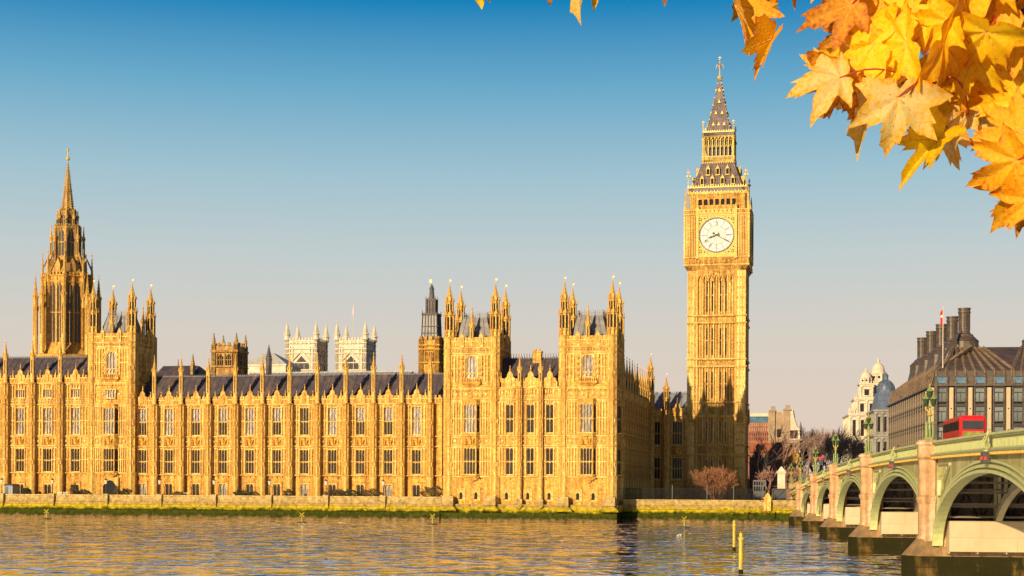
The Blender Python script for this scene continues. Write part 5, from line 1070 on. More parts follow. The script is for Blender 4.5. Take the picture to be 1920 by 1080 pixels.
for a0, a1 in SPN:
    for c0, c1 in ((0, .2), (WB-.2, WB)):
        p = arc_pts(a0, a1, .6, 40); sp_ = MB()
        for (A, zA), (B_, zB) in zip(p, p[1:]):
            sp_.add([(c0,A,zA),(c0,B_,zB),(c0,B_,ztop(B_)-1.18),(c0,A,ztop(A)-1.18),(c1,A,zA),(c1,B_,zB),(c1,B_,ztop(B_)-1.18),(c1,A,ztop(A)-1.18)], [(0,3,2,1),(4,5,6,7),(0,1,5,4),(2,3,7,6)])
        if c0 == 0:
            mid = (a0+a1)/2
            for s_ in (-1, 1):                 # framed tracery panel in each spandrel
                e = (a0+1.9) if s_ < 0 else (a1-1.9); zt3 = ztop(e)-1.75
                pts = [(e, zt3), (e-s_*5.2, zt3-.0), (e-s_*2.6, zt3-1.2), (e-s_*1.2, zt3-2.6), (e, zt3-4.4)]
                for A, B2 in zip(pts, pts[1:]+pts[:1]): sp_.bar((-.05, A[0], A[1]), (-.05, B2[0], B2[1]), .13)
                for k in range(6): x_ = e-s_*(.35+k*.62); sp_.bar((-.02, x_, zt3), (-.02, x_, zt3-3.2+k*.55), .05)
                for k in range(3): sp_.bar((-.02, e, zt3-.8-k), (-.02, e-s_*(2.8-k*.75), zt3-.8-k), .05)
                sp_.prism(-.02, e-s_*.7, zt3-2.2, zt3-1.1, .32, n=6)
        sp_.build('spandrel', M['green'], br)
    m = MB()
    for e0, e1, cc in ((0,.20,-.45),(.20,.32,-.12),(.32,.52,-.38),(.52,.64,-.06),(.64,.80,-.30)): arc_band(m, a0, a1, e0, e1, cc, .3)
    m.build('face_arch', M['green2'], br)
    for k in range(1, 7):
        m = MB(); c = k*WB/6.0; arc_band(m, a0, a1, 0, .65, c-.22, c+.22, 30, 2.0)
        q = arc_pts(a0, a1, .65, 14)
        for (A, zA) in q[1:-1]:
            if ztop(A)-1.8 > zA: m.box(c-.1, c+.1, A-.12, A+.12, zA, ztop(A)-1.75)
        m.build('arch_rib', M['ribl'], br)
    m = MB(); q = arc_pts(a0, a1, .3, 16)
    for (A, zA) in q[2:-2]: m.box(.3, WB-.3, A-.06, A+.06, zA, zA+.14)
    for zz in (5.2, 6.4, 7.4):
        h0, h1, fz = arch_fn(a0, a1)
        for s_ in (-1, 1):
            e = a0+1.7 if s_ < 0 else a1-1.7; m.box(.3, WB-.3, e-s_*1.5-.07, e-s_*1.5+.07, zz-.07, zz+.07)
    m.build('cross_beams', M['ribm'], br)
for i, a in enumerate(PA):
    zt4 = ztop(a); pr_ = MB(); w_ = 1.5
    pr_.box(.1, WB-.1, a-w_, a+w_, 2.2, 4.2); pr_.box(.1, .9, a-w_, a+w_, 4.2, zt4-1.3); pr_.box(WB-.9, WB-.1, a-w_, a+w_, 4.2, zt4-1.3); pier = pr_.build('pier', M['granite'], br)
    iw = MB(); iw.box(.9, WB-.9, a-.35, a+.35, 4.2, zt4-1.75)  # added dark box stands for the shaded void behind the bracing
    for k in range(11):
        for s_ in (-1, 1): iw.bar((1.2+k*2, a+s_*.5, 4.2), (3.0+k*2, a+s_*.5, zt4-1.8), .07); iw.bar((3.0+k*2, a+s_*.5, 4.2), (1.2+k*2, a+s_*.5, zt4-1.8), .07); iw.bar((1.1+k*2, a+s_*.55, 4.2), (1.1+k*2, a+s_*.55, zt4-1.8), .09)
    iw.build('bracing_void_shade', M['brown'], pier)
    b_ = MB(); x0_ = -1.5
    lo, hi = -3, 1.55
    for (za_, zb_, e) in ((lo, hi, 0),):
        p = [(x0_, a-1.9), (x0_-.95, a), (x0_, a+1.9), (WB+2, a+1.9), (WB+2, a-1.9)]; p = [p[0], p[4], p[3], p[2], p[1]]
        b_.add([(x, y, za_) for x, y in p]+[(x, y, zb_) for x, y in p], [(0,4,3,2,1),(5,6,7,8,9)]+[(j,(j+1)%5,5+(j+1)%5,5+j) for j in range(5)])
    b_.build('pier_base', M['granite_dk'], pier)
    s4 = MB(); p = [(x0_, a-1.9), (.2, a-1.9), (.2, a+1.9), (x0_, a+1.9), (x0_-.95, a)]; q = [(-1.2, a-.7), (.2, a-.8), (.2, a+.8), (-1.2, a+.7), (-1.4, a)]
    s4.add([(x, y, hi) for x, y in p]+[(x, y, 2.75) for x, y in q], [(0,4,3,2,1),(5,6,7,8,9)]+[(j,(j+1)%5,5+(j+1)%5,5+j) for j in range(5)]); s4.box(.2, WB, a-1.9, a+1.9, hi, 2.2); s4.build('cutwater_top', M['slope'], pier)
    sh = MB(); r = .82; cc = -.45
    sh.prism(cc, a, 2.55, 3.0, r*1.18, r*1.1, 8); sh.prism(cc, a, 3.0, zt4-1.0, r); zm = 2.6+(zt4-2.6)*.42
    sh.prism(cc, a, zm-.3, zm, r*1.05, r*1.2); sh.prism(cc, a, zm, zm+.16, r*1.2, r*1.2); sh.prism(cc, a, zm+.16, zm+.3, r*1.2, r*1.02)
    sh.prism(cc, a, zt4-1.35, zt4-1.15, r*1.0, r*1.32); sh.prism(cc, a, zt4-1.15, zt4-.35, r*1.12); sh.prism(cc, a, zt4-.35, zt4-.2, r*1.12, r*1.3); sh.prism(cc, a, zt4-.2, zt4-.05, r*1.3); sh.prism(cc, a, zt4-.05, zt4+.12, r*1.3, r*1.0)
    sh.build('turret', M['granite'], pier)
    for s_ in (-1, 1):
        pl = MB(); a_ = a+s_*1.52; b2 = a+s_*3.1; pl.box(.55, WB-.5, min(a_, b2), max(a_, b2), 1.95, 4.15)
        for k in range(12): pl.box(.52+k*2, .62+k*2, min(a_, b2)+.2, max(a_, b2)-.2, 1.8, 1.95)
        for k in range(24):
            for zz in (2.2, 3.0, 3.9): pl.box(.9+k*.95, .96+k*.95, b2-.03, b2+.03, zz, zz+.06)
        pl.build('cover_plate', M['plate'], pier)
ab = thing('bridge_abutment', 'rough stone abutment at the far end of the green bridge', 'abutment', B, (8, 312, 0)); MB().box(-.6, WB+1, 304, 330, 0, 7.6).box(-3, -.6, 304.5, 330, 0, 5.2).build('stonework', M['granite'], ab)
# lamps on the bridge
M['lamppaint'] = mat('lamp_green_paint', (.27,.30,.08), rough=.45, var=.25, vs=3)
lg = thing('bridge_lamp', '', 'street lamp', B, (0,0,0), 'three-lantern lamps on the bridge piers')
m = MB(); m.prism(0,0,0,.25,.5,n=8); m.prism(0,0,.25,.9,.2,.14)
for i in range(4): a = PI/4+i*PI/2; m.prism(.36*math.cos(a), .36*math.sin(a), .2, 1.35, .1, .07, 6); m.prism(.36*math.cos(a), .36*math.sin(a), 1.35, 1.6, .13, .02, 6)
m.lathe(0,0,[(.14,.9),(.12,2.0),(.22,2.1),(.1,2.25),(.07,2.7),(.16,2.8),(.06,2.9),(.05,3.5)],8); m.build('column', M['lamppaint'], lg)
m = MB()
for s_ in (-1, 1): m.bar((0,0,2.3), (s_*.30,0,2.65), .06); m.bar((s_*.30,0,2.6), (s_*.30,0,2.9), .07)
m.lathe(0,0,[(.1,2.05),(.26,2.2),(.1,2.35)],8); m.build('bracket', M['gold'], lg)
M['lglass'] = mat('lamp_glass', (.045,.07,.035), rough=.15, var=.4, vs=5)
for x_, z_ in ((-.31,2.85),(.31,2.85),(0,3.5)):
    l_ = MB().prism(x_,0,z_,z_+.62,.15,.29,8).build('lantern', M['lglass'], lg); MB().prism(x_,0,z_+.62,z_+.9,.34,.1,8).lathe(x_,0,[(.12,z_+.88),(.09,z_+1.02),(.03,z_+1.15)],6).build('lantern_roof', M['lamppaint'], l_); MB().prism(x_,0,z_+1.12,z_+1.28,.07,.02,5).build('lantern_finial', M['gold'], l_)
for i, (a, lab) in enumerate(((70,'pale green bridge lamp just outside the right edge'),(113,'largest pale green bridge lamp, left of the red bus'),(156,'second largest pale green bridge lamp, in front of the white domed building'),(196,'green bridge lamp against the sky, third from the right'),(232.5,'green bridge lamp beside the red traffic light'),(270,'second smallest green bridge lamp, near the far end'),(300,'smallest green bridge lamp, at the far end of the bridge'))):
    o = lg if i == 0 else copy_tree(lg)
    move(o, B, (-.45, a, ztop(a)+.1 if a < 290 else 7.3)); o['label'] = lab; o.scale = (.88,)*3
# navigation lights over the arch crowns
M['redlamp'] = mat('red_signal_lens', (.6,.03,.01), rough=.3, var=.1, emis=(1,.05,.01,.25))
nv = thing('navigation_light', '', 'signal light', B, (0,0,0), 'navigation lights over the arches')
m = MB(); m.box(-.6,-.5,-.3,.3,-.15,-.05)
for s_ in (-1, 1): m.bar((-.4,s_*.25,.15),(-.75,s_*.4,-.6),.04); m.bar((-.45,s_*.2,.1),(-.5,s_*.2,-1.2),.04); m.bar((-.5,-s_*.25,-.2),(-.7,s_*.35,-.9),.03)
m.box(-.7,-.5,-.28,.28,-1.1,-1.0); m.build('bracket', M['green2'], nv)
for s_ in (-1, 1):
    l_ = MB().box(-.82,-.5,s_*.26-.14,s_*.26+.14,-1.75,-1.12).build('lamp_housing', M['iron'], nv); MB().prism(-.80,s_*.26,-1.58,-1.40,.08,n=8).prism(-.66,s_*.26-.12,-1.60,-1.42,.075,n=8).build('lens', M['redlamp'], l_)
for i, (a0, a1) in enumerate(SPN[1:6]):
    o = nv if i == 0 else copy_tree(nv); a = (a0+a1)/2-(2.2 if i == 0 else 0); move(o, B, (0, a, ztop(a)))
    o['label'] = ['navigation light with red lamps on the nearest big arch', 'navigation light over the second arch, left of the largest bridge lamp', 'navigation light over the third arch from the right', 'navigation light over the fourth arch from the right', 'farthest tiny navigation light on the bridge'][i]
# bus
M['bred'] = mat('glossy_red_bus_paint', (.62,.010,.010), rough=.25, var=.05, spec=.6)
bz = 9.3; bus = thing('double_decker_bus', 'red double decker bus crossing the green bridge', 'bus', B, (8.9, 150, bz))
bm2 = bpy.data.meshes.new('body')
import bmesh
b_ = bmesh.new(); bmesh.ops.create_cube(b_, size=1); bmesh.ops.scale(b_, vec=(2.5,11,4.05), verts=b_.verts); bmesh.ops.translate(b_, vec=(0,5.5,2.35), verts=b_.verts)
bmesh.ops.bevel(b_, geom=[e for e in b_.edges], offset=.22, segments=3, affect='EDGES'); b_.to_mesh(bm2); b_.free(); bm2.materials.append(M['bred'])
bo = inst('body', bm2, bus, (0,0,0), local=True)
def bpart(name, m, mt, par=None): o = inst(name, m.mesh(name, mt), par or bus, (0,0,0), local=True); return o
M['busglass'] = mat('bus_window', (.03,.03,.035), rough=.08, var=.6, vs=1.5, spec=1)
bpart('upper_rear_window', MB().box(-1.0,1.0,-.03,.05,3.0,3.85), M['busglass']); bpart('advert_panel', MB().box(-1.0,1.0,-.03,.05,2.15,2.8), mat('dark_advert_panel', (.10,.08,.03), rough=.3, var=.8, vs=1.6, col2=(.35,.3,.03))); bpart('lower_rear_window', MB().box(-.9,.9,-.03,.05,1.3,1.95), M['busglass'])
for s_ in (-1, 1):
    for nm2, z0_, z1_ in (('upper_side_window', 3.0, 3.85), ('lower_side_window', 1.3, 2.3)):
        m = MB(); 
        for k in range(6): m.box(s_*1.25-.03, s_*1.25+.03, .6+k*1.65, 2.15+k*1.65, z0_, z1_)
        bpart(nm2, m, M['busglass'])
    for y_ in (2.2, 8.6):
        m = MB(); n_ = 16; m.add([(s_*1.27, y_+.5*math.cos(2*PI*i/n_), .5+.5*math.sin(2*PI*i/n_)) for i in range(n_)]+[(s_*.95, y_+.5*math.cos(2*PI*i/n_), .5+.5*math.sin(2*PI*i/n_)) for i in range(n_)], [tuple(range(n_)), tuple(range(2*n_-1,n_-1,-1))]+[(i,n_+i,n_+(i+1)%n_,(i+1)%n_) for i in range(n_)]); bpart('wheel', m, M['iron'])
    bpart('tail_light', MB().box(s_*1.05-.08, s_*1.05+.08, -.04, .02, .9, 1.25), M['redlamp'])
bus.rotation_euler.z = -B.a
# ------------------------------------------------------------------ people on the bridge
M['skin'] = mat('skin', (.45,.24,.15), var=.05)
def person(lab, fr, pos, face, top, leg, hair, stride=.25):
    th = thing('person', lab, 'person', fr, pos, rz=face)
    J = [(0,0,.92),(0,0,1.15),(0,0,1.38),(0,0,1.50),(0,.02,1.66), (.09,0,.88),(.10,stride*.5,.48),(.10,stride,.06),(.10,stride-.14+.28*0-.12,.03), (-.09,0,.88),(-.10,-stride*.4,.48),(-.10,-stride,.08),(-.10,-stride-.12,.03), (.19,0,1.38),(.23,-.06,1.10),(.23,-.16,.87),(.23,-.2,.78), (-.19,0,1.38),(-.23,.05,1.10),(-.23,-.04,.87),(-.23,-.07,.78)]
    E = [(0,1),(1,2),(2,3),(3,4),(0,5),(5,6),(6,7),(7,8),(0,9),(9,10),(10,11),(11,12),(2,13),(13,14),(14,15),(15,16),(2,17),(17,18),(18,19),(19,20)]
    Rr = [.14,.13,.16,.055,.095, .09,.065,.045,.045, .09,.065,.045,.045, .065,.048,.035,.04, .065,.048,.035,.04]
    me = bpy.data.meshes.new('body'); me.from_pydata(J, E, []); o = bpy.data.objects.new('body', me); C.objects.link(o)
    sk = o.modifiers.new('skin', 'SKIN')
    for i, r_ in enumerate(Rr): me.skin_vertices[0].data[i].radius = (r_, r_*.8) if i not in (4,) else (.085,.1)
    me.skin_vertices[0].data[0].use_root = True
    ss = o.modifiers.new('sub', 'SUBSURF'); ss.levels = 1; ss.render_levels = 1
    bpy.context.view_layer.update(); ev = o.evaluated_get(bpy.context.evaluated_depsgraph_get()); nm_ = bpy.data.meshes.new_from_object(ev); o.modifiers.clear(); o.data = nm_
    for mm in (M['skin'], top, leg): nm_.materials.append(mm)
    for p in nm_.polygons:
        c = p.center; p.material_index = 0 if c.z > 1.48 or (c.z < .84 and abs(c.x) > .19) else (1 if c.z > .93 or abs(c.x) > .19 else 2); p.use_smooth = True
    o.parent = th
    h_ = MB().lathe(0,.035,[(.02,1.58),(.095,1.63),(.11,1.70),(.09,1.77),(.03,1.81)],10).mesh('hair', hair); inst('hair', h_, th, (0,0,0), local=True)
    f_ = MB().box(-.012,.012,-.115,-.07,1.655,1.69).box(-.045,-.02,-.09,-.07,1.69,1.705).box(.02,.045,-.09,-.07,1.69,1.705); inst('face', f_.mesh('face', M['skin']), th, (0,0,0), local=True)
    return th
cb = mat('blue_jacket', (.08,.16,.42), var=.1); cd = mat('dark_coat', (.03,.025,.03), var=.2); cw = mat('white_shirt', (.75,.72,.66), var=.05); cr_ = mat('red_scarf_coat', (.35,.05,.03), var=.2); hr = mat('brown_hair', (.05,.03,.02)); jn = mat('dark_trousers', (.04,.04,.06))
def on_bridge(px, c):                     # spot on the deck seen at picture column px
    best = min((abs(G_px(a, c)-px), a) for a in [60+i*.5 for i in range(500)])[1]; return best
def G_px(a, c): w_ = B.o+B.u*c+B.d*a; return CX+w_.x/w_.y*F
for px_, c, lab, t_ in ((1762.5,2.6,'person in a blue jacket on the bridge beside the bus',cb),(1657,1.6,'dark haired person in a dark coat by the bridge parapet',cd),(1684,1.8,'person in a reddish coat at the bridge parapet, left of the largest lamp',cr_),(1585.5,1.4,'person in a white shirt leaning over the bridge parapet',cw)):
    a = on_bridge(px_, c); person(lab, B, (c, a, ztop(a)-1.0), R(0) if c != 1.4 else R(-70), t_, jn, hr)
# traffic signals at the far end
ts = thing('traffic_light', 'left one of two red traffic lights at the far end of the bridge', 'traffic light', B, (0,0,0), 'traffic lights at the far end of the bridge')
MB().bar((0,0,0),(0,0,3.2),.06,6).build('pole', M['iron'], ts); hb_ = MB().box(-.2,.2,-.15,.15,2.3,3.6).build('signal_head', M['iron'], ts); MB().lathe(0,-.16,[(.16,3.15),(.17,3.3),(.16,3.45)],8).build('red_lens', mat('lit_red_signal', (.8,.02,.02), emis=(1,.02,.02,1.5)), hb_)
a = on_bridge(1537, 1.5); move(ts, B, (1.5, a, ztop(a)-.1)); t2 = copy_tree(ts); a = on_bridge(1542.5, 2.1); move(t2, B, (2.1, a, ztop(a)+.3)); t2['label'] = 'right one of two red traffic lights at the far end of the bridge'
# ------------------------------------------------------------------ piles, buoys, gulls
M['yellow'] = mat('yellow_paint', (.62,.45,.02), rough=.5, var=.35, vs=3, stain=(3,.7,(.25,.17,.03),.42))
for px_, py_, hh, lab in ((1376.5,1031,3.15,'yellow pile in the river, the farther and left one'),(1389,1075,3.15,'yellow pile in the river, the nearer and right one')):
    Y = wp(px_, py_)[1]; X = G.at(px_, py_, Y)[0]
    th = thing('river_pile', lab, 'pile', G, (X, Y, 0), 'yellow piles in the river'); MB().lathe(X,Y,[(.17,-2),(.17,hh-.45),(.14,hh-.4),(.14,hh-.15),(.02,hh)],14).build('post', M['yellow'], th, smooth=False); MB().lathe(X,Y,[(.19,hh-.62),(.24,hh-.60),(.24,hh-.42),(.19,hh-.40)],14).build('collar', M['yellow'], th); MB().lathe(X,Y,[(.175,-.4),(.18,.25),(.175,.3)],12).build('waterline_growth', M['granite_dk'], th)
by = thing('channel_buoy', '', 'buoy', G, (0,0,0), 'yellow cross-topped buoys along the river wall')
MB().lathe(0,0,[(.3,-.3),(.95,-.1),(1.0,.05),(.7,.14),(.2,.18)],12).build('float', M['iron'], by); MB().prism(0,0,.15,1.2,.13,.08,8).build('mast', M['yellow'], by); m = MB(); m.bar((-.42,0,1.05),(.42,0,1.75),.1); m.bar((.42,.01,1.05),(-.42,.01,1.75),.1); m.build('cross_topmark', M['yellow'], by)
for i, (px_, py_, lab) in enumerate(((87,972.5,'yellow buoy with cross topmark, leftmost in the river'),(566,980,'yellow buoy with cross topmark, second from the left'),(811,983.5,'yellow buoy with cross topmark in front of the river pavilion corner'),(1283,989,'yellow buoy with cross topmark in front of the clock tower'))):
    Y = wp(px_, py_)[1]; X = G.at(px_, py_, Y)[0]; o = by if i == 0 else copy_tree(by); move(o, G, (X, Y, 0), .2*i); o['label'] = lab
for px_, py_, lab, sc in ((1271,1004,'white gull afloat on the river, the left one of the pair',.75),(1276,1003,'white gull afloat on the river, the right one of the pair',.7)):
    Y = wp(px_, py_)[1]; X = G.at(px_, py_, Y)[0]; th = thing('gull', lab, 'bird', G, (X, Y, 0), 'gulls on the river'); m = MB(); n_ = 10
    pr2 = [(-.34,.02,.16),(-.28,.05,.15),(-.15,.11,.10),(0,.14,.09),(.12,.12,.11),(.19,.06,.19),(.22,.045,.26),(.27,.05,.30),(.32,.03,.29),(.40,.008,.27)]
    p = [(X+sc*u, Y+sc*r_*math.cos(2*PI*i/n_), sc*(zc+r_*math.sin(2*PI*i/n_)*.9)) for u, r_, zc in pr2 for i in range(n_)]
    m.add(p, [tuple(range(n_-1,-1,-1)), tuple(range(len(p)-n_,len(p)))]+[(k*n_+i,k*n_+(i+1)%n_,(k+1)*n_+(i+1)%n_,(k+1)*n_+i) for k in range(len(pr2)-1) for i in range(n_)]); m.build('body', M['white'], th, smooth=True)
    MB().fr((X-.3*sc,X+.1*sc,Y-.15*sc,Y-.1*sc), .1*sc, (X-.36*sc,X+.05*sc,Y-.1*sc,Y-.04*sc), .2*sc).build('wing', M['slatelt'], th)
# ------------------------------------------------------------------ bronze office block with chimneys
Q = Frame(91.9, 330, B.a); ZQ = Q.Zf(1830, 0); LB = 84.0; LF = 42.0
M['bronze'] = mat('bronze_roof_panels', (.13,.088,.058), rough=.45, metal=.2, var=.35, vs=.7, brick=(2.1,1.1,1.2,.8,.04)); M['bronze2'] = mat('bronze_frames', (.055,.036,.024), rough=.5, var=.3); M['cream'] = mat('cream_sandstone', (.62,.44,.24), var=.15, vs=.6)
M['oglass'] = mat('office_glass', (.22,.24,.21), rough=.1, var=.7, vs=.35, spec=1, rnd=.35); M['bglass'] = mat('blue_office_glass', (.10,.22,.32), rough=.1, var=.5, vs=.5, spec=1)
of = thing('office_block', 'dark bronze office block with cream stone piers, steep ribbed roof and round chimneys', 'building', Q, (30, 20, 4))
M['sidecream'] = mat('dull_cream_side_piers', (.36,.26,.15), var=.3)  # darker copy of the cream stone, for the side piers
ze_ = ZQ(724); zr_ = Q.Zf(1830, 13)(651); m = MB(); m.box(.4, LF, .4, LB, 4, ze_); m.build('walls', M['bronze2'], of)
stp = (Q.X(1890,0)-Q.X(1783,0))/3; xp0 = Q.X(1783, 0)
rows = [(ZQ(752), ZQ(727)), (ZQ(789), ZQ(762)), (ZQ(826), ZQ(800)), (ZQ(862), ZQ(837)), (ZQ(898), ZQ(872))]
rows = [(a, b) if a < b else (b, a) for a, b in rows]
def fac(n_b, x0, st, side, L_):
    piers = MB(); fins = MB(); sills = MB(); gl = MB(); frs = []
    for k in range(n_b+1):
        x = x0+k*st
        if x < L_: piers.box(x-.42, x+.42, -.35, .5, 4, ze_-.3); fins.box(x-1.05, x-.75, -.2, .5, 4, ze_); fins.box(x+.75, x+1.05, -.2, .5, 4, ze_)
        if x < L_:
            for zz in (ZQ(766), ZQ(806), ZQ(846)): sills.prism(x, -.36, zz-.15, zz+.15, .16, n=6)
        c = x-st/2
        if 0 < c < L_:
            fr_ = MB(); frs.append(fr_)
            for za_, zb_ in rows:
                gl.box(c-1.0, c+1.0, .25, .35, za_, zb_); fr_.box(c-1.08, c+1.08, -.25, .4, zb_+.02, zb_+.5); fr_.box(c-1.0, c+1.0, .1, .3, (za_*.35+zb_*.65)-.1, za_*.35+zb_*.65+.1); fr_.box(c-.05, c+.05, .12, .3, za_, zb_*.65+za_*.35)
                fr_.box(c-1.2, c+1.2, -.4, .3, za_-.28, za_-.05)
    return piers, fins, sills, gl, frs
def sidey(m, w_=0):                              # turn a front module to the left side, x = 0
    o = MB(); o.v = [(y, LB-x, z) for x, y, z in m.v]; o.f = [f_ for f_ in m.f]; o.mi = m.mi; return o
A_ = fac(11, xp0-stp, stp, 0, LF); Bq = fac(20, 2.0, LB/20.5, 1, LB)
for i_, v_ in enumerate(Bq[0].v): c_ = 2.0+round((v_[0]-2.0)/(LB/20.5))*LB/20.5; Bq[0].v[i_] = (c_+(v_[0]-c_)*.35, v_[1]+.08, v_[2])
for (m, nm2, mt) in zip(A_, ('stone_pier', 'fin', 'bolts', 'front_window', 'window_frame'), ('cream', 'bronze', 'bronze2', 'oglass', 'bronze2')): [q_.build(nm2, M[mt], of) for q_ in m] if nm2 == 'window_frame' else build_each(m, nm2, M[mt], of)
for (m, nm2, mt) in zip(Bq, ('side_pier', 'side_fin', 'side_bolts', 'side_window', 'side_frames'), ('sidecream', 'bronze', 'bronze2', 'oglass', 'bronze2')): [sidey(q_).build('side_frame', M[mt], of) for q_ in m] if nm2 == 'side_frames' else (None if nm2 == 'side_bolts' else build_each(sidey(m), nm2, M[mt], of))
rf = MB(); za0 = ZQ(719); zw = ZQ(694)
rf.box(-.7, LF, -.7, LB+.5, ze_, ze_+.35); rf.fr((0,LF,0,LB), ze_+.35, (.6,LF,.6,LB-.6), zw)
rf.fr((.5,LF,.5,LB-.5), zw, (9.5,LF,13.0,LB-10), zr_)
at = MB(); sk_ = MB()
for k in range(11):
    c = xp0-stp/2+k*stp; at.box(c-1.15, c+1.15, -.12, .8, ZQ(718), ZQ(707)); sk_.fr((c-1.3,c+1.3,.4,1.4), ZQ(704.5), (c-1.0,c+1.0,1.2,2.6), ZQ(696))
    for u in (-1.25, 1.25): rf.box(c+u-.12, c+u+.12, -.3, .9, ze_+.3, ZQ(706))
    rf.box(c-1.35, c+1.35, -.3, .8, ZQ(706.5), ZQ(705))
rf.build('roof', M['bronze'], of); build_each(at, 'attic_window', M['bglass'], of); build_each(sk_, 'skylight', M['bglass'], of)
ct_ = MB()
chs = [(8.7, 15+17*k) for k in range(5)]+[(24.6, 15)]
for (cx_, cy_) in (chs[0], chs[5], (39.6, 15)):
    for k in range(-4, 5):
        e = cx_+k*2.05; 
        if 0 < e < LF: ct_.bar((e, .5, zw), (cx_+k*.95, 12.6, zr_-.1), .42); ct_.bar((e, -.3, ze_+.4), (e, .5, zw), .2)
for k in range(28):
    y_ = 3+k*2.9; tgt = min(chs[:5], key=lambda c_: abs(c_[1]-y_)); ct_.bar((.5, y_, zw), (9.2, tgt[1]+(y_-tgt[1])*.5, zr_-.1), .42); ct_.bar((-.3, y_, ze_+.4), (.5, y_, zw), .2)
ct_.bar((.5,.5,zw),(9.5,13.0,zr_),.28)

ct_.build('roof_ribs', mat('light_bronze_ribs', (.24,.155,.09), rough=.45, var=.3, brick=(2,.8,1.1,.8,.04)), of)
for k, (cx_, cy_) in enumerate(chs):
    m = MB(); z6 = Q.Zf(1808, 15)(649)
    m.lathe(cx_, cy_, [(4.6,z6-6),(3.3,z6-1),(3.2,z6+.9),(3.35,z6+1.0),(2.1,z6+2.2),(2.0,z6+2.5),(1.45,z6+2.8),(1.2,z6+3.4),(1.2,z6+7.4),(1.42,z6+7.5),(1.42,z6+7.8),(1.25,z6+7.85),(1.25,z6+8.3),(1.45,z6+8.35),(1.45,z6+8.6)], 14)
    for j in range(14): a = 2*PI*j/14; m.bar((cx_+1.24*math.cos(a), cy_+1.24*math.sin(a), z6+3.4), (cx_+1.24*math.cos(a), cy_+1.24*math.sin(a), z6+8.4), .07)
    for zz in (4.6, 5.7, 6.7): m.lathe(cx_, cy_, [(1.2,z6+zz),(1.3,z6+zz),(1.3,z6+zz+.15),(1.2,z6+zz+.15)], 14)
    m.build('chimney', M['bronze'], of)
fp = thing('flagpole', 'flagpole with red and white flag on the bronze office roof', 'flagpole', Q, (2, 2, 26)); xq = Q.X(1767, 1.5); Zq = Q.Zf(1767, 1.5); MB().bar((xq,1.5,Zq(690)),(xq,1.5,Zq(573)),.12,6,.07).build('pole', M['pale'], fp)
m = MB(); m.poly([(xq-.05,Zq(580)),(xq-.6,Zq(585)),(xq-.55,Zq(608)),(xq-.05,Zq(612))], 1.48, 1.52); f_ = m.build('flag', M['redp'], fp); MB().poly([(xq-.1,Zq(590)),(xq-.55,Zq(592)),(xq-.5,Zq(596)),(xq-.1,Zq(595))], 1.44, 1.47).build('flag_cross', M['white'], f_)
# ------------------------------------------------------------------ white domed building and grey domed building
V = Frame(115.0, 560, B.a); ZV = V.Zf(1630, 0); XV = lambda p, t=0: V.X(p, t, 760)
wd_ = thing('baroque_building', 'ornate white stone building with two domed turrets beyond the bridge', 'building', V, (XV(1632), 10, 4)); m = MB(); bk = MB()
def tier(m, bk, x0, x1, y0, y1, z0, z1, n, win=True):
    m.box(x0, x1, y0, y1, z0, z1); m.box(x0-.5, x1+.5, y0-.5, y1+.5, z1-1.0, z1-.55); m.box(x0-.8, x1+.8, y0-.8, y1+.8, z1-.55, z1)
    w_ = (x1-x0)/n
    for i in range(n+1):
        x = x0+i*w_; m.prism(x, y0-.2, z0, z1-1, .38, .32, 8); m.box(x-.5, x+.5, y0-.6, y0+.2, z0, z0+.5); m.box(x-.5, x+.5, y0-.6, y0+.2, z1-1.5, z1-1.0)
        if i < n and win:
            c = x+w_/2; bk.box(c-w_*.2, c+w_*.2, y0-.06, y0+.1, z0+.9, z1-2.3); m.box(c-w_*.32, c+w_*.32, y0-.4, y0, z1-2.2, z1-1.9); m.box(c-w_*.32, c+w_*.32, y0-.3, y0, z0+.5, z0+.8)
    nn = max(2, round((y1-y0)/w_)); ws = (y1-y0)/nn
    for i in range(nn+1):
        y = y0+i*ws; m.prism(x0-.2, y, z0, z1-1, .38, .32, 8)
        if i < nn and win: bk.box(x0-.06, x0+.1, y+ws*.3, y+ws*.7, z0+.9, z1-2.3)
m.box(XV(1594), XV(1640), .5, 30, 4, ZV(880))
for z0, z1 in ((ZV(915), ZV(868)), (ZV(868), ZV(822)), (ZV(822), ZV(776))): tier(m, bk, XV(1594), XV(1640), 0, 24, z0, z1, 3)
for z0, z1 in ((ZV(776), ZV(745)),): tier(m, bk, XV(1608), XV(1662), 1.5, 18, z0, z1, 3)
tier(m, bk, XV(1615), XV(1637), 2, 8, ZV(745), ZV(718), 1); tier(m, bk, XV(1632), XV(1662), 6, 13, ZV(745), ZV(712), 2, False)
def cupola(m, bk, cx_, cy_, r, z0, z1, z2, zt_):
    m.prism(cx_, cy_, z0, z1, r, n=8)
    for i in range(8):
        a = i*PI/4+PI/8; m.prism(cx_+r*math.cos(a), cy_+r*math.sin(a), z0, z1, r*.12, n=6); q = MB(); q.poly([(r*.2*math.cos(2*PI*j/10), (z0+z1)/2+r*.2*math.sin(2*PI*j/10)) for j in range(10)], -r*.97, -r*.88); bk.mg(q, cx_, cy_, 0, i*PI/4)
    m.prism(cx_, cy_, z1-.3, z1, r*1.15, n=8); m.lathe(cx_, cy_, [(r*math.cos(t_), z1+(z2-z1)*math.sin(t_)) for t_ in [i*PI/2/7*.93 for i in range(8)]], 14); m.lathe(cx_, cy_, [(r*.2,z2-.3),(r*.2,z2+(zt_-z2)*.3),(r*.28,z2+(zt_-z2)*.35),(r*.25,z2+(zt_-z2)*.6),(r*.05,zt_)], 8)
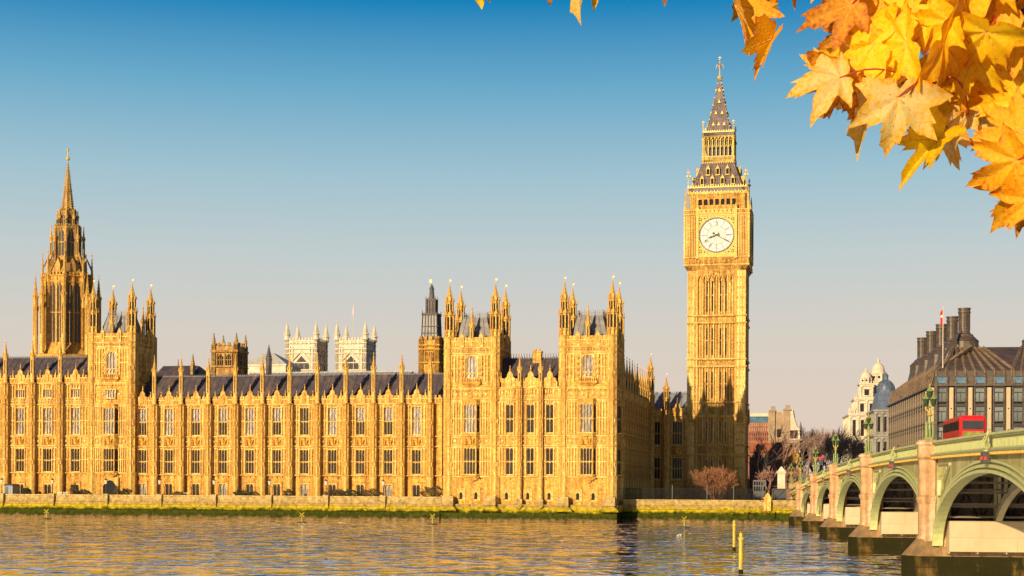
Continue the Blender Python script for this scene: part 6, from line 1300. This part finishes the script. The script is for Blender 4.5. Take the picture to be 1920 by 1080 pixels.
cupola(m, bk, XV(1626), 5, (XV(1638)-XV(1616))/2*.95, ZV(718), ZV(706), ZV(694), ZV(688)); cupola(m, bk, XV(1646.5,9), 9, (XV(1660)-XV(1633))/2*.98, ZV(712), ZV(697), ZV(676), ZV(667))
rr = random.Random(4)
for i in range(14): p = rr.choice([(1594,776),(1600,776),(1606,750),(1612,745),(1636,745),(1640,776),(1652,745)]); x = XV(p[0]+rr.uniform(-3,3)); m.lathe(x, 1.2, [(.5,ZV(p[1])-.2),(.4,ZV(p[1])+.6),(.55,ZV(p[1])+1.2),(.3,ZV(p[1])+1.7),(.05,ZV(p[1])+2.3)], 6)
m.build('walls', M['pale'], wd_); build_each(bk, 'window', M['glass'], wd_)
U = Frame(110.0, 470, B.a); ZU = U.Zf(1660, 0); XU = lambda p: U.X(p, 0, 760)
gd_ = thing('grey_domed_building', 'grey stone corner building with a blue-grey lead dome, left of the bronze block', 'building', U, (XU(1660), 10, 4)); m = MB(); bk = MB(); 
for z0, z1 in ((ZU(915), ZU(862)), (ZU(862), ZU(815)), (ZU(815), ZU(768))): tier(m, bk, XU(1642), XU(1690), 0, 20, z0, z1, 4)
m.build('walls', mat('grey_stone', (.36,.31,.25), var=.3, vs=.8), gd_); build_each(bk, 'window', M['glass'], gd_)
M['bluelead'] = mat('blue_grey_lead', (.13,.16,.22), rough=.5, var=.3, brick=(.9,3,1.1,.9,.05))
m = MB(); m.fr((XU(1644), XU(1690), .5, 19), ZU(768), (XU(1650), XU(1690), 3, 15), ZU(733)); m.build('mansard', M['bluelead'], gd_)
m = MB(); cx_ = XU(1665.5); r = (XU(1684)-XU(1647))/2*.92; m.prism(cx_, 7, ZU(745), ZU(729), r*1.0, n=12); m.lathe(cx_, 7, [(r*math.cos(t_), ZU(729)+(ZU(709)-ZU(729))*math.sin(t_)) for t_ in [i*PI/2/8*.92 for i in range(9)]], 18)
for i in range(12): 
    a = i*PI/6; pp = [(cx_+(r+.05)*math.cos(t_)*math.cos(a), 7+(r+.05)*math.cos(t_)*math.sin(a), ZU(729)+(ZU(709)-ZU(729))*math.sin(t_)) for t_ in [j*PI/2/6*.9 for j in range(7)]]
    for p_, q_ in zip(pp, pp[1:]): m.bar(p_, q_, .13)
m.prism(cx_, 7, ZU(710), ZU(702), r*.3, n=8); m.lathe(cx_, 7, [(r*.35,ZU(702)),(r*.22,ZU(699)),(.1,ZU(695))], 8); m.build('dome', M['bluelead'], gd_)
# ------------------------------------------------------------------ houses between the clock tower and the bridge
T2 = 150.0; XH = lambda p, t=T2: P.X(p, t, 850); ZH = P.Zf(1450, T2)
M['brickb'] = mat('beige_brick', (.50,.33,.17), var=.3, vs=.5, brick=(.7,.3,1.15,.85,.02), stain=(.4,.5,(.25,.16,.11),.42)); M['rbrick'] = mat('red_brick', (.34,.12,.07), var=.3, brick=(.6,.25,1.15,.85,.02)); M['rtile'] = mat('orange_roof_tiles', (.50,.15,.05), var=.3)
h = thing('gabled_house', 'tall beige brick house with blind gable wall, chimneys and white stepped end, beyond the bridge', 'building', P, (XH(1468), T2+8, 4)); m = MB()
m.box(XH(1440), XH(1481), T2, T2+20, 4, ZH(773)); m.build('wall', M['brickb'], h)
for a, b_, pt in ((1443,1453,768),(1470,1481,766)):
    m = MB(); m.box(XH(a), XH(b_), T2-.5, T2+3, ZH(830), ZH(pt)); m.box(XH(a)-.25, XH(b_)+.25, T2-.75, T2+3.2, ZH(pt)-.6, ZH(pt)-.1)
    for k in range(3): m.prism(XH(a)+.5+k*.9*((XH(b_)-XH(a)-.4)/2.4), T2+1, ZH(pt)-.1, ZH(pt)+1.0, .2, .16, 8)
    m.build('chimney', M['brickb'], h)
m = MB(); m.poly([(XH(1481),4),(XH(1500),4),(XH(1500),ZH(820)),(XH(1499),ZH(805)),(XH(1494),ZH(800)),(XH(1488),ZH(781)),(XH(1486),ZH(767)),(XH(1481),ZH(767))], T2-.3, T2+16); m.box(XH(1481), XH(1503), T2-.8, T2-.3, ZH(826), ZH(824)); m.box(XH(1481), XH(1500), T2-.6, T2-.3, ZH(807), ZH(806)); m.build('white_end', M['pale'], h)
m = MB()
for i, (a, z_) in enumerate(((1485,815),(1492,815),(1485,838),(1492,838),(1447,800),(1460,812))): m.box(XH(a)-.55, XH(a)+.55, T2-.38 if a > 1480 else T2-.08, T2-.2 if a > 1480 else T2+.1, ZH(z_)-1.1, ZH(z_)+1.1)
build_each(m, 'window', M['glass'], h); MB().poly([(XH(1500),4),(XH(1507),4),(XH(1507),ZH(822)),(XH(1500),ZH(790))], T2+1, T2+14).build('side_roof', M['slate'], h)
h = thing('modern_offices', 'flat-roofed office building with a blue glass band right behind the clock tower', 'building', P, (XH(1425), T2+12, 4)); m = MB(); m.box(XH(1400), XH(1440), T2+6, T2+24, 4, ZH(790)); m.build('wall', M['rbrick'], h)
MB().box(XH(1400)-.1, XH(1440)+.1, T2+5.7, T2+24.2, ZH(779), ZH(773)).build('white_parapet', M['pale'], h); MB().box(XH(1400)+.2, XH(1440)-.2, T2+6.2, T2+23.8, ZH(790), ZH(779)).build('blue_band', M['bglass'], h)
m = MB(); q = MB()
for r_ in range(5):
    for k in range(9): a = 1402+k*4.2; (m if r_ < 2 else q).box(XH(a)+.2, XH(a+3)-.1, T2+5.9, T2+6.1, ZH(797+r_*9)-.1, ZH(791+r_*9)-.1)
build_each(m, 'blind_window', M['cream'], h); build_each(q, 'window', M['glass'], h); 
h = thing('red_roofed_house', 'low house with orange tiled roof below the beige gable', 'building', P, (XH(1440, 110), 112, 4)); X2 = lambda p: XH(p, 110); Z2 = P.Zf(1440, 110)
MB().box(X2(1405), X2(1468), 110.4, 119.6, 4, Z2(847)).build('wall', M['rbrick'], h); m = MB(); gable_roof(m, X2(1404), X2(1469), 110, 120, Z2(848), Z2(829), crest=False); m.build('roof', M['rtile'], h)
m = MB(); 
for k in range(7): m.box(X2(1410+k*8), X2(1413+k*8), 110.3, 110.5, Z2(862), Z2(853))
build_each(m, 'window', M['glass'], h)
for a in (1417, 1450): m = MB(); m.box(X2(a), X2(a+9), 110.6, 113, Z2(848), Z2(838)); m.poly([(X2(a-1),Z2(838)),(X2(a+10),Z2(838)),(X2(a+4.5),Z2(831))], 110.3, 115); m.build('dormer', M['rbrick'], h)
h = thing('gothic_lodge', 'small stone lodge with a steep gable among the trees by the bridge end', 'building', P, (XH(1483, 80), 82, 4)); X2 = lambda p: XH(p, 80); Z2 = P.Zf(1483, 80)
m = MB(); m.poly([(X2(1466),4),(X2(1500),4),(X2(1500),Z2(862)),(X2(1483),Z2(835)),(X2(1466),Z2(862))], 80, 94); m.box(X2(1478), X2(1490), 79.7, 80, Z2(885), Z2(884))
for k in range(6): u = k/6; m.box(X2(1466+17*u)-.3, X2(1466+17*u)+.5, 79.7, 80.4, Z2(862-27*u)-.2, Z2(862-27*u)+.6); m.box(X2(1500-17*u)-.5, X2(1500-17*u)+.3, 79.7, 80.4, Z2(862-27*u)-.2, Z2(862-27*u)+.6)
m.build('walls', M['tan'], h); m = MB()
for a in (1473, 1481, 1489): m.poly([(X2(a),Z2(882)),(X2(a+4),Z2(882)),(X2(a+4),Z2(870)),(X2(a+2),Z2(866)),(X2(a),Z2(870))], 79.9, 80.05)
build_each(m, 'window', M['glass'], h)
gz = P.Zf(1465, 30); x = P.X(1465.5, 30); h = thing('white_gate_pier', 'tall pale stone gate pier with a pointed cap behind the railing', 'pier', P, (x, 30, 3.9)); m = MB(); m.box(x-.75, x+.75, 29.2, 30.8, 3.9, gz(885)); m.box(x-.95, x+.95, 29, 31, gz(887), gz(884)); m.box(x-.9, x+.9, 29.1, 30.9, 3.9, 4.6); m.build('shaft', M['pale'], h); MB().fr((x-.8,x+.8,29.2,30.8), gz(884), (x-.15,x+.15,29.9,30.1), gz(875)).build('cap', M['pale'], h)
x0, x1 = P.X(1450, 16), P.X(1473, 16); gz = P.Zf(1462, 16); h = thing('dark_gate', 'dark blue-black boarded gate beside the bridge end', 'gate', P, (x0, 16, 3.9)); MB().box(x0, x1, 16, 16.2, 3.9, gz(918)).build('panel', M['iron'], h); m = MB(); m.box(x0-.2, x1+.2, 15.8, 16.3, gz(918), gz(916)); m.box(x0-.2, x0, 15.8, 16.3, 3.9, gz(916)); m.box(x1, x1+.2, 15.8, 16.3, 3.9, gz(916)); m.bar((x0,15.9,4),(x1,15.9,gz(918)),.05); m.build('frame', M['brown'], h)
x0, x1 = P.X(1413, 34), P.X(1436, 34); gz = P.Zf(1425, 34); h = thing('arcaded_parapet', 'grey pierced stone balustrade under the bare tree by the clock tower', 'balustrade', P, (x0, 34, 3.9)); m = MB(); m.box(x0, x1, 34, 34.5, 3.9, gz(921)); m.box(x0, x1, 34, 34.5, gz(903), gz(900)); m.box(x0, x1, 34, 34.5, gz(912), gz(910))
for i in range(6): x = x0+i*(x1-x0)/5; m.box(x-.08, x+.08, 34.1, 34.3, gz(921), gz(901))
m.build('balustrade', mat('dark_grey_stone', (.16,.15,.14)), h)  # one even dark grey for the whole balustrade
# ------------------------------------------------------------------ maple branch close to the camera
ml_ = bpy.data.materials.new('autumn_maple_leaf'); ml_.use_nodes = True; n = ml_.node_tree; N = n.nodes; L = n.links; b = N['Principled BSDF']; outn = N['Material Output']
oi = N.new('ShaderNodeObjectInfo'); cr = N.new('ShaderNodeValToRGB'); L.new(oi.outputs['Random'], cr.inputs[0])
for i, (p, c) in enumerate(((0,(.80,.20,.008)),(.2,(.90,.34,.008)),(.45,(.95,.48,.012)),(.7,(.95,.62,.02)),(1,(.92,.66,.08)))):
    e = cr.color_ramp.elements[i] if i < 2 else cr.color_ramp.elements.new(p); e.position = p; e.color = c+(1,)
def leafmat(name, ramp, brown):
    m = bpy.data.materials.new(name); m.use_nodes = True; n = m.node_tree; N = n.nodes; L = n.links; b = N['Principled BSDF']; outn = N['Material Output']
    t = N.new('ShaderNodeTexCoord'); oi = N.new('ShaderNodeObjectInfo'); ad = N.new('ShaderNodeVectorMath'); ad.operation = 'ADD'; L.new(t.outputs['Object'], ad.inputs[0]); L.new(oi.outputs['Random'], ad.inputs[1])
    no = N.new('ShaderNodeTexNoise'); no.inputs['Scale'].default_value = 14; no.inputs['Detail'].default_value = 5; L.new(ad.outputs[0], no.inputs['Vector'])
    at = N.new('ShaderNodeAttribute'); at.attribute_name = 'rim'
    m1 = N.new('ShaderNodeMath'); m1.operation = 'MULTIPLY_ADD'; m1.inputs[1].default_value = 1.1; L.new(no.outputs['Fac'], m1.inputs[0])
    m0 = N.new('ShaderNodeMath'); m0.operation = 'MULTIPLY'; m0.inputs[1].default_value = -.30; L.new(at.outputs['Fac'], m0.inputs[0]); L.new(m0.outputs[0], m1.inputs[2])
    cr = N.new('ShaderNodeValToRGB'); L.new(m1.outputs[0], cr.inputs[0])
    for i, (p, c) in enumerate(ramp):
        e = cr.color_ramp.elements[i] if i < 2 else cr.color_ramp.elements.new(p); e.position = p; e.color = c+(1,)
    # small brown spots
    n2 = N.new('ShaderNodeTexNoise'); n2.inputs['Scale'].default_value = 90; n2.inputs['Detail'].default_value = 1; L.new(ad.outputs[0], n2.inputs['Vector'])
    r2 = N.new('ShaderNodeMapRange'); r2.inputs[1].default_value = .70; r2.inputs[2].default_value = .76; L.new(n2.outputs['Fac'], r2.inputs[0])
    mx = N.new('ShaderNodeMix'); mx.data_type = 'RGBA'; L.new(r2.outputs[0], mx.inputs[0]); L.new(cr.outputs[0], mx.inputs[6]); mx.inputs[7].default_value = (.35,.10,.02,1)
    L.new(mx.outputs[2], b.inputs['Base Color']); b.inputs['Roughness'].default_value = .45; b.inputs['Specular IOR Level'].default_value = .35
    wv = N.new('ShaderNodeTexNoise'); wv.inputs['Scale'].default_value = 45; wv.inputs['Detail'].default_value = 3; L.new(ad.outputs[0], wv.inputs['Vector']); bp = N.new('ShaderNodeBump'); bp.inputs['Strength'].default_value = .5; bp.inputs['Distance'].default_value = .004; L.new(wv.outputs['Fac'], bp.inputs['Height']); L.new(bp.outputs[0], b.inputs['Normal'])
    tr = N.new('ShaderNodeBsdfTranslucent'); L.new(mx.outputs[2], tr.inputs['Color']); ms = N.new('ShaderNodeMixShader'); ms.inputs[0].default_value = .5; L.new(b.outputs[0], ms.inputs[1]); L.new(tr.outputs[0], ms.inputs[2]); L.new(ms.outputs[0], outn.inputs['Surface']); return m
LMAT = {'y': leafmat('yellow_maple_leaf', ((.10,(.86,.30,.006)),(.28,(.96,.52,.006)),(.5,(1,.68,.008)),(.8,(1,.74,.03))), 0),
        'o': leafmat('orange_maple_leaf', ((.10,(.60,.12,.004)),(.24,(.88,.32,.004)),(.42,(.98,.46,.006)),(.8,(1,.60,.012))), 0),
        'p': leafmat('pale_maple_leaf', ((.10,(.85,.28,.01)),(.30,(.92,.55,.05)),(.55,(.90,.66,.22)),(.8,(.90,.70,.34))), 0),
        'b': leafmat('brown_maple_leaf', ((.10,(.30,.07,.004)),(.30,(.56,.17,.006)),(.50,(.78,.31,.01)),(.8,(.86,.42,.03))), 0)}
M['vein'] = mat('leaf_vein', (.85,.42,.06), rough=.5, var=.1); M['petiole'] = mat('red_petiole', (.60,.07,.03), rough=.4, var=.2, vs=20)
HALF = [(0,1.0),(5,.86),(9,.80),(12,.84),(16,.66),(19,.63),(23,.53),(27,.46),(31,.54),(35,.62),(38,.72),(42,.70),(46,.82),(51,.97),(55,.80),(59,.72),(63,.75),(67,.60),(72,.51),(77,.46),(82,.50),(88,.56),(93,.60),(100,.76),(105,.66),(111,.58),(117,.54),(126,.40),(138,.34),(150,.30),(162,.24),(172,.12)]
def leaf_mesh(seed, kind, fold=.18, curl=.25, bend=0.0):
    rr = random.Random(seed); 
    def lobes():
        s0, s1, s2 = rr.uniform(.88,1.06), rr.uniform(.82,1.12), rr.uniform(.8,1.2)
        return lambda a: s0*(1-min(1,a/27))+s1*(min(1,a/27)-max(0,min(1,(a-60)/25)))+s2*max(0,min(1,(a-60)/25))
    fa, fb_ = lobes(), lobes()
    out = [(a, r*fa(a)*(1+rr.uniform(-.09,.09))) for a, r in HALF]+[(-a, r*fb_(a)*(1+rr.uniform(-.09,.09))) for a, r in HALF[::-1] if a > 0]
    K = 9; p = [(0,0,0)]; rim = [0]; f = []; n = len(out); ph = rr.random()*6; tw = rr.uniform(-.3,.3); wv_ = rr.uniform(.03,.08)
    def warp(x, y):
        a = math.degrees(math.atan2(x, y)); r = math.hypot(x, y); dv = min(abs(a-v) for v in (-98,-50,0,50,98))
        z = min(dv, 26)/26*fold*r+ -curl*r*r*.5+wv_*math.sin(7*x+ph)*math.sin(6*y+ph*2)*r
        z += .10*r*r*math.sin(math.radians(a)*3+ph)+tw*x*y
        if bend:                                 # fold the blade about its midrib
            an = bend*(1 if x > 0 else -1); r_ = abs(x); x, z = r_*math.cos(bend)*(1 if x > 0 else -1), z*math.cos(bend)+r_*math.sin(bend)
        c2 = curl*y*.9; y, z = (y*math.cos(c2)+z*math.sin(c2)*.3, z-y*math.sin(c2)*.5)
        return (x, y, z)
    for k in range(1, K+1):
        for a, r in out:
            q = k/K; rb = .36+.0*r; rr_ = r*q if q > .55 else min(r, r)*q
            x, y = math.sin(R(a))*rr_, math.cos(R(a))*rr_; p.append(warp(x, y)); rim.append(q**3)
    for j in range(n): f.append((0, 1+(j+1)%n, 1+j))
    for k in range(K-1):
        for j in range(n): a_, b_ = 1+k*n+j, 1+k*n+(j+1)%n; f.append((a_, b_, b_+n, a_+n))
    m = MB(); m.add(p, f); m.m = 1
    for v, ln2 in ((0,.93),(50,.88),(-50,.88),(98,.66),(-98,.66)):
        pp = [warp(math.sin(R(v))*ln2*i/6, math.cos(R(v))*ln2*i/6) for i in range(7)]
        for i in range(6): m.bar(pp[i], pp[i+1], .008*(1-i/7)+.002, 4, .008*(1-(i+1)/7)+.002)
        if ln2 > .8:
            for s_ in (-1, 1):
                for u in (.35, .6):
                    A0 = warp(math.sin(R(v))*ln2*u, math.cos(R(v))*ln2*u); a2 = v+s_*16; A1 = warp(math.sin(R(a2))*ln2*(u+.22), math.cos(R(a2))*ln2*(u+.22)); m.bar(A0, A1, .003, 3, .0015)
    me = m.mesh('leaf', [LMAT[kind], M['vein']]); me.polygons.foreach_set('use_smooth', [True]*len(me.polygons)); at = me.attributes.new('rim', 'FLOAT', 'POINT'); at.data.foreach_set('value', rim+[0.0]*(len(m.v)-len(rim))); return me
def cam_pt(px, py, D): x, z = G.at(px, py, D); return Vector((x, D, z))
mt_ = bpy.data.objects.new('maple_tree', None); C.objects.link(mt_); mt_.location = (4.6, 2.6, 4.75); ORG[mt_.name] = Vector((4.6, 2.6, 4.75)); tag(mt_, 'yellow and orange autumn maple leaves hanging into the top right corner', 'maple tree')
D0 = 3.0
tw = MB(); path = [Vector((4.6,2.6,8.6)), Vector((3.4,2.8,8.3)), Vector((2.2,2.9,7.7)), cam_pt(1990,-5,3.05), cam_pt(1925,25,3.05), cam_pt(1880,45,3.05), cam_pt(1838,62,3.06), cam_pt(1768,76,3.08), cam_pt(1762,112,3.08), cam_pt(1752,148,3.07), cam_pt(1735,176,3.06)]
rads = [.05,.04,.03,.018,.013,.012,.009,.0065,.006,.005,.003]
for i in range(len(path)-1): tw.bar(path[i], path[i+1], rads[i], 7, rads[i+1])
sub = [[cam_pt(1838,62,3.06), cam_pt(1800,52,3.1), cam_pt(1740,66,3.12), cam_pt(1700,48,3.1)], [cam_pt(1990,-5,3.05), cam_pt(1700,-60,3.1), cam_pt(1400,-70,3.1), cam_pt(1150,-90,3.12), cam_pt(890,-95,3.1)], [cam_pt(1990,-5,3.05), cam_pt(1985,180,3.0), cam_pt(1960,330,3.0)], [cam_pt(1700,-60,3.1), cam_pt(1620,-10,3.1)]]
for s_ in sub:
    for a, b_ in zip(s_, s_[1:]): tw.bar(a, b_, .006, 6, .0045)
tw.build('branch', M['bark'], mt_); MB().lathe(4.6,2.6,[(.28,4.6),(.2,5.2),(.16,7),(.12,9),(.05,11)],12).build('trunk', M['bark'], mt_)
nodes = [q for q in path[3:]]+[q for s_ in sub for q in s_]
LEAVES = [ # junction x, y, tip direction (deg, 0 up, clockwise), size px, tilt, yaw, kind, fold angle, depth offset
 (1449,72,207,100,10,20,'o',1.15,0),(1377,8,158,112,0,-30,'o',1.0,.02),(1415,-42,150,105,20,20,'o',.3,.05),(1598,8,252,118,15,10,'b',.15,0),(1655,8,232,95,20,0,'o',.2,.03),(1640,82,275,128,35,10,'y',.25,-.02),
 (1575,146,262,110,10,25,'p',.25,-.03),(1572,146,205,100,5,-10,'b',.1,-.04),(1612,142,196,95,0,20,'b',.1,.06),(1684,182,187,128,5,0,'p',.1,-.06),(1652,160,208,150,0,45,'p',.5,.02),(1758,262,222,132,0,20,'y',1.0,0),(1796,160,140,95,0,-20,'o',.5,.05),(1775,238,163,98,0,30,'p',.8,.03),
 (1906,248,262,112,12,0,'o',.1,0),(1908,300,240,128,40,-10,'o',.3,-.03),(1932,345,218,120,10,10,'o',.2,.02),(1935,372,225,95,20,0,'o',.2,-.03),(1930,360,200,95,-10,30,'b',.3,.05),(1927,190,268,110,10,0,'y',.1,.03),(1770,82,115,140,45,0,'o',.2,-.05),(1782,110,150,130,20,15,'y',.1,.06),(1700,80,262,125,55,0,'y',.2,-.06),
 (1660,105,240,95,30,20,'y',.6,-.03),(1745,165,160,85,0,40,'y',.5,.1),(1700,150,200,90,20,-40,'y',.5,.1),(1840,70,100,120,30,20,'o',.2,.04),(1850,60,200,120,50,0,'y',.3,-.04),(1905,60,230,120,30,10,'o',.2,-.03),(1925,115,240,130,10,-20,'y',.2,.05),(1880,30,170,115,45,10,'o',.1,.08),
 (1715,12,250,100,30,0,'y',.3,-.02),(1715,20,120,90,55,0,'o',.3,0),(1810,-10,160,110,20,0,'y',.2,.02),(1760,-30,190,115,10,0,'o',.2,.04),(1850,-40,170,125,10,0,'o',.2,.04),(1920,-50,200,130,10,0,'o',.2,.06),(1690,-55,185,110,10,10,'o',.1,.05),(1640,-70,190,110,0,0,'o',.1,.05),(1560,-95,180,100,0,0,'o',.2,.0),(1521,-85,182,100,0,40,'y',.9,.0),
 (905,-85,186,115,0,30,'y',.5,0),(893,-88,168,112,0,60,'p',1.2,0),(1112,-58,203,112,0,45,'p',.8,0),(1080,-85,190,92,0,0,'b',.3,.02),(1150,-78,205,105,0,20,'y',.6,0),(1172,-98,175,115,0,0,'o',.1,.02),(1253,-95,182,105,0,0,'b',.1,0),(1300,-100,175,106,0,0,'o',.2,0),(1340,-98,185,103,0,0,'o',.2,.02),
 (1790,190,150,70,0,20,'y',.3,.08),(1815,215,200,60,0,20,'p',.6,.08),(1860,-60,250,120,20,0,'y',.2,-.05),(1780,40,230,110,50,20,'y',.4,-.06),(1825,100,190,110,35,20,'y',.3,0),(1875,150,200,95,30,30,'y',.4,.08),(1740,40,290,90,55,0,'y',.3,-.04),(1670,50,200,100,40,20,'o',.3,.04),(1800,35,60,90,50,0,'o',.3,.05),(1890,90,140,110,30,0,'y',.2,.09),(1615,100,230,90,40,0,'y',.4,.05),
 (1640,40,250,105,30,0,'o',.1,.07),(1720,150,170,90,10,0,'y',.3,.14),(1820,60,180,110,0,0,'y',.1,.15),(1900,120,180,105,0,0,'y',.2,.16),(1780,0,180,100,0,0,'y',.1,.15),(1700,-20,190,115,0,0,'y',.1,.14),(1860,-20,180,130,0,0,'o',.1,.17),(1930,20,190,130,0,0,'o',.1,.17),(1640,10,200,90,0,0,'y',.1,.14),(1935,170,215,115,0,0,'o',.1,.13),(1860,190,150,85,0,0,'p',.3,.13),(1590,60,240,85,20,0,'b',.2,.1),
 (1440,-80,200,100,0,0,'o',.2,.03),(1480,-95,170,110,0,0,'o',.2,.05),(1545,-60,200,80,0,20,'y',.4,.03),(1208,-100,190,95,0,10,'o',.2,.02),(1030,-92,178,95,0,0,'b',.2,.02),(1600,-60,170,95,0,0,'o',.2,.02),(1740,250,200,62,0,30,'y',.4,.05),(1880,240,210,70,0,20,'p',.5,.06)]
rr = random.Random(12); pts_ = MB()
meshes = {}
for i, (x, y, ang, sz, tilt, yaw, kd, fold, dd) in enumerate(LEAVES):
    D = D0+dd*1.6+rr.uniform(-.03,.03); u = sz*.93*D/F; key = (kd, i % 5, fold > .7)
    me = leaf_mesh(100+i, kd, .16+rr.uniform(-.04,.08), rr.uniform(.1,.45), 0 if fold < .35 else fold)
    J = cam_pt(x, y, D)
    # leaf plane: +Y of the mesh points to the tip, +Z towards the viewer
    a = R(ang); tip = Vector((math.sin(a), 0, math.cos(a))); nrm = Vector((0,-1,0)); side = tip.cross(nrm).normalized()
    Mx = Matrix((side, tip, nrm)).transposed().to_4x4()
    Mx = Matrix.Rotation(0,4,'X') @ Mx @ Matrix.Rotation(R(-tilt),4,'X') @ Matrix.Rotation(R(yaw),4,'Y')
    o = bpy.data.objects.new('leaf', me); C.objects.link(o); o.parent = mt_; o.matrix_basis = Matrix.Translation(J-ORG[mt_.name]) @ Mx @ Matrix.Scale(u,4)
    nd = min(nodes, key=lambda q: (q-J).length); mid = (nd+J)/2+Vector((rr.uniform(-.02,.02), -.12 if i % 3 == 0 else 0, .03)); pt = MB(); pp = [nd*(1-q_)**2+mid*2*q_*(1-q_)+J*q_*q_ for q_ in [k_/8 for k_ in range(9)]]
    for q0, q1 in zip(pp, pp[1:]): pt.bar(q0, q1, .0017, 5, .0017)
    pt.build('leaf_stalk', M['petiole'], mt_)
